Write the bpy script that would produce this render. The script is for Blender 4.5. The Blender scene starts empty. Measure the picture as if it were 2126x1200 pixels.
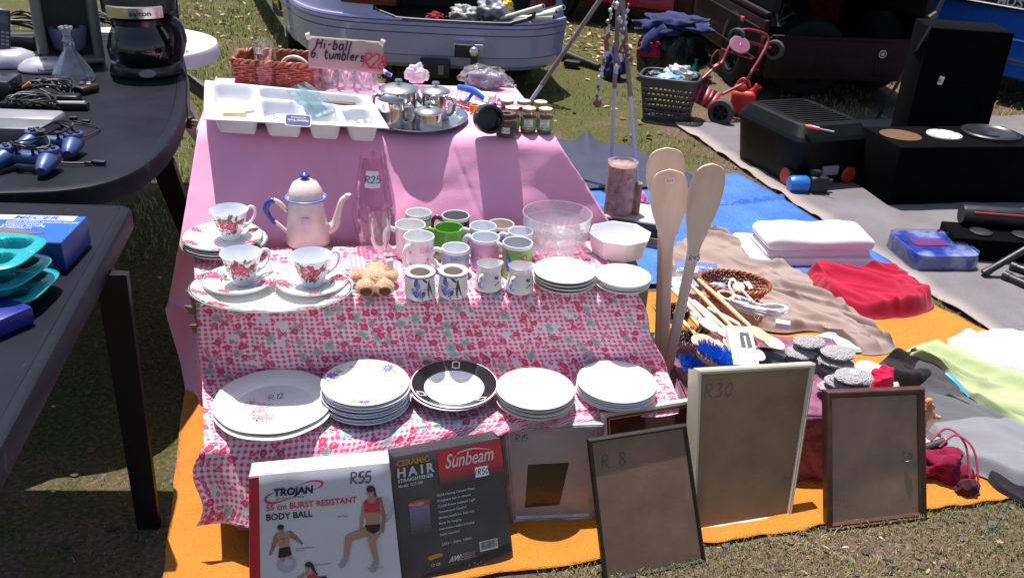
import bpy, bmesh, math, random
import numpy as np
from mathutils import Vector, Matrix, noise
random.seed(7)
R = math.radians
sc = bpy.context.scene
COL = sc.collection
FPX, CX, CY, HCAM, PITCH, ROLL = 1900.0, 1063.0, 600.0, 1.55, R(26.0), R(3.0)
_f = Vector((0, math.cos(PITCH), -math.sin(PITCH)))
_dn = Vector((0, -math.sin(PITCH), -math.cos(PITCH)))
_rt = Vector((1, 0, 0))
_cr, _sr = math.cos(ROLL), math.sin(ROLL)
cam = bpy.data.cameras.new('camera')
camo = bpy.data.objects.new('camera', cam)
COL.objects.link(camo)
_X = _rt * _cr - _dn * _sr
_Y = -(_rt * _sr + _dn * _cr)
_Z = -_f
mw = Matrix.Identity(4)
for i in range(3):
 mw[i][0], mw[i][1], mw[i][2] = _X[i], _Y[i], _Z[i]
mw[0][3], mw[1][3], mw[2][3] = 0, 0, HCAM
camo.matrix_world = mw
cam.sensor_width = 36
cam.lens = FPX / 2126 * 36
cam.clip_start = 0.05
cam.clip_end = 400
sc.camera = camo
SUN_EL, SUN_AZ = R(73.5), R(-28)       # azimuth of the sun measured from +Y towards +X
w = bpy.data.worlds.new('World')
sc.world = w
w.use_nodes = True
nt = w.node_tree
bg = nt.nodes['Background']
sky = nt.nodes.new('ShaderNodeTexSky')
sky.sky_type = 'NISHITA'
sky.sun_disc = False
sky.sun_elevation = SUN_EL
sky.sun_rotation = SUN_AZ
sky.air_density = 1.0
sky.dust_density = 2.0
nt.links.new(sky.outputs[0], bg.inputs[0])
bg.inputs[1].default_value = 0.095
sl = bpy.data.lights.new('sun', 'SUN')
sl.energy = 5.0
sl.angle = R(0.5)
sl.color = (1.0, 0.95, 0.925)
so = bpy.data.objects.new('sun', sl)
COL.objects.link(so)
_sd = Vector((math.sin(SUN_AZ) * math.cos(SUN_EL), math.cos(SUN_AZ) * math.cos(SUN_EL), math.sin(SUN_EL)))
so.rotation_euler = _sd.to_track_quat('Z', 'Y').to_euler()
so.location = _sd * 20
sc.view_settings.view_transform = 'Standard'
sc.view_settings.look = 'None'
sc.view_settings.exposure = 0.55
sc.view_settings.gamma = 1
try:
 sc.cycles.transparent_max_bounces = 24
 sc.cycles.max_bounces = 10
 sc.cycles.caustics_reflective = False
 sc.cycles.caustics_refractive = False
except Exception:
 pass
def _uv(px, py):
 dx, dy = px - CX, py - CY
 return dx * _cr + dy * _sr, -dx * _sr + dy * _cr
def ray(px, py):
 u, v = _uv(px, py)
 return _f * FPX + _rt * u + _dn * v
def P(px, py, z=0.0):
 d = ray(px, py)
 t = (z - HCAM) / d.z
 return Vector((d.x * t, d.y * t, z))
def PY(px, py, y):
 d = ray(px, py)
 t = y / d.y
 return Vector((d.x * t, y, HCAM + d.z * t))
def mpp(p):                                       # metres per photo pixel at a point
 return (p.y * math.cos(PITCH) + (HCAM - p.z) * math.sin(PITCH)) / FPX
def proj(p):
 q = Vector(p) - Vector((0, 0, HCAM))
 zc = q.dot(_f); u = q.dot(_rt) / zc * FPX; v = q.dot(_dn) / zc * FPX
 return CX + u * _cr - v * _sr, CY + u * _sr + v * _cr
_mats = {}
def _new(name):
 m = bpy.data.materials.new(name)
 m.use_nodes = True
 n = m.node_tree.nodes
 return m, m.node_tree, n['Principled BSDF']
def N(t, kind, **kw):
 n = t.nodes.new(kind)
 for k, v in kw.items():
  if k in n.inputs.keys():
   n.inputs[k].default_value = v
  else:
   setattr(n, k, v)
 return n
def mixc(t, fac, a, b, blend='MIX'):
 n = t.nodes.new('ShaderNodeMix'); n.data_type = 'RGBA'; n.blend_type = blend
 for s, v in ((0, fac), (6, a), (7, b)):
  if hasattr(v, 'links') or hasattr(v, 'is_linked'):
   t.links.new(v, n.inputs[s])
  else:
   n.inputs[s].default_value = v if s == 0 else (tuple(v) + (1,) if len(v) == 3 else v)
 return n.outputs[2]
def math_(t, op, a, b=None, c=None, clamp=False):
 n = t.nodes.new('ShaderNodeMath'); n.operation = op; n.use_clamp = clamp
 for i, v in enumerate((a, b, c)):
  if v is None: continue
  if hasattr(v, 'is_linked'): t.links.new(v, n.inputs[i])
  else: n.inputs[i].default_value = v
 return n.outputs[0]
def ramp(t, fac, stops):
 n = t.nodes.new('ShaderNodeValToRGB')
 e = n.color_ramp.elements
 while len(e) < len(stops): e.new(0.5)
 for i, (p, c) in enumerate(stops):
  e[i].position = p
  e[i].color = (c, c, c, 1) if isinstance(c, (int, float)) else tuple(c) + (1,)
 t.links.new(fac, n.inputs[0])
 return n.outputs[0]
def nz(t, scale, detail=3, rough=.55, vec=None, coord='Object'):
 if vec is None:
  vec = t.nodes.new('ShaderNodeTexCoord').outputs[coord]
 n = N(t, 'ShaderNodeTexNoise', Scale=scale, Detail=detail, Roughness=rough)
 t.links.new(vec, n.inputs['Vector'])
 return n.outputs[0]
def add_bump(t, b, h, strength=.2, dist=.002):
 n = N(t, 'ShaderNodeBump', Strength=strength, Distance=dist)
 t.links.new(h, n.inputs['Height'])
 t.links.new(n.outputs[0], b.inputs['Normal'])
def M(name, col, rough=.5, metal=0., var=.10, ns=14., bump=0., bs=180., bd=.002, coat=0., spec=.5, sheen=0., dirt=0.):
 if name in _mats: return _mats[name]
 m, t, b = _new(name)
 f = nz(t, ns, 4)
 lo = [max(0, c * (1 - var)) for c in col]; hi = [min(1, c * (1 + var)) for c in col]
 c = ramp(t, f, [(.3, lo), (.7, hi)])
 if dirt > 0:
  g = ramp(t, nz(t, ns * .4, 6, .7), [(.52, 0.), (.72, 1.)])
  c = mixc(t, math_(t, 'MULTIPLY', g, dirt), c, [x * .35 + .03 for x in col])
 t.links.new(c, b.inputs['Base Color'])
 b.inputs['Metallic'].default_value = metal
 rr = ramp(t, nz(t, ns * 1.7, 4), [(.3, max(.02, rough - .06)), (.7, min(1, rough + .08))])
 t.links.new(rr, b.inputs['Roughness'])
 b.inputs['Coat Weight'].default_value = coat
 b.inputs['Coat Roughness'].default_value = .06
 b.inputs['Specular IOR Level'].default_value = spec
 if sheen: b.inputs['Sheen Weight'].default_value = sheen
 if bump: add_bump(t, b, nz(t, bs, 3), bump, bd)
 _mats[name] = m
 return m
def glass(name, tint=(.97, .98, .98), gloss=.03, edge=.55, rough=.02, milk=.0):
 if name in _mats: return _mats[name]
 m, t, b = _new(name)
 t.nodes.remove(b)
 out = t.nodes['Material Output']
 tr = N(t, 'ShaderNodeBsdfTransparent', Color=tuple(tint) + (1,))
 gl = N(t, 'ShaderNodeBsdfGlossy', Roughness=rough)
 gl.inputs['Color'].default_value = (.95, .97, .97, 1)
 lw = N(t, 'ShaderNodeLayerWeight', Blend=.25)
 f = math_(t, 'MULTIPLY_ADD', lw.outputs['Fresnel'], edge, gloss, clamp=True)
 mx = t.nodes.new('ShaderNodeMixShader')
 t.links.new(f, mx.inputs[0]); t.links.new(tr.outputs[0], mx.inputs[1]); t.links.new(gl.outputs[0], mx.inputs[2])
 res = mx.outputs[0]
 if milk:
  df = N(t, 'ShaderNodeBsdfDiffuse', Color=(.85, .84, .86, 1))
  m2 = t.nodes.new('ShaderNodeMixShader'); m2.inputs[0].default_value = milk
  t.links.new(res, m2.inputs[1]); t.links.new(df.outputs[0], m2.inputs[2]); res = m2.outputs[0]
 t.links.new(res, out.inputs[0])
 _mats[name] = m
 return m
def film(name, col=(.85, .86, .9), alpha=.35, rough=.15):     # crinkled clear / milky plastic
 if name in _mats: return _mats[name]
 m, t, b = _new(name)
 out = t.nodes['Material Output']
 b.inputs['Base Color'].default_value = tuple(col) + (1,)
 b.inputs['Roughness'].default_value = rough
 tr = N(t, 'ShaderNodeBsdfTransparent')
 f = ramp(t, nz(t, 30, 5, .7), [(.35, max(0, alpha - .22)), (.7, min(1, alpha + .3))])
 mx = t.nodes.new('ShaderNodeMixShader')
 t.links.new(f, mx.inputs[0]); t.links.new(tr.outputs[0], mx.inputs[1]); t.links.new(b.outputs[0], mx.inputs[2])
 t.links.new(mx.outputs[0], out.inputs[0])
 add_bump(t, b, nz(t, 45, 4), .8, .006)
 _mats[name] = m
 return m
def wood(name, a, b_, scale=(3, 3, 40), rough=.6, bump=.15):
 if name in _mats: return _mats[name]
 m, t, b = _new(name)
 tc = t.nodes.new('ShaderNodeTexCoord')
 mp = t.nodes.new('ShaderNodeMapping'); mp.inputs['Scale'].default_value = scale
 t.links.new(tc.outputs['Object'], mp.inputs[0])
 f = nz(t, 1.6, 5, .6, mp.outputs[0])
 t.links.new(ramp(t, f, [(.3, a), (.7, b_)]), b.inputs['Base Color'])
 b.inputs['Roughness'].default_value = rough
 if bump: add_bump(t, b, f, bump, .002)
 _mats[name] = m
 return m
def fabric(name, col, var=.15, weave=420., bump=.25, rough=.95, ns=6., sheen=.15):
 if name in _mats: return _mats[name]
 m, t, b = _new(name)
 f = nz(t, ns, 5, .6)
 c = ramp(t, f, [(.3, [x * (1 - var) for x in col]), (.7, [min(1, x * (1 + var)) for x in col])])
 t.links.new(c, b.inputs['Base Color'])
 b.inputs['Roughness'].default_value = rough
 b.inputs['Sheen Weight'].default_value = sheen
 b.inputs['Specular IOR Level'].default_value = .15
 h = math_(t, 'ADD', nz(t, weave, 2), math_(t, 'MULTIPLY', nz(t, 22, 4), 1.5))
 add_bump(t, b, h, bump, .003)
 _mats[name] = m
 return m
def catmull(pts, n=6, closed=False):
 pts = [Vector(p) for p in pts]
 out = []
 L = len(pts)
 rng = range(L if closed else L - 1)
 for i in rng:
  if closed:
   p0, p1, p2, p3 = pts[(i - 1) % L], pts[i], pts[(i + 1) % L], pts[(i + 2) % L]
  else:
   p0 = pts[i - 1] if i > 0 else pts[i] * 2 - pts[i + 1]
   p1, p2 = pts[i], pts[i + 1]
   p3 = pts[i + 2] if i + 2 < L else pts[i + 1] * 2 - pts[i]
  for k in range(n):
   t = k / n
   out.append(.5 * ((2 * p1) + (p2 - p0) * t + (2 * p0 - 5 * p1 + 4 * p2 - p3) * t * t + (3 * p1 - p0 - 3 * p2 + p3) * t ** 3))
 if not closed: out.append(pts[-1])
 return out
def T(x=0, y=0, z=0, rx=0, ry=0, rz=0, s=1.0):
 m = Matrix.Translation((x, y, z)) @ Matrix.Rotation(R(rz), 4, 'Z') @ Matrix.Rotation(R(ry), 4, 'Y') @ Matrix.Rotation(R(rx), 4, 'X')
 if isinstance(s, (tuple, list)):
  return m @ Matrix.Diagonal((s[0], s[1], s[2], 1))
 return m @ Matrix.Scale(s, 4) if s != 1.0 else m
def frame_m(o, x, y):                              # matrix with origin o, local x and y axes, z = x cross y
 x = Vector(x).normalized(); y = Vector(y); y = (y - x * y.dot(x)).normalized(); z = x.cross(y)
 m = Matrix.Identity(4)
 for i in range(3):
  m[i][0], m[i][1], m[i][2], m[i][3] = x[i], y[i], z[i], o[i]
 return m
_txt = {}
def text_geo(s, bold=0., shear=0.):
 k = (s, bold, shear)
 if k not in _txt:
  cu = bpy.data.curves.new('t', 'FONT'); cu.body = s; cu.size = 1; cu.offset = bold; cu.shear = shear
  cu.resolution_u = 3
  o = bpy.data.objects.new('t', cu); COL.objects.link(o)
  bpy.context.view_layer.update()
  me = bpy.data.meshes.new_from_object(o.evaluated_get(bpy.context.evaluated_depsgraph_get()))
  vs = [tuple(v.co) for v in me.vertices]; fs = [tuple(p.vertices) for p in me.polygons]
  bpy.data.objects.remove(o); bpy.data.curves.remove(cu); bpy.data.meshes.remove(me)
  _txt[k] = (vs, fs)
 return _txt[k]
HW = {
 'R': [[(.02, 0), (.06, 1)], [(0, .97), (.3, 1), (.5, .82), (.42, .6), (.08, .5)], [(.12, .5), (.55, 0)]],
 '0': [[(.25, 1), (.04, .6), (.1, .1), (.3, 0), (.5, .4), (.42, .9), (.25, 1)]],
 '1': [[(.3, 1), (.2, 0)]],
 '2': [[(0, .8), (.15, 1), (.4, .95), (.44, .72), (.3, .4), (0, 0)], [(0, 0), (.5, .03)]],
 '3': [[(.02, .9), (.25, 1), (.45, .8), (.18, .55), (.45, .32), (.3, .02), (0, .08)]],
 '4': [[(.3, 1), (.02, .38), (.55, .4)], [(.42, .75), (.36, 0)]],
 '5': [[(.5, 1), (.12, .97)], [(.12, .97), (.07, .58), (.35, .6), (.5, .35), (.3, .02), (0, .08)]],
 '6': [[(.4, 1), (.12, .65), (.02, .25), (.2, 0), (.45, .2), (.35, .48), (.05, .35)]],
 '7': [[(0, 1), (.5, .97)], [(.5, .97), (.2, 0)], [(.1, .5), (.42, .52)]],
 '8': [[(.25, .55), (.05, .75), (.25, 1), (.45, .78), (.25, .55), (.02, .25), (.25, 0), (.5, .25), (.25, .55)]],
 'H': [[(.02, 0), (.08, 1)], [(.5, 0), (.56, 1)], [(.05, .5), (.54, .55)]],
 'i': [[(.08, 0), (.12, .58)], [(.13, .8), (.16, .86)]],
 '-': [[(.05, .45), (.35, .47)]],
 'b': [[(.05, 0), (.1, 1)], [(.06, .4), (.3, .6), (.45, .35), (.3, .02), (.05, .05)]],
 'a': [[(.4, .55), (.15, .58), (.02, .25), (.15, 0), (.4, .3)], [(.42, .6), (.45, 0)]],
 'l': [[(.05, 0), (.1, 1)]],
 '.': [[(.05, 0), (.09, .05)]],
 't': [[(.18, .95), (.15, .2), (.3, 0), (.4, .1)], [(0, .62), (.4, .64)]],
 'u': [[(.03, .58), (.06, .1), (.25, .02), (.4, .3)], [(.42, .6), (.46, 0)]],
 'm': [[(.03, 0), (.06, .6)], [(.06, .4), (.2, .6), (.28, .4), (.28, 0)], [(.28, .4), (.42, .6), (.52, .4), (.54, 0)]],
 'e': [[(.03, .3), (.4, .34), (.28, .6), (.05, .4), (.1, .05), (.4, .08)]],
 'r': [[(.04, 0), (.08, .6)], [(.08, .38), (.2, .58), (.36, .55)]],
 's': [[(.36, .55), (.12, .58), (.08, .38), (.32, .25), (.3, .02), (.02, .05)]],
 '/': [[(0, 0), (.2, 1)]],
 ' ': [],
}
class MB:
 def __init__(s):
  s.v = []; s.f = []; s.m = []; s.uv = []
 def add(s, vs, fs, mat=0, Mx=None, uvs=None):
  o = len(s.v)
  if Mx is not None:
   vs = [Mx @ Vector(p) for p in vs]
  s.v.extend([tuple(p) for p in vs])
  for i, f in enumerate(fs):
   s.f.append(tuple(j + o for j in f))
   s.m.append(mat[i] if isinstance(mat, (list, tuple)) else mat)
   s.uv.append(uvs[i] if uvs else None)
  return s
 def box(s, sx, sy, sz, mat=0, Mx=None, bev=0.0, seg=2, base=True):
  """box centred in x,y; z from 0 when base"""
  z0, z1 = (0, sz) if base else (-sz / 2, sz / 2)
  if bev <= 0:
   x, y = sx / 2, sy / 2
   vs = [(-x, -y, z0), (x, -y, z0), (x, y, z0), (-x, y, z0), (-x, -y, z1), (x, -y, z1), (x, y, z1), (-x, y, z1)]
   return s.add(vs, [(3, 2, 1, 0), (4, 5, 6, 7), (0, 1, 5, 4), (1, 2, 6, 5), (2, 3, 7, 6), (3, 0, 4, 7)], mat, Mx)
  bm = bmesh.new()
  bmesh.ops.create_cube(bm, size=1)
  for v in bm.verts:
   v.co.x *= sx; v.co.y *= sy; v.co.z = v.co.z * sz + (z0 + z1) / 2
  bmesh.ops.bevel(bm, geom=list(bm.edges), offset=min(bev, .49 * min(sx, sy, sz)), segments=seg, affect='EDGES', profile=.5)
  bm.verts.index_update()
  vs = [v.co.copy() for v in bm.verts]; fs = [[v.index for v in f.verts] for f in bm.faces]
  bm.free()
  return s.add(vs, fs, mat, Mx)
 def lathe(s, prof, seg=40, mat=0, Mx=None, sx=1., sy=1., wob=None, a0=0., a1=360., mats=None):
  full = abs(a1 - a0 - 360) < 1e-6
  n = seg if full else seg + 1
  vs = []; fs = []; ms = []; ring = []
  for k, (r, z) in enumerate(prof):
   if r <= 1e-7:
    ring.append([len(vs)]); vs.append((0, 0, z)); continue
   ids = []
   for i in range(n):
    a = R(a0) + R(a1 - a0) * i / seg
    rr = r * (wob(a, r, z) if wob else 1)
    ids.append(len(vs)); vs.append((rr * math.cos(a) * sx, rr * math.sin(a) * sy, z))
   ring.append(ids)
  for k in range(len(prof) - 1):
   A, B = ring[k], ring[k + 1]
   mm = mats[k] if mats else mat
   for i in range(seg):
    j = (i + 1) % n
    if len(A) == 1 and len(B) == 1: break
    if len(A) == 1: fs.append((A[0], B[j], B[i]))
    elif len(B) == 1: fs.append((A[i], A[j], B[0]))
    else: fs.append((A[i], A[j], B[j], B[i]))
    ms.append(mm)
  return s.add(vs, fs, ms, Mx)
 def tube(s, pts, r, seg=8, mat=0, Mx=None, closed=False, smooth=0, flat=1.0):
  if smooth:
   nP = len(pts)
   if isinstance(r, (list, tuple)):
    r4 = catmull([(q, 0, 0) for q in r], smooth, closed); r = [max(1e-4, q.x) for q in r4]
   pts = catmull(pts, smooth, closed)
  pts = [Vector(p) for p in pts]
  L = len(pts)
  if not isinstance(r, (list, tuple)): r = [r] * L
  tans = []
  for i in range(L):
   a = pts[(i - 1) % L] if (closed or i > 0) else pts[i]
   b = pts[(i + 1) % L] if (closed or i < L - 1) else pts[i]
   d = b - a
   tans.append(d.normalized() if d.length > 1e-9 else Vector((0, 0, 1)))
  up = Vector((0, 0, 1)) if abs(tans[0].z) < .9 else Vector((1, 0, 0))
  nx = (up - tans[0] * up.dot(tans[0])).normalized()
  vs = []; fs = []
  for i in range(L):
   nx = nx - tans[i] * nx.dot(tans[i])
   nx = nx.normalized() if nx.length > 1e-6 else tans[i].orthogonal().normalized()
   ny = tans[i].cross(nx)
   for k in range(seg):
    a = 2 * math.pi * k / seg
    vs.append(pts[i] + nx * math.cos(a) * r[i] * flat + ny * math.sin(a) * r[i])
  for i in range(L if closed else L - 1):
   j = (i + 1) % L
   for k in range(seg):
    q = (k + 1) % seg
    fs.append((i * seg + k, i * seg + q, j * seg + q, j * seg + k))
  if not closed:
   fs.append(tuple(range(seg))[::-1]); fs.append(tuple((L - 1) * seg + k for k in range(seg)))
  return s.add(vs, fs, mat, Mx)
 def grid(s, fn, nu, nv, mat=0, uvfn=None, Mx=None, keep=None):
  vs = [fn(i / nu, j / nv) for j in range(nv + 1) for i in range(nu + 1)]
  fs = []; us = []
  for j in range(nv):
   for i in range(nu):
    if keep and not keep((i + .5) / nu, (j + .5) / nv): continue
    a = j * (nu + 1) + i
    fs.append((a, a + 1, a + nu + 2, a + nu + 1))
    if uvfn:
     us.append([uvfn(i / nu, j / nv), uvfn((i + 1) / nu, j / nv), uvfn((i + 1) / nu, (j + 1) / nv), uvfn(i / nu, (j + 1) / nv)])
  return s.add(vs, fs, mat, Mx, us if uvfn else None)
 def poly(s, pts, mat=0, Mx=None):
  return s.add([p if len(p) == 3 else (p[0], p[1], 0) for p in pts], [tuple(range(len(pts)))], mat, Mx)
 def prism(s, pts, z0, z1, mat=0, Mx=None):
  n = len(pts)
  vs = [(p[0], p[1], z0) for p in pts] + [(p[0], p[1], z1) for p in pts]
  fs = [tuple(range(n))[::-1], tuple(range(n, 2 * n))] + [(i, (i + 1) % n, (i + 1) % n + n, i + n) for i in range(n)]
  return s.add(vs, fs, mat, Mx)
 def blob(s, c, rad, sub=3, amp=0., freq=3., mat=0, Mx=None, seed=0.):
  bm = bmesh.new()
  bmesh.ops.create_icosphere(bm, subdivisions=sub, radius=1)
  bm.verts.index_update()
  vs = []
  for v in bm.verts:
   k = 1 + amp * noise.noise(v.co * freq + Vector((seed, seed * 1.7, 0)))
   vs.append((c[0] + v.co.x * rad[0] * k, c[1] + v.co.y * rad[1] * k, c[2] + v.co.z * rad[2] * k))
  fs = [[v.index for v in f.verts] for f in bm.faces]
  bm.free()
  return s.add(vs, fs, mat, Mx)
 def text(s, st, size, mat=0, Mx=None, x=0, y=0, z=0.0, bold=0., shear=0., align='l', sx=1., fn=None):
  vs, fs = text_geo(st, bold, shear)
  if not vs: return s
  x0 = min(p[0] for p in vs); x1 = max(p[0] for p in vs)
  off = {'l': -x0, 'c': -(x0 + x1) / 2, 'r': -x1}[align]
  vv = [((p[0] + off) * size * sx + x, p[1] * size + y, z) for p in vs]
  if fn: vv = [fn(*p) for p in vv]
  return s.add(vv, fs, mat, Mx)
 def hand(s, st, size, mat=0, Mx=None, x=0, y=0, z=0., wd=.1, slant=.08, fn=None, jit=.03, sp=.2):
  cx = 0.
  rr = random.Random(hash(st) % 99 if False else sum(ord(c) for c in st))
  for ch in st:
   strokes = HW.get(ch, [])
   wmax = .3
   for stx in strokes:
    wmax = max([wmax] + [p[0] for p in stx]) if ch not in 'il.1' else .16
   for stx in strokes:
    pts = [Vector((p[0] + rr.uniform(-jit, jit), p[1] + rr.uniform(-jit, jit), 0)) for p in stx]
    if len(pts) > 2: pts = catmull(pts, 5)
    vs = []
    for i, p in enumerate(pts):
     d = (pts[min(i + 1, len(pts) - 1)] - pts[max(i - 1, 0)])
     d = d.normalized() if d.length > 1e-6 else Vector((1, 0, 0))
     nn = Vector((-d.y, d.x, 0)) * wd / 2
     for q in (p + nn, p - nn):
      X = (cx + q.x + slant * q.y) * size + x; Y = q.y * size + y
      vs.append(fn(X, Y, z) if fn else (X, Y, z))
    s.add(vs, [(2 * i, 2 * i + 1, 2 * i + 3, 2 * i + 2) for i in range(len(pts) - 1)], mat, Mx)
   cx += (wmax if strokes else .3) + sp
  return s
 def shapes(s, lst, fn, Mx=None):
  """lst of (points2d, mat, layer) pressed on a surface by fn(x, y, lift)"""
  for pts, mat, lay in lst:
   s.add([fn(p[0], p[1], .0003 + .00018 * lay) for p in pts], [tuple(range(len(pts)))], mat, Mx)
  return s
 def build(s, name, mats, parent=None, loc=None, rot=None, ang=38, solid=0., off=-1., subd=0):
  me = bpy.data.meshes.new(name)
  me.from_pydata(s.v, [], s.f)
  if not isinstance(mats, (list, tuple)): mats = [mats]
  for m in mats: me.materials.append(m)
  n = len(s.f)
  if n and len(mats) > 1: me.polygons.foreach_set('material_index', np.array(s.m, dtype=np.int32))
  me.polygons.foreach_set('use_smooth', np.ones(n, dtype=bool))
  if any(u is not None for u in s.uv):
   ul = me.uv_layers.new(name='UVMap')
   flat = []
   for u, f in zip(s.uv, s.f):
    if u is None: u = [(0, 0)] * len(f)
    for a in u: flat.extend(a)
   ul.data.foreach_set('uv', np.array(flat, dtype=np.float32))
  me.validate()
  me.update()
  me.set_sharp_from_angle(angle=R(ang))
  o = bpy.data.objects.new(name, me)
  COL.objects.link(o)
  if parent: o.parent = parent
  if loc is not None: o.location = loc
  if rot is not None: o.rotation_euler = rot
  if solid:
   md = o.modifiers.new('thick', 'SOLIDIFY'); md.thickness = solid; md.offset = off
  if subd:
   md = o.modifiers.new('sub', 'SUBSURF'); md.levels = subd; md.render_levels = subd
  return o
def tag(o, label, cat, group=None, kind=None):
 if label: o['label'] = label
 if cat: o['category'] = cat
 if group: o['group'] = group
 if kind: o['kind'] = kind
 return o
def thing(name, label, cat, loc=(0, 0, 0), rz=0., group=None, rot=None):
 o = bpy.data.objects.new(name, None)
 COL.objects.link(o)
 o.location = loc
 o.rotation_euler = rot if rot is not None else (0, 0, rz)
 o.empty_display_size = .05
 return tag(o, label, cat, group)
def copy_tree(o, parent=None):
 c = o.copy()
 COL.objects.link(c)
 c.parent = parent
 for ch in list(o.children):
  copy_tree(ch, c)
 return c
def lerp(a, b, t): return a + (b - a) * t
def ell(cx, cy, a, b, rot=0., n=10, wob=0., k=0):
 o = []
 for i in range(n):
  t = 2 * math.pi * i / n
  q = 1 + wob * math.sin(k * t + cx * 500)
  x, y = a * q * math.cos(t), b * q * math.sin(t)
  o.append((cx + x * math.cos(rot) - y * math.sin(rot), cy + x * math.sin(rot) + y * math.cos(rot)))
 return o
def rose(cx, cy, s, rr, d=0, p=1, l=2, g=3):
 """a printed rose spray: leaves g, dark petals d, pink petals p, pale streaks l (material indices)"""
 o = []
 for i in range(15):
  a = rr.uniform(0, 6.28); q = s * rr.uniform(.85, 1.5)
  o.append((ell(cx + q * math.cos(a) * 1.1, cy + q * math.sin(a) * .8, s * .36, s * .14, a + rr.uniform(-.6, .6), 6), g, 0))
 for i in range(2):
  a = rr.uniform(0, 6.28); q = s * 1.25
  o.append((ell(cx + q * math.cos(a), cy + q * math.sin(a) * .7, s * .26, s * .22, a, 7), d, 1))
 for (ox, oy, rs) in ((-.45, .1, .72), (.42, -.12, .62), (.05, .5, .42)):
  X, Y = cx + ox * s, cy + oy * s
  o.append((ell(X, Y, s * rs, s * rs * .85, rr.uniform(0, 3), 14, .12, 5), d, 1))
  a0 = rr.uniform(0, 6.28)
  for k in range(4):
   a = a0 + k * 1.5
   o.append((ell(X + s * rs * .45 * math.cos(a), Y + s * rs * .4 * math.sin(a), s * rs * .46, s * rs * .26, a + 1.4, 9, .08, 3), p if k != 2 else d, 2))
  a = a0 + 3.4
  o.append((ell(X + s * rs * .5 * math.cos(a), Y + s * rs * .42 * math.sin(a), s * rs * .36, s * rs * .12, a + 1.5, 7), l, 3))
  o.append((ell(X + s * rs * .1, Y, s * rs * .3, s * rs * .12, a0, 7), l if ox < 0 else p, 4))
 return o
def prof_z(prof):
 """height of the upper skin of a plate profile at radius r"""
 pts = sorted(prof)
 def z(r):
  if r <= pts[0][0]: return pts[0][1]
  for (r0, z0), (r1, z1) in zip(pts, pts[1:]):
   if r <= r1: return lerp(z0, z1, (r - r0) / max(1e-9, r1 - r0))
  return pts[-1][1]
 return z
ink_blue = M('ink_blue', (.03, .05, .30), .6)
ink_black = M('ink_black', (.015, .015, .02), .6)
ink_red = M('ink_red', (.62, .03, .06), .6)
paper = M('paper', (.78, .77, .78), .7, var=.04)
# ================================================================ ground
def gpoly(pxs, z=0): return [P(a, b, z) for a, b in pxs]
m, t, b = _new('ground_mat')
tcg = t.nodes.new('ShaderNodeTexCoord').outputs['Object']
big = nz(t, 1.1, 5, .6, tcg); mid = nz(t, 6, 5, .65, tcg); fine = nz(t, 70, 4, .7, tcg); fib = nz(t, 260, 3, .7, tcg)
soil = ramp(t, fine, [(.25, (.065, .043, .032)), (.55, (.21, .145, .105)), (.8, (.38, .285, .21))])
gras = ramp(t, fine, [(.25, (.03, .035, .012)), (.55, (.12, .12, .04)), (.8, (.30, .26, .12))])
k = math_(t, 'ADD', math_(t, 'MULTIPLY', big, .6), math_(t, 'MULTIPLY', mid, .5))
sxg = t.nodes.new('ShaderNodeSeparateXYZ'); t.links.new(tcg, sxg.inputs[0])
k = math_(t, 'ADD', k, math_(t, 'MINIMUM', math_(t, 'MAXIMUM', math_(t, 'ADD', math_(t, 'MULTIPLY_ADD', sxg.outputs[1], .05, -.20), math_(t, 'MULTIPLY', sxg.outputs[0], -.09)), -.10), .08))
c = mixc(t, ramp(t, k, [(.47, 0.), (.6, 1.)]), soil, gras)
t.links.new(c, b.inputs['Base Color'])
b.inputs['Roughness'].default_value = .95
b.inputs['Specular IOR Level'].default_value = .1
add_bump(t, b, math_(t, 'ADD', fine, fib), .9, .012)
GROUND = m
g = MB()
g.grid(lambda u, v: ((u - .5) * 160, -20 + v * 140, 0), 40, 40)
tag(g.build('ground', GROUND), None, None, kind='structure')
def meet(a, b_, c_, d_):
 a, b_, c_, d_ = [Vector((q.x, q.y)) for q in (a, b_, c_, d_)]
 r, s_ = b_ - a, d_ - c_
 k = ((c_ - a).x * s_.y - (c_ - a).y * s_.x) / (r.x * s_.y - r.y * s_.x)
 q = a + r * k
 return Vector((q.x, q.y, 0))
fa, fb = P(1050, 1196), P(2115, 1036)
la, lb = P(385, 830), P(340, 1195)
ra, rb = P(1945, 640), P(2062, 700)
OR = [meet(fa, fb, la, lb), meet(fa, fb, ra, rb), ra + (ra - rb) * 1.3, la + (la - lb) * .55]
BL = gpoly([(1250, 600), (1912, 588), (1532, 366), (1190, 398)])
NV = gpoly([(1170, 405), (1478, 397), (1300, 312), (1130, 300)])
ca, cb = P(1400, 262), P(2126, 742)
CA = [cb + (cb - ca) * .25, P(3100, 640), P(2420, 236), ca]
def in_quad(q, x, y):
 s = 0
 for i in range(4):
  a, b_ = q[i], q[(i + 1) % 4]
  s += 1 if (b_.x - a.x) * (y - a.y) - (b_.y - a.y) * (x - a.x) > 0 else -1
 return abs(s) == 4
def bil(q, u, v):
 return (q[0] * (1 - u) + q[1] * u) * (1 - v) + (q[3] * (1 - u) + q[2] * u) * v
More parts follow.
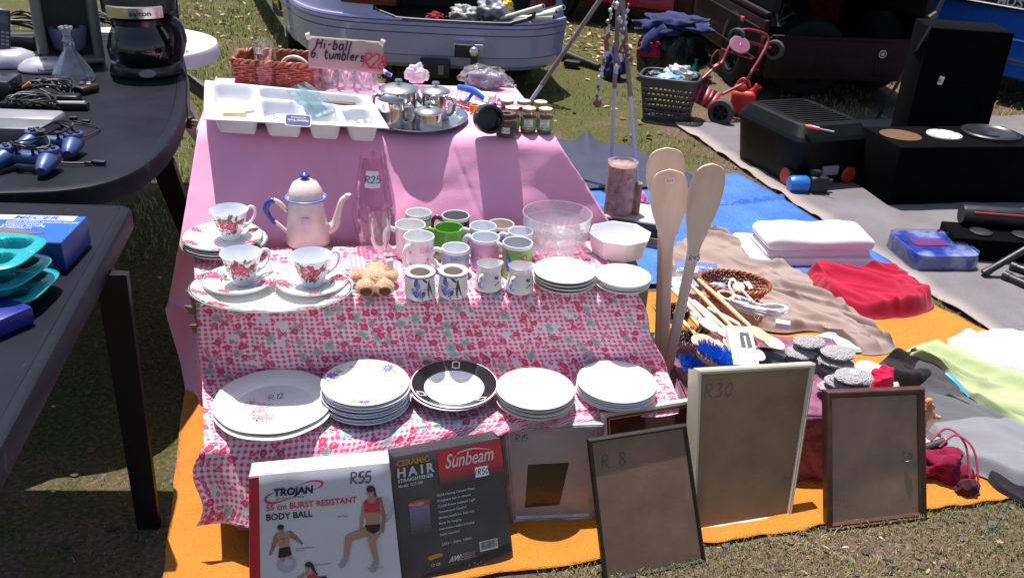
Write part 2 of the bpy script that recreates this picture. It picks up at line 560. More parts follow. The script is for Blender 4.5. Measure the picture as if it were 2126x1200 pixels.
def sheet(name, q, z, mat, label, cat, nu=50, nv=50, wav=.004, edge=.012, seed=0., fold=None):
 def fn(u, v):
  p = bil(q, u, v)
  n1 = noise.noise(Vector((p.x * 5 + seed, p.y * 5, 0))); n2 = noise.noise(Vector((p.x * 17 + seed, p.y * 17, 3)))
  ed = max(0, 1 - 14 * min(u, 1 - u, v, 1 - v))
  p = p + Vector((n1 * edge * ed, n2 * edge * ed, 0))
  p.z = z + wav * (.5 + .8 * n1) + wav * .35 * n2
  if fold: p.z += fold(u, v, p)
  p.z = max(p.z, z * .6)
  return p
 mb = MB()
 mb.grid(fn, nu, nv, uvfn=lambda u, v: (u, v))
 return tag(mb.build(name, mat, solid=.002, off=1), label, cat)
m, t, b = _new('orange_tarp')
f1 = nz(t, 5, 5); f2 = nz(t, 45, 4)
t.links.new(ramp(t, math_(t, 'ADD', math_(t, 'MULTIPLY', f1, .7), math_(t, 'MULTIPLY', f2, .3)), [(.3, (.47, .155, .006)), (.7, (.62, .215, .011))]), b.inputs['Base Color'])
b.inputs['Roughness'].default_value = .7
add_bump(t, b, math_(t, 'ADD', nz(t, 9, 6, .65), math_(t, 'MULTIPLY', nz(t, 300, 2), .15)), .9, .03)
sheet('groundsheet', OR, .006, m, 'orange groundsheet spread under the stall and picture frames', 'groundsheet', 140, 110, .008, seed=1, fold=lambda u, v, p: .004 * max(0, 1 - 9 * abs(noise.noise(Vector((p.x * 2.2, p.y * 3.2, 5))))))
m, t, b = _new('blue_tarp')
f1 = nz(t, 4, 5); f2 = ramp(t, nz(t, 30, 6, .75), [(.62, 0.), (.72, 1.)])
c = mixc(t, math_(t, 'MULTIPLY', f2, .35), ramp(t, f1, [(.3, (.03, .10, .36)), (.7, (.06, .19, .52))]), (.55, .62, .75))
t.links.new(c, b.inputs['Base Color']); b.inputs['Roughness'].default_value = .45
add_bump(t, b, math_(t, 'ADD', nz(t, 7, 5), math_(t, 'MULTIPLY', nz(t, 60, 4), .4)), .6, .02)
def bfold(u, v, p): return .022 * math.exp(-((v - .70 - .02 * math.sin(u * 7)) / .012) ** 2)
sheet('tarpaulin', BL, .014, m, 'blue plastic tarpaulin with a folded seam behind the linens', 'tarpaulin', 60, 120, .005, seed=5, fold=bfold)
def nfold(u, v, p):
 a = (p.xy - P(1215, 300).xy)
 return .085 * math.exp(-(a.x / .05) ** 2) * math.exp(-max(0, -a.y) / .18) * (1 if a.y < .1 else .3)
sheet('dark_sheet', NV, .026, fabric('navy_sheet', (.038, .042, .075), weave=200, rough=.6), 'navy blue fabric sheet with a raised fold beside the pink table', 'sheet', 70, 60, .008, seed=9, fold=nfold)
m, t, b = _new('carpet_grey')
tu = t.nodes.new('ShaderNodeTexCoord').outputs['UV']
sx = t.nodes.new('ShaderNodeSeparateXYZ'); t.links.new(tu, sx.inputs[0])
f = nz(t, 3, 6, .65)
c = ramp(t, math_(t, 'ADD', math_(t, 'MULTIPLY', f, .6), math_(t, 'MULTIPLY', nz(t, 240, 2), .4)), [(.3, (.125, .114, .120)), (.7, (.22, .20, .207))])
c = mixc(t, ramp(t, sx.outputs[0], [(.004, 1.), (.03, 0.)]), c, (.36, .30, .27))  # left edge coloured paler to paint in its sunlit margin
t.links.new(c, b.inputs['Base Color']); b.inputs['Roughness'].default_value = 1; b.inputs['Specular IOR Level'].default_value = .1
add_bump(t, b, math_(t, 'ADD', nz(t, 5, 4), math_(t, 'MULTIPLY', nz(t, 350, 2), .25)), .5, .02)
def cfold(u, v, p): return .012 * max(0, math.sin(v * 70 + 3 * noise.noise(Vector((v * 9, 0, 0))))) * math.exp(-u * 18) + .01 * math.exp(-((u - .3 - .1 * math.sin(v * 6)) / .02) ** 2)
sheet('carpet', CA, .01, m, 'grey carpet with a sunlit edge painted pale under the black speakers and boxes', 'carpet', 90, 120, .006, seed=12, fold=cfold)
def blades(rng, area, n, h0, h1, wd, thr, out):
 (x0, x1), (y0, y1) = area
 cnt = 0
 for _ in range(n):
  x = rng.uniform(x0, x1); y = rng.uniform(y0, y1)
  nn = noise.noise(Vector((x * 1.7, y * 1.7, 4))) * .6 + noise.noise(Vector((x * 7, y * 7, 1))) * .5
  if nn < thr + rng.uniform(-.25, .25): continue
  if any(in_quad(q, x, y) for q in (OR, BL, CA)): continue
  h = rng.uniform(h0, h1); a = rng.uniform(0, 6.28); ln = rng.uniform(.2, 1.1) * h
  dx, dy = math.cos(a), math.sin(a)
  ww = wd * rng.uniform(.6, 1.3)
  px_, py_ = -dy * ww, dx * ww
  o = len(out[0])
  out[0].extend([(x - px_, y - py_, -.002), (x + px_, y + py_, -.002), (x + dx * ln * .4 + px_ * .7, y + dy * ln * .4 + py_ * .7, h * .65), (x + dx * ln * .4 - px_ * .7, y + dy * ln * .4 - py_ * .7, h * .65), (x + dx * ln, y + dy * ln, h * rng.uniform(.7, 1))])
  out[1].extend([(o, o + 1, o + 2, o + 3), (o + 3, o + 2, o + 4)])
rng = random.Random(3)
gb = ([], [])
blades(rng, ((.1, 2.3), (1.1, 2.05)), 46000, .006, .024, .0011, -.40, gb)
blades(rng, ((-1.7, .2), (1.1, 3.6)), 8000, .005, .022, .0012, .0, gb)
blades(rng, ((-4.2, -.7), (3.2, 9.5)), 34000, .015, .05, .003, -.12, gb)
blades(rng, ((-.6, 2.4), (3.2, 9.0)), 22000, .012, .035, .0022, .12, gb)
blades(rng, ((2.0, 7.5), (4.6, 11)), 17000, .015, .05, .004, -.1, gb)
blades(rng, ((.9, 3.2), (2.2, 4.6)), 16000, .006, .022, .0014, -.2, gb)
mb = MB(); mb.v, mb.f = gb; mb.m = [0] * len(mb.f); mb.uv = [None] * len(mb.f)
m, t, b = _new('grass_blades')
f1 = nz(t, 1.7, 3); f2 = nz(t, 90, 2)
k = math_(t, 'ADD', math_(t, 'MULTIPLY', f1, .5), math_(t, 'MULTIPLY', f2, .5))
t.links.new(ramp(t, k, [(.32, (.07, .12, .02)), (.48, (.16, .19, .045)), (.6, (.36, .32, .14)), (.72, (.50, .41, .23))]), b.inputs['Base Color'])
b.inputs['Roughness'].default_value = .7
tag(mb.build('grass', m), 'short patchy green and dry grass growing over the bare soil', 'grass', kind='stuff')
def scatter(n, area, fn, dens=None):
 (x0, x1), (y0, y1) = area
 c = 0
 while c < n:
  x = rng.uniform(x0, x1); y = rng.uniform(y0, y1); c += 1
  if dens and rng.random() > dens(x, y): continue
  if any(in_quad(q, x, y) for q in (OR, BL, CA, NV)): continue
  fn(x, y)
lv = MB()
def leaf(x, y, s0=.013, s1=.036):
 s = rng.uniform(s0, s1)
 Mx = T(x, y, rng.uniform(.004, .02), rng.uniform(-25, 25), rng.uniform(-25, 25), rng.uniform(0, 360))
 pts = [(-1, 0, 0), (-.4, .42, .18), (.3, .45, .2), (1, .05, .1), (.35, -.42, .22), (-.45, -.4, .16), (0, 0, 0)]
 lv.add([(a * s, b_ * s, c_ * s * rng.uniform(.3, 1.4)) for a, b_, c_ in pts], [(0, 6, 1), (1, 6, 2), (2, 6, 3), (3, 6, 4), (4, 6, 5), (5, 6, 0)], rng.randrange(3), Mx)
q = P(1290, 95); q2 = P(1245, 85)
scatter(420, ((q.x - .9, q.x + .5), (q.y - .8, q.y + 1.4)), leaf)
scatter(130, ((-4, -.9), (3.5, 10)), leaf)
scatter(150, ((-4, -2.), (7.4, 9.5)), leaf)
scatter(120, ((.2, 3.), (4.4, 9)), leaf)
scatter(220, ((2.2, 6), (5, 9)), leaf)
scatter(110, ((.5, 2.3), (1.15, 2)), lambda x, y: leaf(x, y, .004, .011))
tag(lv.build('fallen_leaves', [M('leaf_tan', (.36, .22, .13), .8, var=.3), M('leaf_pale', (.50, .36, .26), .8, var=.3), M('leaf_brown', (.20, .10, .06), .8, var=.3)]), 'dry tan fallen leaves strewn over the grass around the cars', 'leaves', kind='stuff')
pb = MB()
def chip(x, y):
 s = rng.uniform(.004, .013)
 pb.blob((x, y, s * .25), (s * rng.uniform(.7, 1.4), s * rng.uniform(.6, 1.), s * .5), 1, .5, 1.5, rng.randrange(3) if rng.random() < .97 else 3, seed=x * 50)
scatter(800, ((.1, 2.3), (1.12, 2.1)), chip, lambda x, y: .25 + .75 * (noise.noise(Vector((x * 5, y * 5, 7))) > 0))
scatter(260, ((-1.6, -.4), (1.2, 3.4)), chip)
scatter(500, ((1.2, 3.2), (2.3, 4.4)), chip)
tag(pb.build('gravel', [M('chip_grey', (.10, .085, .085), .9, var=.3), M('chip_brown', (.13, .085, .06), .9, var=.3), M('chip_dark', (.05, .04, .04), .9), M('chip_white', (.6, .58, .56), .8)]), 'small dark stones and bark chips lying in the grass', 'stones', kind='stuff')
# ================================================================ vehicles
tyre_m = M('tyre', (.010, .010, .0105), .85, bump=.3, bs=90)
steel = M('steel', (.62, .61, .60), .16, 1., var=.08, ns=6)
chrome = M('chrome', (.75, .75, .76), .08, 1., var=.03)
black_pl = M('black_plastic', (.012, .012, .013), .42, var=.2)
dark_void = M('dark_lining', (.010, .010, .011), .9)
def wheel(parent, loc, r=.27, wd=.17, rz=0., rim='alloy', nsp=10):
 """axis along local x; outer face towards -x"""
 mb = MB()
 mb.lathe([(r * .62, -wd / 2), (r * .8, -wd * .52), (r * .95, -wd * .46), (r, -wd * .3), (r * .985, -wd * .1), (r, 0), (r * .985, wd * .1), (r, wd * .3), (r * .95, wd * .46), (r * .8, wd * .52), (r * .62, wd / 2)], 48, 0, T(ry=90))
 o = mb.build('wheel', tyre_m, parent, loc, (0, 0, rz))
 rm = MB()
 rm.lathe([(0, -wd * .30), (r * .12, -wd * .36), (r * .14, -wd * .25)], 24, 0, T(ry=90))
 rm.lathe([(r * .64, -wd * .52), (r * .62, -wd * .5), (r * .56, -wd * .40), (r * .55, wd * .4)], 48, 0, T(ry=90))
 rm.lathe([(0, wd * .1), (r * .55, wd * .12)], 32, 1, T(ry=90))
 for i in range(nsp):
  a = 2 * math.pi * i / nsp
  rm.tube([(-wd * .27, 0, 0), (-wd * .34, r * .3 * math.cos(a), r * .3 * math.sin(a)), (-wd * .42, r * .57 * math.cos(a), r * .57 * math.sin(a))], [r * .075, r * .05, r * .065], 6, 0)
 rm.build('rim', [M('alloy', (.5, .5, .51), .3, .9) if rim == 'alloy' else M('dark_rim', (.007, .007, .008), .6, .0), dark_void], o)
 return o
lilac = M('lilac_paint', (.35, .34, .56), .30, .12, var=.05, ns=3, coat=.8)
CARX = P(1165, 72, .45).x
t1 = thing('parked_car', 'lilac saloon car with its boot open behind the stall', 'car', (-.72, 6.02, 0))
W_, L_ = .98, 3.9
def plan(u):
 """outline of the car from rear right, round the rear to rear left, then along the left, front and right"""
 if u < .5:                                     # rear curve
  s = (u / .5) * 2 - 1                       # -1 right .. 1 left
  x = -s * W_
  e = abs(s) ** (7 if s < 0 else 4)
  return Vector((x + (.0 if s < 0 else .02 * e), .02 + .30 * e + (.32 * e if s > 0 else 0) + .05 * s * s))
 k = (u - .5) / .5
 if k < .35:
  q = k / .35
  return Vector((-W_ - .02 * math.sin(math.pi * q) - .38 * q * (L_ - .9), .69 + q * (L_ - .9)))
 if k < .65:
  q = (k - .35) / .3
  a = Vector((-W_ - 1.14, L_ - .21)); b_ = Vector((W_ - .98, L_ - .21))
  p = a.lerp(b_, q); p.y += .3 * (1 - (2 * q - 1) ** 4)
  return p
 q = (k - .65) / .35
 return Vector((W_ - .98 * (1 - q), lerp(L_ - .21, .37, q)))
prof = [(.165, .10), (.18, .045), (.21, .015), (.262, .0), (.266, .010), (.27, .002), (.33, 0), (.405, -.012), (.41, 0.002), (.414, -.012), (.452, -.016), (.456, -.003), (.46, -.016), (.478, -.016), (.482, -.004), (.487, -.014), (.50, -.010), (.505, .004), (.512, .006), (.52, .008), (.528, .0095), (.536, .011), (.545, .013), (.56, .016), (.60, .024), (.66, .040), (.72, .065), (.78, .11)]
cen = Vector((-.45, 1.9))
def carpt(u, v):
 i = v * (len(prof) - 1); k = int(round(i)); z, ins = prof[k]
 p = plan(u)
 d = (cen - p)
 e = 1e-3
 tg = plan((u + e) % 1) - plan((u - e) % 1)
 n = Vector((-tg.y, tg.x)).normalized() if tg.length > 1e-9 else d.normalized()
 if n.dot(d) < 0: n = -n
 p = p + n * ins
 return (p.x, p.y, z)
def keepbody(u, v):
 z = prof[min(len(prof) - 1, int(v * (len(prof) - 1)))][0]
 if u < .5:
  x = -(u / .5 * 2 - 1) * W_
  if z >= .485 and abs(x - .25) < .52 * max(0., min(1, ((z - .468) / .07))) ** .35: return False
  if z > .60: return x > .77 or x < -.27
 else:
  p = plan(u)
  if p.x < -W_ - .01 and .93 < p.y < 1.62 and z < .52 * math.sqrt(max(0, 1 - ((p.y - 1.27) / .37) ** 2)): return False
 return True
mb = MB()
mb.grid(carpt, 600, len(prof) - 1, keep=keepbody)
body = mb.build('body', lilac, t1, ang=25)
lin = MB()                                             # boot lining: an open tub
lin.box(1.1, 1.0, .01, 0, T(.25, .62, .40)); lin.box(.01, 1.0, .3, 0, T(-.29, .64, .40)); lin.box(.01, 1.0, .3, 0, T(.79, .64, .40)); lin.box(1.1, .01, .4, 0, T(.25, 1.13, .40)); lin.box(1.1, .01, .075, 0, T(.25, .13, .40))
lin.tube([(-.275, .12, .61), (-.268, .085, .545), (-.245, .07, .529), (-.195, .06, .514), (-.14, .05, .499), (-.08, .04, .489), (.25, .035, .486), (.58, .04, .489), (.64, .05, .499), (.695, .06, .514), (.745, .07, .529), (.768, .085, .545), (.775, .12, .61)], .013, 8, 0, smooth=4)
lin.build('boot_lining', black_pl, t1)
for sx_ in (-1, 1):
 tl = MB()
 us = [lerp(.375, .28, k / 8) if sx_ < 0 else lerp(.055, .012, k / 8) for k in range(9)]
 z0_ = .572 if sx_ < 0 else .50
 def tp_(u, v):
  p = Vector(carpt(us[int(round(u * 8))], 24 / (len(prof) - 1)))
  return (p.x, p.y - .018 + .03 * v, lerp(z0_, .70, v))
 tl.grid(tp_, 8, 3); tl.build('tail_light', M('tail_red', (.10, .001, .010), .35, coat=.1), t1, solid=.02)
gl_dark = M('car_glass', (.01, .012, .014), .05, 0, coat=.5)
cb_ = MB()
def cabin(u, v):
 z = .74 + .42 * v; ins = .06 + .30 * v * v
 a = 2 * math.pi * u
 x = .88 * (1 - ins) * max(-1, min(1, 1.25 * math.cos(a))) - .33; y = 2.2 + 1.35 * (1 - .7 * v) * max(-1, min(1, 1.25 * math.sin(a)))
 return (x - .3 * (y - 1.7), y, z)
cb_.grid(cabin, 60, 8); cb_.build('cabin_glass', gl_dark, t1)
rf = MB(); rf.box(1.25, 1.0, .04, 0, T(-.48, 2.2, 1.14, rz=17), .02); rf.box(1.5, .9, .04, 0, T(-.78, 3.2, .74, rz=17), .02)
rf.build('roof', lilac, t1)
ld = MB(); ld.grid(lambda u, v: (lerp(-.62, .80, u), 1.15 - .35 * v - .05 * math.sin(3 * v), .76 + .62 * v), 8, 8); ld.build('boot_lid', lilac, t1, solid=.04)
tb = MB()
tb.box(.13, .05, .085, 0, T(.335, -.06, .285), .01); tb.tube([(.40, .3, .2), (.40, -.06, .2), (.40, -.12, .24), (.40, -.12, .30)], .022, 8, 0, smooth=4)
tb.box(.20, .03, .13, 0, T(.14, -.02, .13), .03)
for i in range(3): tb.box(.008, .01, .06, 1, T(.17 + .012 * i, -.04, .16))
to = tb.build('tow_bar', [black_pl, M('grey_pl', (.25, .25, .26), .4)], t1)
mbb = MB(); mbb.blob((.40, -.12, .335), (.036, .036, .036), 3); mbb.build('tow_ball', chrome, to)
mbb = MB(); mbb.box(.19, .02, .075, 0, T(.36, -.03, .29), .008); mbb.build('plate_lamp', M('lamp_clear', (.42, .42, .47), .2), t1)
wheel(t1, (-1.075, 1.27, .27), .275, .16, R(17))
wheel(t1, (.70, .95, .27), .275, .18, R(180))
wheel(t1, (-1.60, 3.1, .27), .275, .16, R(17)); wheel(t1, (.06, 3.1, .27), .275, .18, R(180))
und = MB(); und.box(1.35, 2.9, .1, 0, T(-.48, 2.1, .17, rz=16)); und.build('underbody', dark_void, t1)
def side_car(name, label, loc, rz, paint, prof2, half, wheels, glass_poly, k=1., cut=.26):
 t_ = thing(name, label, 'car', loc, rz)
 mb = MB()
 secs = [(-half, .975, .03), (-half + .02, .99, .012), (-half + .06, 1, 0), (half - .06, 1, 0), (half - .02, .99, .012), (half, .975, .03)]
 cxm = sum(p[0] for p in prof2) / len(prof2)
 n = len(prof2)
 vs = []
 for y, sc_, dz in secs:
  for x, z in prof2:
   q = max(0, (z - .62) / .6)
   yy = y * (1 - .22 * q)
   vs.append(((x - cxm) * sc_ + cxm, yy, z - dz * (1 if z > .5 else -1)))
 fs = []
 for i in range(len(secs) - 1):
  for j in range(n):
   fs.append((i * n + j, i * n + (j + 1) % n, (i + 1) * n + (j + 1) % n, (i + 1) * n + j))
 fs.append(tuple(range(n))[::-1]); fs.append(tuple((len(secs) - 1) * n + j for j in range(n)))
 mb.add(vs, fs)
 mb.build('body', paint, t_, ang=30)
 for wx in wheels:
  ar = MB(); ar.lathe([(cut * 1.12, -half + .12), (cut * 1.12, -half - .004)], 40, 0, T(wx, 0, cut, rx=90) @ Matrix.Scale(-1, 4, (0, 0, 1)));
  ar.lathe([(0, 0), (cut * 1.12, 0)], 40, 0, T(wx, -half - .003, cut, rx=90)); ar.build('wheel_arch', dark_void, t_)
  wheel(t_, (wx, -half + .045, cut), cut, .16, R(90))
  wheel(t_, (wx, half - .05, cut), cut, .16, R(-90))
 for sgn in (-1, 1):
  for gp in glass_poly:
   mb = MB(); fr = MB()
   def fl(p, off): return (p[0], sgn * (half * (1 - .22 * max(0, (p[1] - .62) / .6)) + off), p[1])
   mb.add([fl(p, .006) for p in gp], [tuple(range(len(gp)))]); wn = mb.build('window', gl_dark, t_)
   fr.tube([fl(p, .008) for p in gp], .014, 6, 0, closed=True); fr.build('frame', chrome, wn)
 return t_
blue_p = M('blue_paint', (.02, .15, .68), .22, .3, var=.04, coat=1)
pr = [(-2.0, .18), (1.85, .18), (1.95, .3), (1.95, .5), (1.85, .60), (.95, .66), (.35, 1.06), (-.75, 1.08), (-1.35, .70), (-1.85, .66), (-2.0, .55), (-2.02, .3)]
A, B = P(1935, 5, .61), P(2060, 28, .61)
dirb = (B - A).normalized()
angb = math.atan2(dirb.y, dirb.x)
ctr = B + dirb * -.35 + Vector((-dirb.y, dirb.x, 0)) * .76
t2 = side_car('parked_car', 'bright blue saloon car parked at the far right with a chrome window line', (ctr.x, ctr.y, 0), angb, blue_p, pr, .74, (-1.25, 1.25),
    [[(-1.12, .66), (-.62, .66), (-.62, 1.0), (-.72, 1.0)], [(-.55, .66), (.72, .66), (.66, .78), (.25, 1.0), (-.55, 1.0)]], cut=.25)
for (z, hh, mm) in ((.455, .014, M('crease_highlight', (.12, .36, .85), .2, coat=1)), (.30, .03, M('grey_trim', (.10, .10, .11), .4, .3))):  # lighter blue strip paints the body crease highlight; the grey one is moulding
 mb = MB(); mb.box(3.3, .012, hh, 0, T(0, -.744, z), .004); mb.build('highlight_and_moulding', mm, t2)
mb = MB(); mb.text("MO'S", .085, 0, T(.36, -.752, .675, rx=90), bold=.02, shear=.2); mb.build('lettering', M('white_print', (.75, .75, .75), .6), t2)
mb = MB(); mb.box(.05, .03, .42, 0, T(-.585, -.735, .64, rx=8), .01); mb.build('pillar', blue_p, t2)
dred = M('dark_red_paint', (.012, .001, .0015), .6, 0, var=.1, coat=.0, spec=.25)
pr = [(-1.8, .2), (1.75, .2), (1.85, .35), (1.8, .62), (.95, .74), (.3, 1.15), (-1.2, 1.18), (-1.75, .75), (-1.85, .5)]
wq = P(1208, 62, 0)
t3 = side_car('parked_car', 'red hatchback with a silver alloy wheel behind the lilac car', (wq.x + 1.05, wq.y + .55, 0), R(-32), M('red_paint', (.33, .015, .025), .25, .2, coat=.8), pr, .75, (-1.15, 1.15),
    [[(-1.5, .76), (-.4, .76), (-.4, 1.08), (-1.25, 1.08)], [(-.3, .76), (.75, .76), (.25, 1.08), (-.3, 1.08)]], cut=.27)
q0 = P(1578, 165, .20)
t4 = thing('pickup_truck', 'dark red pickup truck with its canopy hatch open behind the black speakers', 'pickup', (q0.x, q0.y, -.11), R(6))
PW, PLEN = 1.20, 3.9
mb = MB()
mb.box(.035, 1.75, .36, 0, T(.02, .95, .32), .015); mb.box(.035, 1.75, .36, 0, T(PW - .02, .95, .32), .015)
mb.box(PW, 1.7, .04, 0, T(PW / 2, .92, .32), .01)
mb.box(PW, 1.9, .5, 0, T(PW / 2, 2.85, .28), .06)
mb.box(PW - .1, 1.15, .45, 0, T(PW / 2, 2.5, .76), .12)
mb.box(.05, 1.7, .05, 0, T(.03, .95, .68), .02); mb.box(.05, 1.7, .05, 0, T(PW - .03, .95, .68), .02)
for zz in (.40, .60): mb.box(.012, 1.6, .02, 0, T(-.004, .95, zz), .004)
mb.build('body', dred, t4)
mb = MB()
mb.box(PW - .04, .035, .27, 0, T(PW / 2, 0, .32), .012)
for i in range(3): mb.box(.28, .02, .13, 0, T(.20 + i * .35, -.012, .35), .008)
mb.box(PW - .06, .03, .03, 0, T(PW / 2, -.008, .575), .01)
tg_ = mb.build('tailgate', dred, t4)
mb = MB(); mb.lathe([(0, .006), (.026, .006), (.028, 0)], 24, 0, T(.80, -.026, .505, rx=90)); mb.lathe([(.012, .007), (.02, .007)], 24, 1, T(.80, -.027, .505, rx=90)); mb.build('badge', [M('badge_grey', (.45, .45, .47), .4, .3), black_pl], tg_)
mb = MB()
mb.box(.05, 1.7, .62, 0, T(.08, .95, .72), .02); mb.box(.05, 1.7, .62, 0, T(PW - .08, .95, .72), .02); mb.box(PW - .1, 1.7, .05, 0, T(PW / 2, .95, 1.30), .02); mb.box(PW - .1, .05, .7, 0, T(PW / 2, 1.78, .64))
mb.build('canopy', M('canopy_dark', (.006, .003, .003), .8), t4)
mb = MB(); mb.box(PW - .15, .03, .55, 0, T(PW / 2, -.32, 1.25, rx=-62), .01); mb.build('hatch', M('canopy_dark', (0, 0, 0)), t4)
for wy in (.70, 2.9):
 wheel(t4, (.10, wy, .395), .28, .2, 0, 'dark', 8); wheel(t4, (PW - .1, wy, .395), .28, .2, R(180), 'dark', 8)
wheel(t4, (.46, .42, .385), .27, .2, R(90), 'dark', 8)
for y_, z_ in ((.5, .60), (1.5, .62)):
 mb = MB(); mb.box(.02, .06, .035, 0, T(-.012, y_, z_), .006); mb.build('side_lamp', M('amber', (.75, .13, .02), .2, coat=1), t4)
mb = MB(); mb.box(.02, .06, .12, 0, T(.0, .06, .46), .006); mb.build('tail_light', M('tail_dim', (.06, .004, .006), .3), t4)
q = PY(1765, 55, q0.y + .35)
mb = MB(); mb.box(.12, .09, .02, 0, T(0, 0, 0), .004); mb.box(.03, .03, .05, 0, T(-.02, 0, .02), .008)
tag(mb.build('folded_paper', paper, loc=(q.x, q.y, .262), rot=(0, 0, .1)), 'white folded paper pack lying inside the dark pickup bed', 'paper')
# ================================================================ the stall: cloths and what carries them
ZM, ZL, ZT = .50, .285, .75
def cloth_rows(rows, nu, nv, wr, seg_v, p=None, motif=True):
 """rows: control rows (each a list of points left to right).  rounded creases between rows."""
 R_ = [catmull(r, 16) for r in rows]
 n = len(R_[0])
 def at(row, u):
  i = u * (n - 1); k = min(n - 2, int(i)); return R_[row][k].lerp(R_[row][k + 1], i - k)
 K = len(rows) - 1
 def fn(u, v):
  s = v * K; k = min(K - 1, int(s)); f = s - k
  a = at(k, u); b_ = at(k + 1, u)
  p_ = a.lerp(b_, f)
  e = .10
  if f < e and k > 0:
   q = at(k - 1, u); prev = a.lerp(q, e - f if e - f < 1 else 1)
   p_ = p_.lerp(a.lerp(q, e) .lerp(a.lerp(b_, e), .5), .5 * (1 - f / e))
  if f > 1 - e and k < K - 1:
   q = at(k + 2, u)
   p_ = p_.lerp(b_.lerp(q, e).lerp(b_.lerp(a, e), .5), .5 * (1 - (1 - f) / e))
  return p_ + wr(u, v, k, f, p_)
 return fn
pinkm = fabric('pink_cloth', (.90, .41, .62), .05, 300, .22, .9, 4, .3)
TL, TR = P(412, 266, ZT), P(1154, 286, ZT)
BKL, BKR = P(452, 157, ZT), P(1098, 205, ZT)
back_dir = (BKL - TL)
BKR = TR + back_dir * .98
SL, SR = P(372, 510, .475), P(1278, 480, .475)
def mid_pts(a, b_, n=5, sag=None): return [a.lerp(b_, i / (n - 1)) for i in range(n)]
rowsP = [
 mid_pts(BKL + Vector((-.05, .12, -.35)), BKR + Vector((.05, .12, -.35))),
 mid_pts(BKL, BKR), mid_pts(TL, TR),
 mid_pts(SL, SR),
 [P(341, 640, .25), SL.lerp(SR, .25) + Vector((0, .02, -.25)), SL.lerp(SR, .5) + Vector((0, .02, -.25)), SL.lerp(SR, .75) + Vector((0, .02, -.25)), SR + Vector((.06, -.02, -.25))],
 [P(372, 838, .0), SL.lerp(SR, .25) + Vector((0, .03, -.49)), SL.lerp(SR, .5) + Vector((0, .03, -.49)), SL.lerp(SR, .75) + Vector((0, .03, -.49)), SR + Vector((.10, -.03, -.49))]]
for r in (rowsP[1], rowsP[2]):
 for q in r: q.z = ZT
def wrP(u, v, k, f, p):
 n = noise.noise(Vector((u * 3.2, v * 5, 2)))
 if k == 1: return Vector((0, 0, .002 * n))
 if k == 2:
  am = math.sin(math.pi * min(1, f * 1.0))
  d = .020 * am * (noise.noise(Vector((u * 5.5 + .8 * f, f * 1.2, 5))) + .6 * math.sin(u * 21 + 2 * f) * math.exp(-((u - .1) / .12) ** 2))
  sag = -.006 * math.sin(math.pi * f) * math.sin(math.pi * u) ** .5
  d += .004 * (math.exp(-((u - .36) / .006) ** 2) + math.exp(-((u - .69) / .006) ** 2) + .8 * math.exp(-((f - .52) / .03) ** 2)) + .004 * noise.noise(Vector((u * 19 + f * 6, f * 5, 3)))
  return Vector((0, d + .0, d * .5 + sag))
 if k >= 3:
  amp = .02 * (k - 3 + f) * (1.6 if u < .12 else .5)
  return Vector((amp * .4 * math.sin(u * 60), amp * math.sin(u * 55 + 2 * f), max(0, .003 * n)))
 return Vector((0, 0, 0))
fnP = cloth_rows(rowsP, 5, 5, wrP, 0)
mb = MB()
mb.grid(fnP, 150, 110)
def sideP(sgn, a, b_):
 def fn(u, v):
  p = b_.lerp(a, u)
  return p + Vector((sgn * (.008 + .05 * v + .015 * v * math.sin(u * 22)), .012 * v * math.cos(u * 17), -.62 * v))
 return fn
mb.grid(sideP(-1, TL + Vector((.004, 0, -.004)), BKL + Vector((.004, 0, -.004))), 24, 14); mb.grid(sideP(1, TR + Vector((-.004, 0, -.004)), BKR + Vector((-.004, 0, -.004))), 24, 14)
tag(mb.build('tablecloth', pinkm, solid=.002, ang=60), 'plain pink cloth draped over the back table of the stall', 'tablecloth')
tt = thing('folding_table', 'folding table hidden under the plain pink cloth', 'table', ((TL.x + TR.x) / 2, (TL.y + BKL.y) / 2, 0))
mb = MB(); qd = [Vector((p.x, p.y, 0)) - Vector(tt.location) for p in (TL, TR, BKR, BKL)]
mb.prism([(p.x * .93, p.y * .9) for p in qd], ZT - .05, ZT - .018); mb.build('tabletop', M('table_grey', (.4, .4, .4), .6), tt)
for p in qd:
 mb = MB(); mb.tube([(p.x * .86, p.y * .8, 0), (p.x * .86, p.y * .8, ZT - .03)], .014, 8); mb.build('leg', M('dark_steel', (.05, .05, .055), .5, .6), tt)
card = M('cardboard', (.40, .27, .17), .85, var=.12, bump=.2, bs=60)
ML, MR = P(408, 619, ZM), P(1326, 612, ZM)          # front edge of the middle step
KL, KR = P(400, 522, ZM), P(1240, 503, ZM)          # back edge of the gingham
LL, LR = P(428, 940, ZL), P(1398, 838, ZL)          # front edge of the lower step
FL, FR = P(430, 795, ZL), P(1376, 770, ZL)          # foot of the riser
def stepbox(name, a, b_, c_, d_, z, label):
 o = (a + b_ + c_ + d_) / 4
 mb = MB(); mb.prism([((q - o).x, (q - o).y) for q in (a, b_, c_, d_)], .012, z, 0)
 t_ = tag(mb.build(name, card, loc=(o.x, o.y, 0), ang=20), label, 'box')
 return t_
dK = Vector((0, .10, 0))
d1 = Vector((.0, .035, 0))
stepbox('cardboard_box', ML + d1 + Vector((.0, 0, 0)), ML.lerp(MR, .5) + d1, KL.lerp(KR, .5) + Vector((0, -.03, 0)), KL + Vector((.02, -.02, 0)), ZM - .006, 'torn cardboard box holding up the left half of the middle step')
stepbox('cardboard_box', ML.lerp(MR, .505) + d1, MR + d1 + Vector((.03, 0, 0)), KR + Vector((.10, -.03, 0)), KL.lerp(KR, .505) + Vector((0, -.03, 0)), ZM - .006, 'brown cardboard box holding up the right half of the middle step')
d2 = Vector((0, .055, 0))
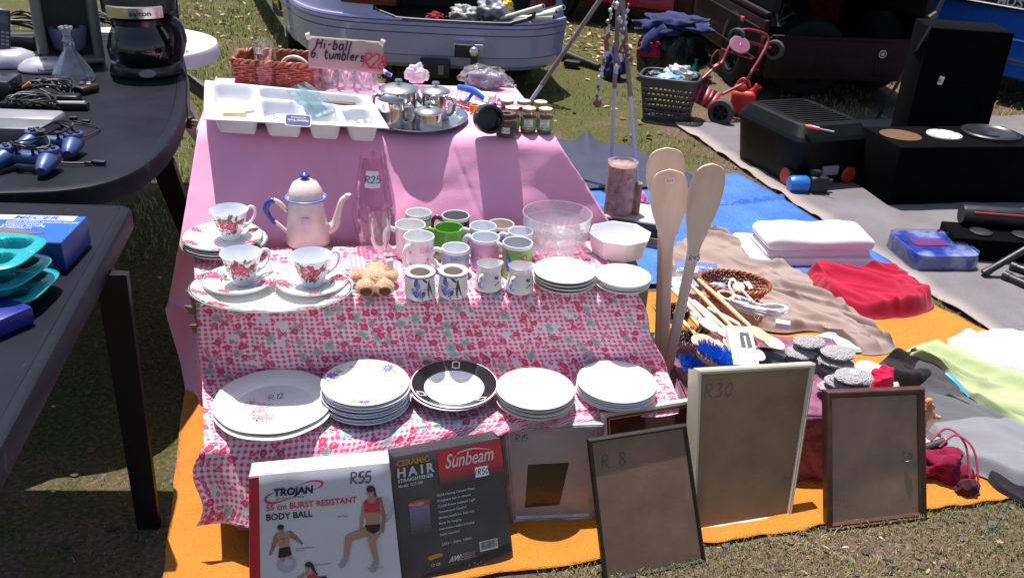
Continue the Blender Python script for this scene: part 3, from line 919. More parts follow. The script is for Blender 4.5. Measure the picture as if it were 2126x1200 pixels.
stepbox('cardboard_box', LL + d2 + Vector((.03, 0, 0)), LL.lerp(LR, .5) + d2, FL.lerp(FR, .5) + Vector((0, -.035, 0)), FL + Vector((.03, -.035, 0)), ZL - .006, 'cardboard box under the lower step behind the white ball box')
stepbox('cardboard_box', LL.lerp(LR, .505) + d2, LR + d2 + Vector((-.03, 0, 0)), FR + Vector((-.04, -.05, 0)), FL.lerp(FR, .505) + Vector((0, -.035, 0)), ZL - .006, 'cardboard box under the lower step behind the silver frame')
mb = MB()
for i, (dx, dz, w0, h0) in enumerate(((0, 0, .020, .05), (-.006, .045, .030, .03), (.004, .07, .016, .045), (-.004, .10, .024, .03))):
 a = P(404, 604, ZM - .012) + Vector((dx, .004 * (i % 2), -dz))
 mb.add([a, a + Vector((-w0, .006, -.006)), a + Vector((-w0 * .6, 0, -h0 * .6)), a + Vector((-w0 * .9, .01, -h0)), a + Vector((.012, .0, -h0 * .9))], [(0, 1, 2, 3, 4)])
tag(mb.build('torn_flap', card, solid=.003), 'torn cardboard flap sticking out beside the gingham at the left end', 'cardboard')
m, t, b = _new('gingham')
tu = t.nodes.new('ShaderNodeTexCoord').outputs['UV']
wn = N(t, 'ShaderNodeTexNoise', Scale=9., Detail=2.)
t.links.new(tu, wn.inputs['Vector'])
vm = t.nodes.new('ShaderNodeVectorMath'); vm.operation = 'SCALE'; t.links.new(wn.outputs['Color'], vm.inputs[0]); vm.inputs['Scale'].default_value = .012
va = t.nodes.new('ShaderNodeVectorMath'); va.operation = 'ADD'; t.links.new(tu, va.inputs[0]); t.links.new(vm.outputs[0], va.inputs[1])
sx = t.nodes.new('ShaderNodeSeparateXYZ'); t.links.new(va.outputs[0], sx.inputs[0])
PER = .0121
def stripe(o):
 fr = math_(t, 'FRACT', math_(t, 'MULTIPLY', o, 1 / PER))
 d = math_(t, 'ABSOLUTE', math_(t, 'SUBTRACT', fr, .5))
 return ramp(t, d, [(.23, 1.), (.27, 0.)])
s1, s2 = stripe(sx.outputs[0]), stripe(sx.outputs[1])
sm = math_(t, 'MULTIPLY', math_(t, 'ADD', s1, s2), .5)
base = ramp(t, sm, [(.05, (.84, .71, .78)), (.48, (.83, .47, .58)), (.55, (.81, .48, .58)), (.98, (.68, .085, .22))])
def motif(scale, lo, hi, r0, r1, col, base, off, dist=.03, extra=None):
 nd = N(t, 'ShaderNodeTexNoise', Scale=55., Detail=2.)
 a2 = t.nodes.new('ShaderNodeVectorMath'); a2.operation = 'MULTIPLY_ADD'
 t.links.new(nd.outputs['Color'], a2.inputs[0]); a2.inputs[1].default_value = (dist, dist, 0)
 a3 = t.nodes.new('ShaderNodeVectorMath'); a3.operation = 'ADD'; t.links.new(tu, a3.inputs[0]); a3.inputs[1].default_value = (off, off * .7, 0)
 t.links.new(a3.outputs[0], a2.inputs[2]); t.links.new(tu, nd.inputs['Vector'])
 vo = N(t, 'ShaderNodeTexVoronoi', Scale=scale); vo.voronoi_dimensions = '2D'
 t.links.new(a2.outputs[0], vo.inputs['Vector'])
 sp = t.nodes.new('ShaderNodeSeparateColor'); t.links.new(vo.outputs['Color'], sp.inputs[0])
 sel = math_(t, 'MULTIPLY', math_(t, 'GREATER_THAN', sp.outputs[0], lo), math_(t, 'LESS_THAN', sp.outputs[0], hi))
 dm = ramp(t, vo.outputs['Distance'], [(r0, 1.), (r1, 0.)])
 k = math_(t, 'MULTIPLY', sel, dm)
 if extra:
  col = ramp(t, vo.outputs['Distance'], extra)
 return mixc(t, k, base, col)
base = motif(26, .0, .15, .30, .34, (.72, .66, .74), base, 3.1, .014)
base = motif(30, .2, .56, .30, .34, (.24, .36, .33), base, 1.7, .022, [(.0, (.20, .33, .30)), (.3, (.42, .52, .50))])
base = motif(36, .38, .86, .26, .30, (.70, .07, .13), base, .4, .016, [(0, (.82, .30, .38)), (.12, (.72, .07, .14)), (.3, (.62, .04, .12))])
base = motif(52, .45, .97, .24, .29, (.75, .15, .25), base, 2.3, .012, [(0, (.85, .45, .52)), (.15, (.74, .12, .22))])
t.links.new(base, b.inputs['Base Color'])
b.inputs['Roughness'].default_value = .9; b.inputs['Sheen Weight'].default_value = .1; b.inputs['Specular IOR Level'].default_value = .2
add_bump(t, b, math_(t, 'ADD', nz(t, 26, 4), math_(t, 'MULTIPLY', nz(t, 600, 2), .2)), .35, .006)
GING = m
rowsG = [
 [KL + Vector((.0, 0, 0))] + [KL.lerp(KR, k) for k in (.25, .5, .75)] + [KR],
 [ML] + [ML.lerp(MR, k) for k in (.25, .5, .75)] + [MR],
 [P(420, 790, ZL + .002)] + [FL.lerp(FR, k) + Vector((0, -.012, 0)) for k in (.25, .5, .75)] + [P(1384, 772, ZL + .002)],
 [P(424, 930, ZL)] + [LL.lerp(LR, k) for k in (.25, .5, .75)] + [P(1410, 838, ZL)],
 [P(416, 1062, .10), P(640, 1070, .13), P(840, 960, .21), P(1090, 884, .265), P(1405, 846, .275)]]
def wrG(u, v, k, f, p):
 x = p.x
 if k == 0:
  e = f * (1 - f) * 4
  return Vector((.004 * math.sin(u * 40), 0, .003 + .004 * abs(noise.noise(Vector((u * 12, f * 3, 1)))) * e))
 if k == 1:
  am = math.sin(math.pi * f * .5)
  d = .012 * am * (noise.noise(Vector((u * 7 - f * .8, f, 9))) * 1.3 + .5 * math.sin(u * 26 + f * 3))
  d += .012 * math.exp(-((u - .05 - .11 * f) / .018) ** 2) * (1 - .3 * f)
  return Vector((.006 * math.sin(f * 9) * (1 if u > .97 else 0), -abs(d) - .004, 0))
 if k == 2:
  n = noise.noise(Vector((x * 9, f * 2.4, 3))); n2 = noise.noise(Vector((x * 22, f * 5, 8)))
  e = f ** 1.5
  return Vector((0, 0, .004 + e * (.014 * abs(n) + .006 * n2)))
 if k == 3:
  d = .013 * f * (math.sin(u * 37) + .8 * noise.noise(Vector((u * 14, f * 2, 4))))
  left = math.exp(-(u / .10) ** 2)
  return Vector((-.018 * left * math.sin(f * 6.0), d - .02 * math.sin(math.pi * f * .6) - .03 * left * f, .012 * (1 - f) * abs(noise.noise(Vector((x * 9, 2.4, 3))))))
 return Vector((0, 0, 0))
fnG = cloth_rows(rowsG, 5, 5, wrG, 0)
NU, NV_ = 220, 160
mb = MB()
pts = [[Vector(fnG(i / NU, j / NV_)) for i in range(NU + 1)] for j in range(NV_ + 1)]
vl = [0.]
for j in range(NV_): vl.append(vl[-1] + (pts[j + 1][NU // 2] - pts[j][NU // 2]).length)
mb.grid(lambda u, v: pts[int(round(v * NV_))][int(round(u * NU))], NU, NV_, uvfn=lambda u, v: (u * 1.02 + .02 * math.sin(v * 5), vl[int(round(v * NV_))]))
tag(mb.build('tablecloth', GING, solid=.0015, ang=60), 'pink and white gingham cloth with cherries and leaves over the two lower steps', 'tablecloth')
# ================================================================ ware on the stall
white = M('porcelain', (.80, .80, .80), .12, coat=.4, var=.015)
white2 = M('china_cool', (.76, .78, .82), .12, coat=.4, var=.015)
cream = M('cream_china', (.74, .69, .63), .2, coat=.3, var=.02)
rose_d = M('rose_dark', (.40, .012, .055), .35); rose_p = M('rose_pink', (.62, .075, .17), .35); rose_l = M('rose_pale', (.80, .40, .48), .35); leaf_g = M('print_leaf', (.10, .17, .07), .4)
plum = M('print_plum', (.38, .05, .12), .35)
ROSE = [rose_d, rose_p, rose_l, leaf_g]
sticker_w = M('sticker_white', (.80, .79, .82), .6, var=.03)
pencil = M('pencil', (.10, .09, .085), .8)
def face(p): return -math.atan2(p.x, p.y)
def plate_prof(r, h, well=.62, t=.0035, deep=.0):
 return [(0, t), (well * .8 * r, t), (well * r, t + .002), ((well + .08) * r, t + (h - t) * .5), ((well + .16) * r, t + (h - t) * .68), (.97 * r, h), (.995 * r, h - .0005), (r, h - .002), (.97 * r, h - .0045), ((well + .12) * r, (h - t) * .42), (well * .92 * r, .0015), (well * .86 * r, 0), (well * .8 * r, .0015), (0, .002)]
def bowl_prof(r, h, t=.0035):
 return [(0, .006), (.40 * r, .0065), (.55 * r, .012), (.66 * r, h * .55), (.69 * r, h * .64), (.97 * r, h), (r, h - .001), (.985 * r, h - .0035), (.70 * r, h * .52), (.58 * r, .009), (.46 * r, .003), (.42 * r, 0), (.39 * r, .003), (0, .0035)]
def upper(prof):                                   # the upper skin of a profile
 out = [prof[0]]
 for p in prof[1:]:
  if p[0] <= out[-1][0]: break
  out.append(p)
 return prof_z(out)
def price(parent, st, Mx, w_=.03, h_=.022, ink=None, bg=None, name='price_sticker', fn=None, size=None):
 """a paper sticker with a handwritten price, centred on Mx"""
 mb = MB()
 rr = random.Random(len(st) + int(w_ * 1e4))
 n = 6
 g_ = lambda u, v: ((u - .5) * w_ * (1 + .04 * math.sin(v * 5)), (v - .5) * h_ * (1 + .04 * math.sin(u * 4)), .0006)
 mb.grid((lambda u, v: fn(*g_(u, v))) if fn else g_, n, n, 0, Mx=Mx)
 if st:
  sz = size or min(h_ * .55, w_ / (len(st) * .72))
  wid = sz * (len(st) * .66 - .1)
  mb.hand(st, sz, 1, Mx, x=-wid / 2, y=-sz * .5, z=.0012, wd=.13, fn=fn)
 return mb.build(name, [bg or sticker_w, ink or ink_black], parent)
def handle(mb, pts, r, mat=0, flat=1., seg=10):
 mb.tube(pts, r, seg, mat, smooth=5, flat=flat)
def rose_plate(name, loc, r, h, label, cat, n_roses, a0=0., size=.13, group=None, sx=1., sy=1., rz=0., seed=1, rad=.83, well=.62):
 pr_ = plate_prof(r, h, well)
 mb = MB(); mb.lathe(pr_, 72, 0, sx=sx, sy=sy)
 mb.lathe([(.975 * r, h + .0003), (.992 * r, h)], 72, 5, sx=sx, sy=sy)
 uz = upper(pr_); rr = random.Random(seed)
 fn = lambda x, y, l: (x * sx, y * sy, uz(math.hypot(x, y)) + l)
 for i in range(n_roses):
  a = R(a0) + 2 * math.pi * i / n_roses
  s = r * size * (1 if i % 2 == 0 else .7)
  mb.shapes(rose(r * rad * math.cos(a), r * rad * math.sin(a), s, rr, 1, 2, 3, 4), fn)
 o = mb.build(name, [white] + ROSE + [M('print_grey', (.35, .34, .3), .4)], loc=loc, rot=(0, 0, rz), ang=30)
 return tag(o, label, cat, group)
def cup_prof(r, h):
 out = [(r * .50, 0), (r * .52, .004), (r * .50, .010), (r * .53, .014), (r * .64, h * .22), (r * .76, h * .45), (r * .84, h * .68), (r * .92, h * .88), (r, h)]
 inn = [(r * .975, h + .0008), (r * .90, h * .88), (r * .81, h * .66), (r * .70, h * .35), (r * .5, h * .2), (0, h * .17)]
 return [(0, .004), (r * .44, .003), (r * .46, 0)] + out + inn, out
def teacup(loc, r, h, rz, hang, label, seed):
 t_ = thing('teacup', label, 'cup', loc, rz, 'rose teacups')
 pr_, out = cup_prof(r, h)
 mb = MB(); mb.lathe(pr_, 56, 0)
 rz_ = prof_z([(z, q) for q, z in out])
 rr = random.Random(seed)
 fn = lambda x, y, l: ((rz_(y) + l) * math.cos(-math.pi / 2 + x / (r * .85)), (rz_(y) + l) * math.sin(-math.pi / 2 + x / (r * .85)), y)
 mb.shapes(rose(-.004, h * .60, r * .48, rr, 1, 2, 3, 4), fn)
 mb.shapes(rose(r * .55, h * .68, r * .17, rr, 5, 1, 2, 4), fn)
 mb.shapes([(ell(-.1 * r, h * .3, .09 * r, .07 * r, 0, 7), 1, 2), (ell(.35 * r, h * .38, .06 * r, .06 * r, 0, 7), 5, 2), (ell(.2 * r, h * .3, .10 * r, .04 * r, .7, 6), 4, 2), (ell(-.85 * r, h * .75, .16 * r, .05 * r, .2, 6), 4, 2), (ell(-.8 * r, h * .55, .12 * r, .04 * r, -.5, 6), 4, 2)], fn)
 mb.build('cup_body', [white2] + ROSE + [plum], t_, ang=30)
 mb = MB()
 a = R(hang); ca_, sa_ = math.cos(a), math.sin(a)
 prf = [(r * .84, h * .78), (r * 1.16, h * .94), (r * 1.42, h * .86), (r * 1.42, h * .62), (r * 1.15, h * .4), (r * .70, h * .26)]
 handle(mb, [(q * ca_, q * sa_, z) for q, z in prf], [.0055, .0045, .0042, .0042, .0045, .006])
 mb.build('handle', white2, t_)
 return t_
ZC = ZM + .006
q = P(465, 491, ZC + .045); rp = 81 * mpp(q)
for i in range(4):
 lab = 'rose bordered plate on top of the stack at the back left of the gingham' if i == 3 else 'rose bordered plate lower in the stack carrying a teacup at the back left'
 if i < 2:
  mb = MB(); mb.lathe(bowl_prof(rp * 1.07, .03), 64, 0); mb.lathe([(rp * 1.045, .0303), (rp * 1.062, .0302)], 64, 1)
  tag(mb.build('soup_plate', [white, M('print_grey', (0, 0, 0))], loc=(q.x + .001 * i, q.y, ZC + i * .008), ang=30), 'white soup plate with grey edge line at the bottom of the stack with the teacup', 'plate', 'stacked rose plates')
 else:
  rose_plate('plate', (q.x - .002, q.y - .003, ZC + .022 + (i - 2) * .009), rp, .020, lab, 'plate', 6, 200, .17, 'stacked rose plates', seed=4, rz=face(q))
cz = ZC + .031 + .004
c_ = P(480, 493, cz); r_ = 39 * mpp(c_)
teacup((c_.x, c_.y, cz), r_, .082, face(c_), 22, 'rose teacup standing on the stack of rose plates at the back left', 3)
q = P(566, 594, ZC + .018); a_ = 166 * mpp(q)
rose_plate('platter', (q.x, q.y - .012, ZC), a_, .024, 'large oval rose platter holding two saucers on the front left of the middle step', 'platter', 10, 90, .13, sx=1, sy=.70, rz=R(2), seed=9, rad=.87, well=.70)
for (x, y, cx, cyr, lab1, lab2, sd, ha) in ((496, 581, 505, 586, 'rose saucer on the left end of the oval platter', 'rose teacup on the left saucer of the oval platter', 5, 20), (647, 584, 649, 590, 'rose saucer on the right end of the oval platter', 'rose teacup on the right saucer of the oval platter', 6, 22)):
 s_ = P(x, y, ZC + .022); rs = 74 * mpp(s_)
 rose_plate('saucer', (s_.x, s_.y, ZC + .006), rs, .021, lab1, 'saucer', 4, 150 if x < 600 else 185, .24, 'saucers on the platter', seed=sd, rad=.76, rz=face(s_), well=.5)
 cz = ZC + .0108
 c_ = P(cx, cyr, cz)
 teacup((c_.x, c_.y, cz), 42 * mpp(c_), .082, face(c_), ha, lab2, sd)
enam = M('cream_enamel', (.74, .66, .60), .28, coat=.4, dirt=.25, ns=20)
blue_e = M('blue_enamel', (.03, .05, .30), .25, coat=.4)
blue_l = M('blue_line', (.16, .20, .52), .3, coat=.3)
q = P(640, 503, ZC); s = mpp(q)
tp = thing('coffee_pot', 'chipped cream enamel coffee pot with blue handle and blue lid knob', 'coffee pot', q, face(q))
rb, rt, hb = 45 * s, 35 * s, .138
mb = MB(); mb.lathe([(0, .002), (rb * .95, 0), (rb, .004), (rb * 1.01, .012), (rt * 1.05, hb * .74), (rt * 1.02, hb * .84), (rt * .93, hb * .93), (rt * .98, hb * .985), (rt * .9, hb * .99), (rt * .85, hb * .8), (0, hb * .7)], 56)
mb.build('pot_body', enam, tp)
mb = MB(); mb.tube([(rt * 1.13 * math.cos(a), rt * 1.13 * math.sin(a), hb * .985) for a in [2 * math.pi * i / 48 for i in range(48)]], .0035, 8, closed=True); mb.lathe([(rt * .9, hb * .97), (rt * 1.13, hb * .985)], 48, 1)
mb.build('rim', [blue_l, enam], tp)
mb = MB(); mb.lathe([(rt * .98, hb), (rt * 1.0, hb + .006), (rt * .93, hb + .020), (rt * .7, hb + .040), (rt * .35, hb + .049), (0, hb + .051)], 48)
ld_ = mb.build('lid', enam, tp)
mb = MB(); mb.lathe([(.006, hb + .048), (.008, hb + .053), (.014, hb + .058), (.013, hb + .063), (.005, hb + .069), (0, hb + .071)], 24); mb.build('knob', blue_e, ld_)
mb = MB(); handle(mb, [(rb * .9, 0, .035), (rb * 1.25, 0, .05), (rb * 1.42, 0, .085), (rb * 1.62, 0, .122), (rb * 1.9, 0, .136)], [.018, .015, .011, .009, .007]); mb.lathe([(.003, .006), (.009, .010)], 16, 0, T(rb * 1.88, 0, .130)); mb.build('spout', enam, tp)
mb = MB(); handle(mb, [(-rb * .93, 0, .034), (-rb * 1.2, 0, .052), (-rb * 1.62, 0, .078), (-rb * 1.78, 0, .106), (-rb * 1.55, 0, .128), (-rb * 1.2, 0, .122), (-rt * 1.1, 0, .095)], [.006, .006, .0075, .009, .008, .007, .006])
ho = mb.build('handle', [enam, blue_e], tp)
for p_ in ho.data.polygons:
 if p_.center.x < -rb * 1.38 : p_.material_index = 1
price(tp, 'R25', T(-.006, -rb * .95, .083, rx=86), .026, .019, M('ink_faint', (.55, .42, .52), .7), M('sticker_pink', (.80, .66, .74), .6))
gclear = glass('clear_glass'); gpink = glass('rosy_glass', (.94, .86, .91), .03, .24)
def lathe_glass(name, label, cat, loc, out, t, mat, seg=48, group=None, floor=.01, wob=None):
 inn = [(max(0, r - t), z) for r, z in reversed(out) if z > floor]
 mb = MB(); mb.lathe([(0, 0)] + out + inn + [(0, floor)], seg, wob=wob)
 return tag(mb.build(name, mat, loc=loc, ang=50), label, cat, group)
q = P(778, 511, ZC); s = mpp(q); hv = .268
vo = [(25 * s, 0), (28 * s, .004), (37 * s, .03), (44 * s, .075), (45 * s, .105), (42 * s, .15), (35 * s, .20), (27.5 * s, .245), (26 * s, hv)]
vz = lathe_glass('vase', 'tall clear bulging glass vase with a white R25 price sticker', 'vase', q, vo, .0022, gpink)
rzv = prof_z([(z, r) for r, z in vo])
fnv = lambda x, y, z: ((rzv(y) + .001 + z) * math.cos(-math.pi / 2 + x / .04), (rzv(y) + .001 + z) * math.sin(-math.pi / 2 + x / .04), y)
price(vz, 'R25', None, .033, .044, ink_blue, fn=lambda x, y, z: fnv(x + .004, y + .213, z), size=.018)
q = P(790, 556, ZC); s = mpp(q)
lathe_glass('champagne_flute', 'clear champagne flute standing behind the teddy bear', 'glass', q, [(20 * s, 0), (20 * s, .0015), (4 * s, .005), (3 * s, .012), (3 * s, .035), (6 * s, .042), (14 * s, .058), (20 * s, .085), (22 * s, .115), (22.5 * s, .152)], .0013, gclear, 40, floor=.044)
fur, t, b = _new('teddy_fur')
f = nz(t, 30, 5, .7)
t.links.new(ramp(t, f, [(.3, (.66, .38, .22)), (.7, (.82, .54, .34))]), b.inputs['Base Color'])
b.inputs['Roughness'].default_value = 1; b.inputs['Sheen Weight'].default_value = .4
add_bump(t, b, nz(t, 260, 3), .8, .006)
q = P(780, 604, ZC); s = mpp(q)
tb = thing('teddy_bear', 'small tan teddy bear lying on its back with brown foot pads', 'teddy bear', q, face(q)); tb.scale = (.92, .92, .88)
mb = MB()
def fuzz(c, rad, sd): mb.blob(c, rad, 4, .10, 9, seed=sd)
fuzz((0, .012, .036), (29 * s, .040, .033), 1)
fuzz((.002, .062, .038), (23 * s, .030, .026), 2)
fuzz((-39 * s, .040, .032), (15 * s, .026, .020), 3); fuzz((37 * s, .036, .030), (14 * s, .024, .019), 4)
fuzz((-22 * s, -.026, .025), (22 * s, .026, .025), 5); fuzz((19 * s, -.026, .025), (21 * s, .026, .025), 6)
fuzz((0, .086, .040), (10 * s, .012, .012), 7)
bo = mb.build('body', fur, tb, ang=180)
md = bo.modifiers.new('join', 'REMESH'); md.mode = 'VOXEL'; md.voxel_size = .0022; md.use_smooth_shade = True
mb = MB()
for _ in range(5200):
 k = rng.choice([((0, .012, .036), (29 * s, .040, .033)), ((.002, .062, .038), (23 * s, .030, .026)), ((-39 * s, .040, .032), (15 * s, .026, .020)), ((37 * s, .036, .030), (14 * s, .024, .019)), ((-22 * s, -.026, .025), (22 * s, .026, .025)), ((19 * s, -.026, .025), (21 * s, .026, .025))])
 d = Vector((rng.gauss(0, 1), rng.gauss(0, 1), rng.gauss(0, 1))).normalized()
 p = Vector(k[0]) + Vector((d.x * k[1][0], d.y * k[1][1], d.z * k[1][2])) * .985
 if p.z < .003 or (p.y < -.04 and abs(d.y) > .8): continue
 tip = p + d * rng.uniform(.002, .005) + Vector((rng.uniform(-1, 1), rng.uniform(-1, 1), rng.uniform(-1, .3))) * .0025
 sd = d.orthogonal().normalized() * .0006
 mb.add([p - sd, p + sd, tip], [(0, 1, 2)])
mb.build('fur', fur, tb)
for x in (-22 * s, 19 * s):
 mb = MB(); mb.blob((x + .001, -.0475, .023), (13.5 * s, .006, .0145), 3, .04); mb.build('foot_pad', M('brown_felt', (.15, .045, .03), 1., bump=.5, bs=300), tb)
mb = MB(); mb.tube([(-.010, .066, .064), (0, .060, .0665), (.010, .067, .064)], .0009, 5, smooth=4); mb.tube([(0, .060, .0665), (0, .075, .062)], .0009, 5); mb.build('mouth', M('brown_thread', (.2, .08, .05), .9), tb)
mb = MB(); mb.grid(lambda u, v: (.030 + .020 * u + .002 * v, .035 + .008 * v, .045 + .034 * v + .003 * math.sin(3 * u)), 4, 4); mb.hand('R10', .008, 1, T(.033, .040, .062, rx=82, rz=4), wd=.1); mb.build('price_tag', [paper, pencil], tb, solid=.0004)
def mug(x, y, wpx, label, outer, inner, rim, h=.085, hang=None, taper=1., hmat=None, decal=None, mats=(), name='mug', bulge=0.):
 p = P(x, y, ZC + h); r = wpx / 2 * mpp(p)
 t_ = thing(name, label, 'mug', (p.x, p.y, ZC), face(p), 'mugs on the gingham')
 mb = MB()
 lip = .010
 out = [(r * taper * .96, 0), (r * taper, .004), (lerp(r * taper, r, .4) * (1 + bulge), h * .4), (lerp(r * taper, r, .85), h - lip), (r, h - .0012)]
 prm = [(0, .002)] + out + [(r - .0012, h), (r - .003, h - .0012), (r - .0035, h * .5), (r * taper - .005, .010), (0, .007)]
 mts = [0, 0, 0, 0, 2, 2, 2, 1, 1, 1]
 mb.lathe(prm, 56, mats=mts)
 rz_ = prof_z([(z, q) for q, z in out])
 fn = lambda a, z, l: ((rz_(z) + l) * math.cos(-math.pi / 2 + a / r), (rz_(z) + l) * math.sin(-math.pi / 2 + a / r), z)
 if decal: decal(mb, fn, r, h)
 mb.build('mug_body', [outer, inner, rim] + list(mats), t_, ang=32)
 if hang is not None:
  a = R(hang); ca_, sa_ = math.cos(a), math.sin(a)
  mb = MB(); handle(mb, [(q * ca_, q * sa_, z) for q, z in [(r * .97 * lerp(taper, 1, .8), h * .80), (r + .016, h * .86), (r + .027, h * .68), (r + .026, h * .42), (r + .012, h * .22), (r * lerp(taper, 1, .15) * .97, h * .20)]], [.006, .0052, .005, .005, .0055, .006], flat=1.25)
  mb.build('handle', hmat or inner, t_)
 return t_
mw_ = white; mgrey = M('mug_greyish', (.60, .60, .62), .15, coat=.3)
green_i = M('lime_glaze', (.16, .46, .05), .15, coat=.5); dkbrown = M('dark_brown_glaze', (.035, .025, .022), .2, coat=.5)
def d_stripes(mb, fn, r, h):
 for k in range(-8, 9): mb.shapes([([(k * .0042, .01), (k * .0042 + .0012, .01), (k * .0042 + .0012, h - .016), (k * .0042, h - .016)], 3 + (k % 2), 1)], fn)
 for z in (h - .016, .012): mb.shapes([([(i * .004, z), (i * .004 + .004, z), (i * .004 + .004, z + .0022), (i * .004, z + .0022)], 3, 2) for i in range(-10, 10)], fn)
mug(869, 440, 54, 'white mug with thin brown stripes at the back of the mug group', mw_, mw_, mw_, .088, None, decal=d_stripes, mats=[dkbrown, M('ochre', (.5, .28, .08), .4)])
mug(946, 446, 58, 'dark brown and pink mug at the back behind the green one', M('mug_dusty', (.42, .26, .27), .25, coat=.3), M('mug_in_grey', (.42, .38, .38), .2), mw_, .085, 172, hmat=dkbrown,
 decal=lambda mb, fn, r, h: mb.shapes([([(i * .005, h * .62), (i * .005 + .005, h * .62), (i * .005 + .005, h - .011), (i * .005, h - .011)], 3, 1) for i in range(-11, 11)], fn), mats=[dkbrown])
mug(1040, 464, 56, 'beige lined purple mug tucked behind the pale blue mug', M('purple_glaze', (.12, .11, .36), .2, coat=.4), M('beige_in', (.62, .54, .47), .3), mw_, .072, None)
mug(852, 465, 64, 'plain white tapered mug with its handle to the left beside the flute', mw_, mw_, mw_, .095, 178, .93,)
def d_red(mb, fn, r, h):
 mb.shapes([([(.006, .0), (.024, 0), (.03, .0), (.030, h * .44), (.024, h * .36), (.016, h * .24), (.010, h * .12)], 3, 1)], fn)
 rr = random.Random(4)
 for i in range(4):
  x = .003
  while x < .028:
   w0 = rr.uniform(.002, .005); z = h * .76 - i * .0042
   mb.shapes([([(x, z), (x + w0, z + .0004), (x + w0, z + .0016), (x, z + .0013)], 3, 1)], fn); x += w0 + .0012
 mb.hand('ly', .012, 3, None, x=-.033, y=h * .62, z=.0005, wd=.12, fn=fn); mb.hand('e', .014, 3, None, x=-.029, y=h * .56, z=.0005, wd=.12, fn=fn)
mug(870, 489, 64, 'white mug with red swoosh and tiny red writing in front of the plain white one', mw_, mw_, mw_, .092, 235, .86, decal=d_red, mats=[M('print_red', (.66, .02, .04), .3)])
mug(932, 471, 61, 'lime green mug inside and out in the middle of the mugs', green_i, green_i, green_i, .088, 170)
mug(1003, 468, 57, 'pale blue and white mug behind the pink butterfly mug', M('pale_blue_glaze', (.55, .62, .75), .2, coat=.3), white2, mw_, .088, 185)
def d_flow(mb, fn, r, h):
 rr = random.Random(8)
 for i in range(26):
  mb.shapes([(ell(rr.uniform(-.045, .045), rr.uniform(.01, h - .014), rr.uniform(.003, .007), rr.uniform(.003, .006), rr.uniform(0, 3), 9, .15, 5), 3 + i % 4, 1 + i % 3)], fn)
PR = [M('print_red', (0, 0, 0)), M('print_blue', (.03, .07, .42), .3), M('print_yellow', (.72, .52, .08), .3), M('print_teal', (.12, .42, .45), .3)]
mug(1081, 479, 53, 'white mug with red and orange flowers right of the pale blue mug', mw_, white2, mw_, .08, 185, decal=d_flow, mats=PR)
def d_butter(mb, fn, r, h):
 for i in range(-9, 10):
  for j in range(9): mb.shapes([(ell(i * .0048 + (.0024 if j % 2 else 0), h * .42 + j * .0048, .0009, .0009, 0, 6), 4, 1)], fn)
 for sgn in (-1, 1):
  mb.shapes([([(0, h * .34), (sgn * .007, h * .50), (sgn * .019, h * .60), (sgn * .024, h * .54), (sgn * .018, h * .38), (sgn * .008, h * .32)], 3, 2), ([(0, h * .34), (sgn * .012, h * .32), (sgn * .017, h * .18), (sgn * .010, h * .08), (sgn * .004, h * .16)], 3, 2)], fn)
  mb.shapes([(ell(sgn * .014, h * .48, .005, .0022, sgn * .7, 8), 4, 3), (ell(sgn * .010, h * .2, .0035, .002, -sgn * .7, 8), 4, 3)], fn)
  for a in (.3, .6, .9): mb.shapes([([(0, h * .345), (sgn * .018 * math.cos(a), h * .34 + .018 * math.sin(a)), (sgn * .018 * math.cos(a + .06), h * .34 + .018 * math.sin(a + .06))], 5, 4)], fn)
 mb.shapes([(ell(0, h * .32, .0014, .012, 0, 8), 5, 5)], fn)
mug(1008, 491, 60, 'pink dotted mug with a butterfly print in front of the pale blue mug', M('mug_pink', (.66, .34, .52), .25, coat=.3), white2, mw_, .092, 150, decal=d_butter, mats=[M('butterfly_pink', (.62, .08, .33), .3), M('print_white', (.8, .76, .8), .3), M('print_mauve', (.25, .05, .2), .3)])
def d_pig(mb, fn, r, h):
 mb.shapes([(ell(-.013, h * .42, .015, .011, .1, 16, .04, 3), 3, 1), (ell(.016, h * .48, .013, .013, 0, 14, .05, 4), 3, 1), (ell(.021, h * .20, .010, .012, 0, 12), 3, 1)], fn)
 rr = random.Random(2)
 for i in range(16): mb.shapes([(ell(rr.uniform(-.04, .04), rr.uniform(.006, h - .016), .0028, .0022, rr.uniform(0, 3), 8, .2, 5), 4 + i % 2, 2)], fn)
 mb.shapes([(ell(.002, h * .25, .005, .005, 0, 10, .3, 5), 5, 3), (ell(.0, h * .72, .004, .004, 0, 10, .3, 5), 5, 3)], fn)
mug(946, 513, 58, 'small aqua mug with pink blobs and flowers in front of the green mug', M('mug_aqua', (.20, .44, .55), .25, coat=.3), white2, mw_, .074, 172, decal=d_pig, mats=[M('pig_pink', (.76, .36, .50), .3), M('print_purple', (.25, .18, .5), .3), M('print_magenta', (.6, .08, .35), .3)])
def d_col(mb, fn, r, h):
 mb.shapes([(ell(-.024, h * .5, .0085, .026, .05, 16, .05, 6), 4, 1), (ell(.012, h * .52, .008, .012, 0, 12, .05, 3), 4, 1), (ell(-.004, h * .36, .010, .010, 0, 12), 6, 1), (ell(.022, h * .68, .008, .0085, 0, 12), 3, 1), (ell(.022, h * .68, .004, .004, 0, 10), 7, 2), (ell(.028, h * .42, .008, .01, 0, 12), 4, 1), (ell(-.03, h * .8, .006, .005, 0, 9), 3, 1)], fn)
 rr = random.Random(5)
 for i in range(22): mb.shapes([(ell(-.024 + rr.uniform(-.006, .006), h * .5 + rr.uniform(-.022, .022), .0012, .0016, 0, 6), 6 if i % 2 else 8, 3)], fn)
 for i in range(12): mb.shapes([(ell(rr.uniform(-.035, .035), rr.uniform(.004, h - .018), .002, .002, 0, 7, .3, 5), 3 + i % 5, 2)], fn)
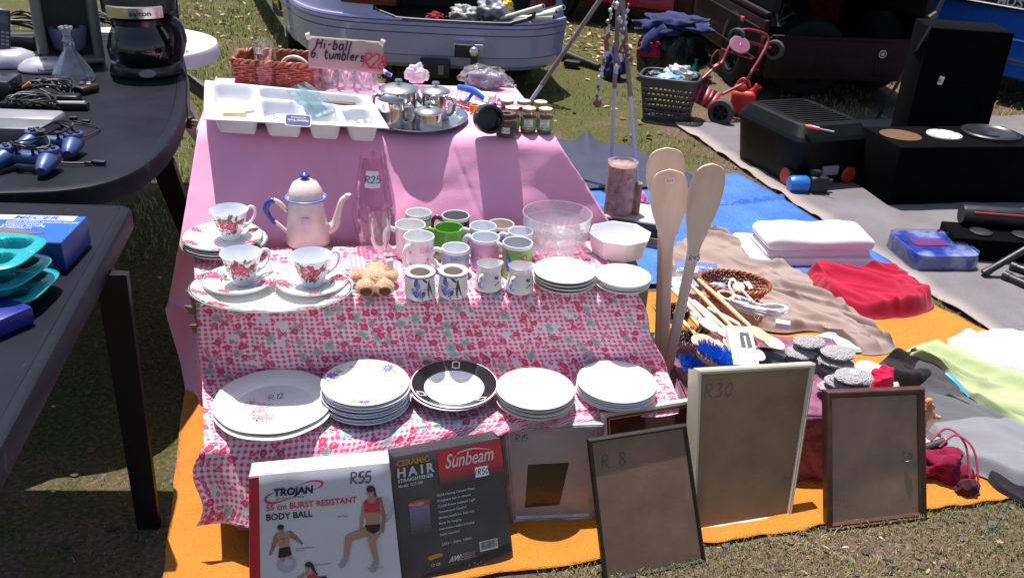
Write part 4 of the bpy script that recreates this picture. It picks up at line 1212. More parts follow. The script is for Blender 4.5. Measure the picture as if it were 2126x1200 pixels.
mug(1075, 502, 63, 'white rimmed green mug with blue and red shapes behind the right cream jug', M('mug_green', (.20, .40, .08), .25, coat=.3), mgrey, mw_, .095, 170, decal=d_col, mats=PR + [M('print_pink', (.75, .35, .45), .3), M('print_black', (.02, .02, .03), .3)])
iris_b = M('iris_blue', (.10, .09, .38), .3); iris_l = M('iris_lilac', (.28, .26, .62), .3); iris_k = M('iris_leaf', (.035, .055, .05), .4)
stone_c = M('stoneware', (.76, .73, .72), .2, coat=.3, var=.02)
def iris(mb, fn, m0=1, fl=1., ox=0.):
 E = []
 for x, z, a, b_, rt_, mm in ((-.010, .049, .0042, .010, -.2, 0), (-.006, .038, .0036, .009, -.35, 1), (-.009, .022, .0048, .008, .3, 0), (-.003, .019, .0048, .009, -.1, 1), (.004, .021, .0045, .008, -.6, 0), (-.014, .025, .004, .006, .9, 1)):
  E.append((ell(ox + fl * x * 1.25, z * 1.12 - .003, a * 1.4, b_ * 1.25, rt_ * fl, 10), m0 + mm, 1 + mm))
 for x, z, a, b_, rt_ in ((.018, .034, .0022, .019, .10), (.023, .030, .0016, .018, -.25), (.026, .022, .0014, .016, -.4), (.011, .012, .0022, .011, 1.1), (.010, .052, .0022, .008, -.9), (.007, .030, .0012, .012, 1.3), (.014, .006, .0022, .009, .9), (.0, .031, .0009, .014, 1.45), (-.018, .032, .0008, .006, 1.2)):
  E.append((ell(ox + fl * x * 1.2, z * 1.12 - .002, a * 1.5, b_ * 1.2, -rt_ * fl, 8), m0 + 2, 1))
 mb.shapes(E, fn)
for (x, y, wpx, lab, ox) in ((872, 563, 66, 'open stoneware sugar bowl with a blue iris, nearest the teddy bear', .002), (941, 561, 64, 'open stoneware sugar bowl with a blue iris, right of its twin', -.010)):
 h = .068; p = P(x, y, ZC + h); r = wpx / 2 * mpp(p)
 t_ = thing('sugar_bowl', lab, 'sugar bowl', (p.x, p.y, ZC), face(p), 'iris stoneware')
 out = [(r * .84, 0), (r * .97, .004), (r * 1.02, .012), (r * .96, h * .55), (r * .92, h * .80), (r * .955, h * .9), (r * .98, h)]
 mb = MB(); mb.lathe([(0, .002)] + out + [(r * .95, h + .001), (r * .66, h - .001), (r * .63, h - .004), (r * .75, h * .6), (r * .7, .01), (0, .008)], 56, mats=[0] * 6 + [2] + [0] * 2 + [4] * 4)
 rz_ = prof_z([(z, q) for q, z in out])
 fn = lambda a, z, l: ((rz_(z) + l) * math.cos(-math.pi / 2 + a / r), (rz_(z) + l) * math.sin(-math.pi / 2 + a / r), z)
 iris(mb, fn, 1, 1, ox)
 mb.build('bowl', [stone_c, iris_b, iris_l, iris_k, M('stone_in', (.62, .52, .46), .4)], t_, ang=32)
for (x, y, lab) in ((1015, 546, 'stoneware cream jug with a blue painted handle, left of its twin'), (1081, 551, 'stoneware cream jug with a blue painted handle, touching the white plate stack')):
 h = .070; p = P(x, y, ZC + h); s = mpp(p); r = 25 * s
 t_ = thing('cream_jug', lab, 'jug', (p.x, p.y, ZC), face(p), 'iris stoneware')
 out = [(r * 1.05, 0), (r * 1.18, .004), (r * 1.18, .012), (r * 1.06, h * .5), (r * .93, h * .72), (r * .96, h * .85), (r * 1.02, h)]
 wb = lambda a, r_, z: 1 + (.26 * max(0, math.cos(a - R(18))) ** 7 * max(0, (z / h - .55) / .45) if z > h * .5 else 0)
 mb = MB(); mb.lathe([(0, .002)] + out + [(r * .97, h + .001), (r * .9, h * .85), (r * .95, h * .5), (r, .012), (0, .008)], 56, mats=[0] * 6 + [0, 2] + [4] * 4, wob=wb)
 rz_ = prof_z([(z, q) for q, z in out])
 fn = lambda a, z, l: ((rz_(z) + l) * math.cos(-math.pi / 2 + a / r), (rz_(z) + l) * math.sin(-math.pi / 2 + a / r), z)
 mb.shapes([(ell(.021, .040, .005, .0045, .2, 10), 1, 1), (ell(.023, .024, .0022, .009, -1.1, 9), 3, 1), (ell(.026, .038, .002, .005, -1, 8), 3, 1), (ell(-.030, .03, .0012, .009, 0, 8), 3, 1)], fn)
 mb.build('jug_body', [stone_c, iris_b, iris_l, iris_k, stone_c], t_, ang=32)
 a = R(244); mb = MB(); handle(mb, [(q * math.cos(a), q * math.sin(a), z) for q, z in ((r * .95, h * .66), (r * 1.35, h * .70), (r * 1.62, h * .5), (r * 1.5, h * .28), (r * 1.12, h * .16))], [.005, .005, .0048, .0045, .005]); ho = mb.build('handle', [stone_c, iris_l], t_)
 for p_ in ho.data.polygons:
  if noise.noise(p_.center * 120) > -.05 and math.hypot(p_.center.x, p_.center.y) > r * 1.35: p_.material_index = 1
gcut = glass('cut_glass', (.98, .97, .98), .05, .35, .06, milk=.14)
q = P(1157, 450, ZC + .10); rb = 73 * mpp(q); cq = Vector((q.x, q.y, ZC))
for i, lab in ((0, 'cut glass fruit bowl underneath its twin behind the white plates'), (1, 'cut glass fruit bowl nested on top of its twin, with a small white sticker')):
 hb = .082; z0 = i * .030
 flute = lambda a, r, z: 1 + (.045 * abs(math.sin(a * 14)) if .012 < z < hb * .75 else 0)
 out = [(rb * .55, 0), (rb * .60, .003), (rb * .72, .012), (rb * .86, .035), (rb * .93, hb * .66), (rb * .955, hb * .75), (rb * (1.0 - .03 * (1 - i)), hb - .002), (rb * (1.0 - .03 * (1 - i)), hb)]
 o = lathe_glass('glass_bowl', lab, 'bowl', cq + Vector((0, 0, z0)), out, .004, gcut, 168, 'cut glass bowls', .008, flute)
 if i: price(o, '', T(-.025, -rb * .93, .052, rx=70, rz=-10), .018, .012)
q = P(1287, 486, ZC + .058); s = mpp(q); r = 66 * s
mb = MB(); mb.lathe([(0, 0), (r * .80, 0), (r * .84, .003), (r * 1.0, .060), (r * 1.01, .062), (r * .985, .063), (r * .96, .060), (r * .80, .008), (0, .006)], 8, 0, Matrix.Rotation(R(9), 4, 'Z'))
tag(mb.build('serving_dish', white, loc=(q.x, q.y, ZC), ang=20), 'white octagonal serving dish behind the small white plates', 'dish')
def stack(x, y, wpx, zc_, ztop, n, gap, h, label_top, label_rest, group, mat=white, name='plate', well=.62, cat='plate', jit=.002, mats=None):
 """ztop: height of the topmost rim above the cloth; y is the rim centre in the photo"""
 q = P(x, y, zc_ + ztop); r = wpx / 2 * mpp(q)
 rr = random.Random(int(x))
 mb = MB(); mb.lathe(plate_prof(r, h, well), 72)
 first = None
 for i in range(n):
  loc = (q.x + rr.uniform(-jit, jit), q.y + rr.uniform(-jit, jit), zc_ + i * gap)
  if first is None: o = first = mb.build(name, mat, loc=loc, ang=30)
  else: o = copy_tree(first); o.location = loc
  tag(o, label_top if i == n - 1 else label_rest, cat, group)
 return q, r, first
stack(1174, 560, 130, ZC, .047, 4, .0095, .0185, 'topmost white plate of the stack beside the cream jugs', 'white plate under the topmost one in the stack beside the cream jugs', 'white plates beside the cream jugs', cream)
stack(1293, 570, 116, ZC, .034, 4, .006, .016, 'topmost small white plate of the stack in front of the octagonal dish', 'small white plate under the topmost one in front of the octagonal dish', 'small white plates by the octagonal dish')
ZLc = ZL + .008
q = P(569, 832, ZLc + .030); s = mpp(q); r = 121 * s
lob = lambda a, r_, z: 1 + .014 * abs(math.cos(a * 4)) * (1 if r_ > r * .8 else 0)
for i in range(2):
 pr_ = plate_prof(r, .024, .66); uz = upper(pr_)
 mb = MB(); mb.lathe(pr_, 96, 0, wob=lob, sy=1.0)
 if i:
  fn = lambda x, y, l: (x, y, uz(math.hypot(x, y)) + l)
  rr = random.Random(21)
  for (x, y, k) in ((-.052, .028, .012), (-.022, .010, .011), (-.036, -.008, .013), (-.042, -.034, .014), (-.022, -.046, .012)):
   mb.shapes(rose(x, y, k, rr, 2, 2, 3, 4), fn)
  for _ in range(14):
   x = rr.uniform(-.065, 0); y = rr.uniform(-.055, .055)
   mb.shapes([(ell(x, y, .004, .0016, rr.uniform(0, 3), 6), 4, 1), (ell(x + .004, y + .004, .0018, .0018, 0, 6), 3, 1)], fn)
  mb.hand('R12', .022, 5, None, x=-.008, y=.030, z=.0, wd=.085, slant=.1, fn=lambda x, y, z: fn(x, y, .0008))
 o = mb.build('platter', [white, rose_d, M('spray_pink', (.74, .30, .36), .35), M('spray_pale', (.85, .66, .68), .35), M('spray_leaf', (.36, .42, .36), .4), ink_blue], loc=(q.x + .003 - .004 * i, q.y - .012 + .012 * i, ZLc + .001 + i * .009), rot=(0, 0, face(q) + R(6)), ang=30)
 tag(o, 'large white platter with a pink rose spray marked R12' if i else 'large white platter directly under the one marked R12', 'platter', 'white platters')
flow_b = M('flower_blue', (.10, .15, .55), .3); flow_o = M('flower_orange', (.72, .30, .10), .3); flow_g = M('flower_green', (.30, .45, .14), .3); flow_p = M('flower_pink', (.66, .28, .48), .3)
q = P(759, 794, ZLc + .066); r = 91 * mpp(q)
for i in range(7):
 pr_ = plate_prof(r, .018, .60); uz = upper(pr_)
 mb = MB(); mb.lathe(pr_, 72, mats=[0] * 7 + ([5] * 2 if i < 5 and i % 2 == 0 else [0] * 2) + [0] * 4)
 mb.lathe([(r * .965, .0184), (r * .98, .0182)], 72, 1)
 fn = lambda x, y, l: (x, y, uz(math.hypot(x, y)) + l)
 if i == 6:
  rr = random.Random(31)
  for a0 in (155, 48, 268):
   cx, cy = r * .80 * math.cos(R(a0)), r * .80 * math.sin(R(a0))
   for k in range(9):
    a = k * .7; mb.shapes([(ell(cx + .009 * math.cos(a), cy + .009 * math.sin(a), .0075, .003, a, 7), 1, 1 + k % 2)], fn)
   mb.shapes([(ell(cx, cy, .004, .004, 0, 9, .2, 6), 2, 3)], fn)
   for k in (-1, 1):
    a = R(a0 + k * 16); mb.shapes([(ell(r * .8 * math.cos(a), r * .8 * math.sin(a), .010, .006, a + 1.2, 9, .2, 5), 3, 1)], fn)
  for k in range(34):
   a = R(k * 10.6 + rr.uniform(-3, 3)); q2 = r * rr.uniform(.70, .92); mm = rr.choice((2, 2, 4, 4, 3))
   mb.shapes([(ell(q2 * math.cos(a), q2 * math.sin(a), rr.uniform(.003, .006), rr.uniform(.0018, .0034), rr.uniform(0, 3), 8, .15, 5), mm, 1)], fn)
  for k in range(60):
   a = R(k * 6); q2 = r * (.80 + .07 * math.sin(k * .9)); mb.shapes([(ell(q2 * math.cos(a), q2 * math.sin(a), .0016, .0006, a + 1.57, 5), 2, 0)], fn)
 o = mb.build('plate', [white, flow_b, flow_o, flow_g, flow_p, M('plate_black', (.015, .015, .022), .2, coat=.4)], loc=(q.x + rng.uniform(-.003, .003), q.y + rng.uniform(-.002, .002), ZLc + i * .0085), rot=(0, 0, face(q)), ang=30)
 tag(o, 'topmost plate with blue and orange flowers round its rim' if i == 6 else 'dark edged plate lower in the stack under the blue flowered plate', 'plate', 'stack of flowered plates')
blk_g = M('black_glaze', (.012, .012, .016), .18, coat=.5)
q = P(945, 788, ZLc + .042); r = 90 * mpp(q)
for i in range(2):
 pr_ = bowl_prof(r, .036); uz = upper(pr_)
 mb = MB(); mb.lathe(pr_, 80, mats=[0, 0, 0, 0, 1, 0, 0, 1, 0, 0, 0, 0, 0])
 mb.lathe([(r * .70, .0239), (r * .955, .0356)], 80, 1)
 fn = lambda x, y, l: (x, y, max(uz(math.hypot(x, y)), 0) + .0004 + l)
 if i:
  for a0 in (88, -42, 208):
   ca_, sa_ = math.cos(R(a0)), math.sin(R(a0));
   def loc2(u, v): return (ca_ * v - sa_ * u, sa_ * v + ca_ * u)
   k = r * .83; w2 = .010
   for (u0, v0, u1, v1) in ((-w2, k - w2, w2, k - w2 + .003), (-w2, k + w2 - .003, w2, k + w2), (-w2, k - w2, -w2 + .003, k + w2), (w2 - .003, k - w2, w2, k + w2), (-.0015, r * .72, .0015, k - w2), (-.0015, k + w2, .0015, r * .95)):
    n = 4
    for j in range(n):
     va, vb = lerp(v0, v1, j / n), lerp(v0, v1, (j + 1) / n)
     mb.shapes([([loc2(u0, va), loc2(u1, va), loc2(u1, vb), loc2(u0, vb)], 0, 2)], fn)
 o = mb.build('soup_bowl', [white, blk_g], loc=(q.x - .004 + .003 * i, q.y - .020 + .004 * i, ZLc + i * .008), rot=(R(1.5) * i, 0, face(q)), ang=30)
 if i: price(o, '', T(-.004, .028, .0068, rz=4), .022, .014, bg=white)
 tag(o, 'white bowl with a wide black rim and square link motifs, on top of its twin' if i else 'black rimmed bowl underneath, showing only its rim', 'bowl', 'black rimmed bowls')
stack(1113, 804, 163, ZLc, .048, 4, .0095, .0185, 'topmost creamy plate of the stack right of the black bowls', 'creamy plate under the topmost one right of the black bowls', 'creamy plates on the lower step', cream)
stack(1281, 790, 166, ZLc, .044, 5, .0065, .018, 'topmost white plate of the rightmost stack on the lower step', 'white plate under the topmost one of the rightmost stack on the lower step', 'white plates at the right of the lower step')
# ================================================================ on the pink table
ZTt = ZT + .003
def smooth_(x): x = max(0, min(1, x)); return x * x * (3 - 2 * x)
wick, t, b = _new('wicker')
f = nz(t, 40, 4)
t.links.new(ramp(t, f, [(.3, (.16, .045, .020)), (.55, (.34, .115, .055)), (.75, (.52, .24, .13))]), b.inputs['Base Color'])
b.inputs['Roughness'].default_value = .55
def wicker(mb, loop, rows, h, r, nper, flare=lambda k: 1., floor=True, wave=None):
 """loop(u)->Vector2 at the top; woven strands over upright stakes"""
 n = nper * 4
 for k in range(rows):
  z = h * (k + .5) / rows
  pts = []
  for i in range(n):
   u = i / n
   p = loop(u) * flare((k + .5) / rows); nn = loop((u + .002) % 1) - loop((u - .002) % 1)
   nn = Vector((nn.y, -nn.x)).normalized()
   off = r * .85 * math.sin(2 * math.pi * nper / 2 * u + math.pi * (k % 2))
   p = p + nn * off
   pts.append((p.x, p.y, z + (wave(u, z) if wave else 0) + r * .25 * math.sin(u * 91 + k)))
  mb.tube(pts, r, 5, 0, closed=True)
 for i in range(nper):
  u = (i + .5) / nper
  mb.tube([tuple(loop(u) * flare(z / h)) + (z + (wave(u, z) if wave else 0),) for z in (0, h * .5, h)], r * .8, 5, 0)
 for ph in (0, math.pi):                        # twisted rim
  pts = []
  for i in range(n * 2):
   u = i / (n * 2); p = loop(u) * flare(1.)
   nn = loop((u + .002) % 1) - loop((u - .002) % 1); nn = Vector((nn.y, -nn.x)).normalized()
   a = ph + 2 * math.pi * nper * .5 * u
   p = p + nn * r * 1.3 * math.cos(a)
   pts.append((p.x, p.y, h + r + r * 1.3 * math.sin(a) + (wave(u, h) if wave else 0)))
  mb.tube(pts, r * 1.25, 6, 0, closed=True)
 if floor:
  mb.poly([tuple(loop(i / 40) * flare(0) * .99) + (.004,) for i in range(40)], 0)
def rrect(hx, hy, rad, e=5.):
 def loop(u):
  a = 2 * math.pi * u
  c_, s_ = math.cos(a), math.sin(a)
  k = (abs(c_) ** e + abs(s_) ** e) ** (-1 / e)
  return Vector((hx * c_ * k, hy * s_ * k))
 return loop
bl, br = P(486, 174, ZTt), P(660, 186, ZTt)
ang = math.atan2(br.y - bl.y, br.x - bl.x); wb_ = (br - bl).length
dirn = Vector((-math.sin(ang), math.cos(ang), 0))
bk = (bl + br) / 2 + dirn * .095
mb = MB(); wicker(mb, rrect(wb_ / 2 + .012, .10, .02, 7), 10, .074, .0042, 44, lambda k: .94 + .06 * k, wave=lambda u, z: .012 * (z / .074) * math.exp(-((u - .5) / .06) ** 2))
wbk = tag(mb.build('wicker_basket', wick, loc=(bk.x, bk.y, ZTt), rot=(0, 0, ang)), 'rectangular brown wicker basket at the back left of the pink table', 'basket')
mb = MB(); mb.tube([(.05 * math.cos(a), 0, .05 * math.sin(a)) for a in [2 * math.pi * i / 40 for i in range(40)]], .006, 8, closed=True)
q = P(652, 150, ZTt + .06)
tag(mb.build('white_ring', M('white_plastic', (.74, .74, .75), .35, var=.03), loc=(bk.x + .05, bk.y - .03, ZTt + .045), rot=(.25, 0, ang)), 'white plastic ring sticking up out of the wicker basket', 'ring')
q = P(555, 178, ZTt); s = mpp(q); r = 22.5 * s; hv = .152
o = lathe_glass('glass_cylinder', 'straight clear glass cylinder with an R7 sticker before the wicker basket', 'glass', q, [(r * .94, 0), (r, .004), (r, hv)], .0022, gclear, 48, floor=.010)
fnv = lambda x, y, z: ((r + .0008 + z) * math.cos(-math.pi / 2 + x / r), (r + .0008 + z) * math.sin(-math.pi / 2 + x / r), y)
price(o, 'R7', None, .019, .019, fn=lambda x, y, z: fnv(x - .013, y + hv * .82, z), size=.0105)
ta, tb_ = P(655, 186, ZTt), P(768, 194, ZTt)
ang = math.atan2(tb_.y - ta.y, tb_.x - ta.x); wl = (tb_ - ta).length
dx_ = Vector((math.cos(ang), math.sin(ang), 0)); dy_ = Vector((-dx_.y, dx_.x, 0))
rt_ = wl / 5.0
first = None
gtum = glass('tumbler_glass', (.94, .95, .95), .07, .75, milk=.06)
posn = ('left', 'middle', 'right')
for j in range(2):
 for i in range(3):
  loc = ta + dx_ * (rt_ * .95 + i * wl * .315) + dy_ * (rt_ * 1.1 + j * rt_ * 2.1)
  if first is None: o = first = lathe_glass('tumbler', 'x', 'glass', loc, [(rt_ * .78, 0), (rt_ * .85, .004), (rt_ * .98, .085)], .0018, gtum, 36, floor=.012)
  else: o = copy_tree(first); o.location = loc
  o['label'] = 'clear tumbler at the %s of the %s row in the pack under the card sign' % (posn[i], 'front' if j == 0 else 'back'); o['group'] = 'six hi-ball tumblers'
mb = MB()
hx, hy = wl * .5 + .010, rt_ * 2.35
mb.grid(lambda u, v: tuple(rrect(hx, hy, .02, 8)(u) * (1 + .012 * noise.noise(Vector((u * 40, v * 6, 0))))) + (.001 + v * .094 + .004 * noise.noise(Vector((u * 30, 0, 5))) * v,), 160, 14)
mb.grid(lambda u, v: tuple(rrect(hx, hy, .02, 8)(u) * (1 - v)) + (.095 + .006 * noise.noise(Vector((u * 20, v * 9, 2))),), 120, 6)
cw = ta + dx_ * (wl / 2) + dy_ * rt_ * 2.1
tag(mb.build('plastic_wrap', film('wrap', (.85, .84, .88), .08, .1), loc=cw, rot=(0, 0, ang)), 'crinkled clear plastic wrap around the six tumblers', 'wrap')
yb = (P(640, 142, ZTt + .06).y + .0)
A_, B_ = PY(640, 141, ta.y - .040), PY(795, 154, tb_.y - .040)
C_, D_ = PY(642, 75, ta.y - .022), PY(797, 92, tb_.y - .022)
xv = (B_ - A_); yv = (C_ - A_)
sw, sh = xv.length, yv.length
Mx = frame_m(A_, xv, yv)
mb = MB()
mb.grid(lambda u, v: (u * sw, v * sh, .003 * math.sin(u * 5) * v + .0015 * noise.noise(Vector((u * 8, v * 6, 0)))), 24, 12, 0)
sg = thing('card_sign', 'handwritten grey card sign reading Hi-ball 6. tumblers R28', 'sign', (0, 0, 0))
cardg = M('grey_card', (.42, .35, .30), .9, var=.06, bump=.15, bs=120)
mb.build('card', cardg, sg, solid=.0022).matrix_local = Mx
mb = MB()
mb.hand('Hi-ball', sh * .31, 0, None, x=sw * .10, y=sh * .63, z=.0052, wd=.16, slant=.16, sp=.22)
mb.hand('6. tumblers', sh * .30, 0, None, x=sw * .035, y=sh * .33, z=.0050, wd=.16, slant=.12, sp=.17)
mb.hand('R28', sh * .44, 1, None, x=sw * .72, y=sh * .15, z=.0055, wd=.12, slant=.25, sp=.06)
mb.build('handwriting', [M('marker_navy', (.008, .014, .07), .6), M('marker_red', (.50, .015, .05), .6)], sg).matrix_local = Mx
for (x, y, a) in ((.0, sh * .99, 20), (sw * .98, sh * .98, -25)):
 mb = MB(); mb.grid(lambda u, v: ((u - .5) * .016, (v - .5) * .022, .006 + .006 * math.sin(3 * v)), 4, 6, 0, Mx=T(x, y, .0, rz=a)); mb.build('tape', M('tape', (.66, .60, .50), .35), sg).matrix_local = Mx
c00, c10, c11, c01 = P(421, 246, ZT + .059), P(809, 265, ZT + .059), P(768, 199, ZT + .059), P(424, 166, ZT + .059)
o0 = (c00 + c10 + c11 + c01) / 4
Wt, Dt = .46, .33
wells = [(.055, .305, .07, .95), (.325, .545, .06, .58), (.565, .755, .06, .55), (.775, .955, .06, .53), (.325, .955, .62, .95)]
def well_d(u, v):
 best = 0
 for (u0, u1, v0, v1) in wells:
  hx_, hy_ = (u1 - u0) / 2 * Wt, (v1 - v0) / 2 * Dt; rr_ = .022
  qx, qy = abs((u - (u0 + u1) / 2) * Wt) - hx_ + rr_, abs((v - (v0 + v1) / 2) * Dt) - hy_ + rr_
  d = -(math.hypot(max(qx, 0), max(qy, 0)) + min(max(qx, qy), 0) - rr_)
  best = max(best, smooth_(d / .016))
 return best
def trayfn(u, v):
 p = (c00 * (1 - u) + c10 * u) * (1 - v) + (c01 * (1 - u) + c11 * u) * v - o0
 k = well_d(u, v)
 z = p.z - .053 * k
 e = min(u * Wt, (1 - u) * Wt, v * Dt, (1 - v) * Dt)
 if e < .004: z -= .004 * (1 - e / .004)
 dip = .014 * math.exp(-((u - .80) / .05) ** 2) * math.exp(-((v - .57) / .05) ** 2)      # scalloped divider
 return Vector((p.x, p.y, z - dip))
tr_ = thing('cutlery_tray', 'white moulded plastic cutlery tray overhanging the front of the pink table', 'tray', o0)
mb = MB(); mb.grid(trayfn, 200, 150)
mb.build('tray_body', M('tray_white', (.72, .72, .74), .3, var=.03, dirt=.05), tr_, solid=.002, off=-1)
def ontray(u, v, dz=.003): return Vector(trayfn(u, v)) + o0 + Vector((0, 0, dz))
p = ontray(.17, .40, .006)
t_ = thing('dough_scraper', 'small scraper with a pale wooden handle in the left well of the tray', 'scraper', p, R(12))
mb = MB(); mb.box(.066, .030, .024, 0, None, .006); mb.build('handle', wood('pale_wood', (.62, .38, .22), (.78, .54, .36), (30, 6, 6)), t_)
mb = MB(); mb.grid(lambda u, v: (.02 + .07 * u, -.012 + .045 * v, .012 + .006 * math.sin(3 * u)), 8, 4); mb.build('blade', M('blade_steel', (.5, .5, .5), .3, .9), t_, solid=.001)
p = ontray(.16, .62, .004)
mb = MB(); mb.lathe([(0, .001), (.030, .0015), (.034, .012), (.036, .026)], 40, 0, sy=.8)
tag(mb.build('plastic_scoop', film('scoop_film', (.8, .8, .82), .4, .2), loc=p), 'small clear plastic scoop in the left well of the tray', 'scoop')
p = ontray(.44, .32, .018)
mb = MB(); mb.blob((0, 0, 0), (.040, .030, .018), 4, .55, 2.6)
tag(mb.build('plastic_bag', film('bag_blue', (.62, .64, .82), .5, .1), loc=p), 'crumpled clear bag of small items in the second tray well', 'bag')
p = ontray(.85, .30, .014)
first = None
for i in range(3):
 mb = MB(); mb.lathe([(.0, .0), (.014, .001), (.018, .014), (.019, .030), (.0175, .030), (.0165, .014), (0, .004)], 30, 0, T(rx=80, rz=20 + i * 16))
 o = mb.build('shot_glass', gclear, loc=p + Vector((-.018 + .018 * i, -.006 + .010 * i, .008)))
 tag(o, ('small clear shot glass lying at the left of the right tray well', 'small clear shot glass lying between two others in the right tray well', 'small clear shot glass lying at the right edge of the tray')[i], 'glass', 'shot glasses in the tray')
gaq = glass('aqua_glass', (.88, .95, .95), .05, .4, milk=.015)
pa, pb_ = P(618, 186, ZT + .085), P(680, 240, ZT + .062)
for i in range(2):
 L2 = (pb_ - pa); ln = L2.length
 mb = MB(); lp = rrect(ln / 2, .024, .01, 6)
 pr2 = [(0, .0), (.9, .0), (1.0, .004), (1.02, .020), (.96, .020), (.90, .007), (0, .005)]
 vs = []
 n = 40
 for k, z in pr2: vs.append([(lp(a / n).x * k, lp(a / n).y * k * (1 if k else 0), z) for a in range(n)])
 mb.v = [q2 for rw in vs for q2 in rw]
 for rI in range(len(vs) - 1):
  for a in range(n): mb.f.append((rI * n + a, rI * n + (a + 1) % n, (rI + 1) * n + (a + 1) % n, (rI + 1) * n + a)); mb.m.append(0); mb.uv.append(None)
 o = mb.build('glass_dish', gaq, ang=40)
 xa = L2.normalized();
 Mx = frame_m((pa + pb_) / 2 + Vector((.012 - .022 * i, -.004, .0 - .010 * i)), xa, Vector((.6, .8, .35)))
 o.matrix_world = Mx
 tag(o, 'pale green long glass dish leaning over the tray divider, upper one' if i == 0 else 'pale green long glass dish leaning over the tray divider, lower one', 'dish', 'pale green glass dishes')
cA = P(619, 251, ZT + .066)
t_ = thing('shop_card', 'small dark blue card with white upside down lettering on the tray front rim', 'card', cA, rot=(R(38), R(4), R(10)))
mb = MB(); mb.prism([(lp_.x, lp_.y) for lp_ in [rrect(.036, .020, .004, 9)(a / 32) for a in range(32)]], 0, .0015, 0); mb.prism([(lp_.x, lp_.y) for lp_ in [rrect(.034, .018, .004, 9)(a / 32) for a in range(32)]], .0015, .0019, 1); mb.build('card', [paper, M('card_blue', (.008, .025, .13), .6)], t_)
mb = MB(); mb.text('National Tools', .0095, 0, T(rz=180), x=0, y=-.002, z=.0024, bold=.01, align='c'); mb.text('HOUSEWARE', .0068, 0, T(rz=180), x=0, y=-.011, z=.0024, align='c'); mb.build('lettering', M('white_print', (.75, .75, .75), .6), t_)
p = ontray(.80, .78, .030)
mb = MB(); mb.box(.10, .022, .014, 0, None, .005)
for i in range(4): mb.lathe([(0, .015), (.003, .0148), (.003, .014)], 10, 1, T(-.036 + i * .024, 0, 0))
tag(mb.build('brush_back', [M('brown_leather', (.13, .05, .03), .5, bump=.2, bs=200), M('brass', (.5, .33, .12), .3, .9)], loc=p, rot=(0, 0, R(-4))), 'brown studded handle lying in the back well of the tray', 'handle')
p = ontray(.47, .78, .028)
mb = MB(); mb.prism([(0, -.008), (.10, -.007), (.115, .002), (.10, .009), (0, .008)], 0, .0015); mb.box(.05, .015, .01, 0, T(-.02, 0, -.002), .003)
tag(mb.build('table_knife', M('blade_steel', (0, 0, 0)), loc=p, rot=(0, 0, R(-3))), 'grey table knife lying in the back well of the tray', 'knife')
q = P(872, 245, ZTt + .012); s = mpp(q)
r = 98 * s
mb = MB(); mb.lathe([(0, .003), (r * .78, .003), (r * .84, .005), (r * .95, .015), (r, .017), (r * 1.01, .015), (r * .99, .0125), (r * .84, .002), (r * .78, 0), (0, 0)], 80, 0, sy=1.18)
q.y += .012
tag(mb.build('steel_tray', steel, loc=(q.x, q.y, ZTt), rot=(0, 0, R(-6)), ang=40), 'oval stainless steel tray carrying the tea set', 'tray')
ZS = ZTt + .0035
def pot(name, label, x, yb, wpx, h, cat, lid=True, group='stainless steel tea set', hang=None, spout=None, open_=False, lip=None):
 q = P(x, yb, ZS); s = mpp(q); r = wpx / 2 * s
 q = Vector((q.x, q.y + r * .95, ZS))
 t_ = thing(name, label, cat, q, face(q), group)
 wb2 = (lambda a, r_, z: 1 + (.22 * max(0, math.cos(a - R(lip))) ** 8 if z > h * .86 else 0)) if lip is not None else None
 mb = MB()
 out = [(0, 0), (r * .90, 0), (r * .95, .003), (r * .97, h * .3), (r * .94, h * .7), (r * .92, h * .93), (r * .98, h * .97), (r * 1.0, h)]
 mb.lathe(out + ([(r * .95, h), (r * .9, h * .93), (r * .9, .006), (0, .004)] if not lid else [(r * .9, h)]), 56, wob=wb2)
 mb.build('pot_body', steel, t_, ang=40)
 if lid:
  mb = MB(); mb.lathe([(r * 1.04, h - .002), (r * 1.05, h + .001), (r * .98, h + .005), (r * .72, h + .011), (r * .35, h + .0155), (0, h + .017)], 56)
  l_ = mb.build('lid', M('steel_brushed', (.58, .57, .56), .28, 1., var=.1, ns=12), t_)
  mb = MB(); mb.lathe([(.004, h + .016), (.004, h + .021), (.010, h + .024), (.0125, h + .027), (.011, h + .031), (.004, h + .033), (0, h + .033)], 28); mb.build('knob', steel, l_)
 if hang is not None:
  a = R(hang); mb = MB(); handle(mb, [(qq * math.cos(a), qq * math.sin(a), z) for qq, z in ((r * .95, h * .78), (r + .012, h * .84), (r + .022, h * .76), (r + .023, h * .45), (r + .012, h * .24), (r * .95, h * .18))], [.003, .0035, .004, .004, .0035, .003], flat=1.6); mb.build('handle', steel, t_)
 if spout is not None:
  a = R(spout); mb = MB(); handle(mb, [(qq * math.cos(a), qq * math.sin(a), z) for qq, z in ((r * .92, h * .52), (r + .012, h * .66), (r + .020, h * .92), (r + .034, h * 1.08))], [.011, .008, .006, .005]); mb.build('spout', steel, t_)
 return t_
pot('coffee_urn', 'largest stainless steel lidded pot at the back left of the steel tray', 823, 252, 80, .086, 'pot', hang=200)
pot('teapot', 'stainless steel teapot with spout to the left on the steel tray', 901, 252, 60, .082, 'teapot', spout=160, hang=-30)
pot('milk_jug', 'open stainless steel milk jug in front of the largest pot', 812, 272, 53, .085, 'jug', lid=False, hang=-12, lip=160)
sp_ = pot('sugar_pot', 'small lidded stainless steel sugar pot at the front of the steel tray', 886, 274, 60, .050, 'sugar pot')
q = P(912, 235, ZS + .045)
mb = MB(); mb.tube([(0, 0, 0), (.022, .012, .014), (.05, .03, .030)], [.003, .0025, .0045], 8, smooth=3, flat=.5)
tag(mb.build('teaspoon', steel, loc=q), 'steel spoon handle sticking up out of the sugar pot', 'spoon')
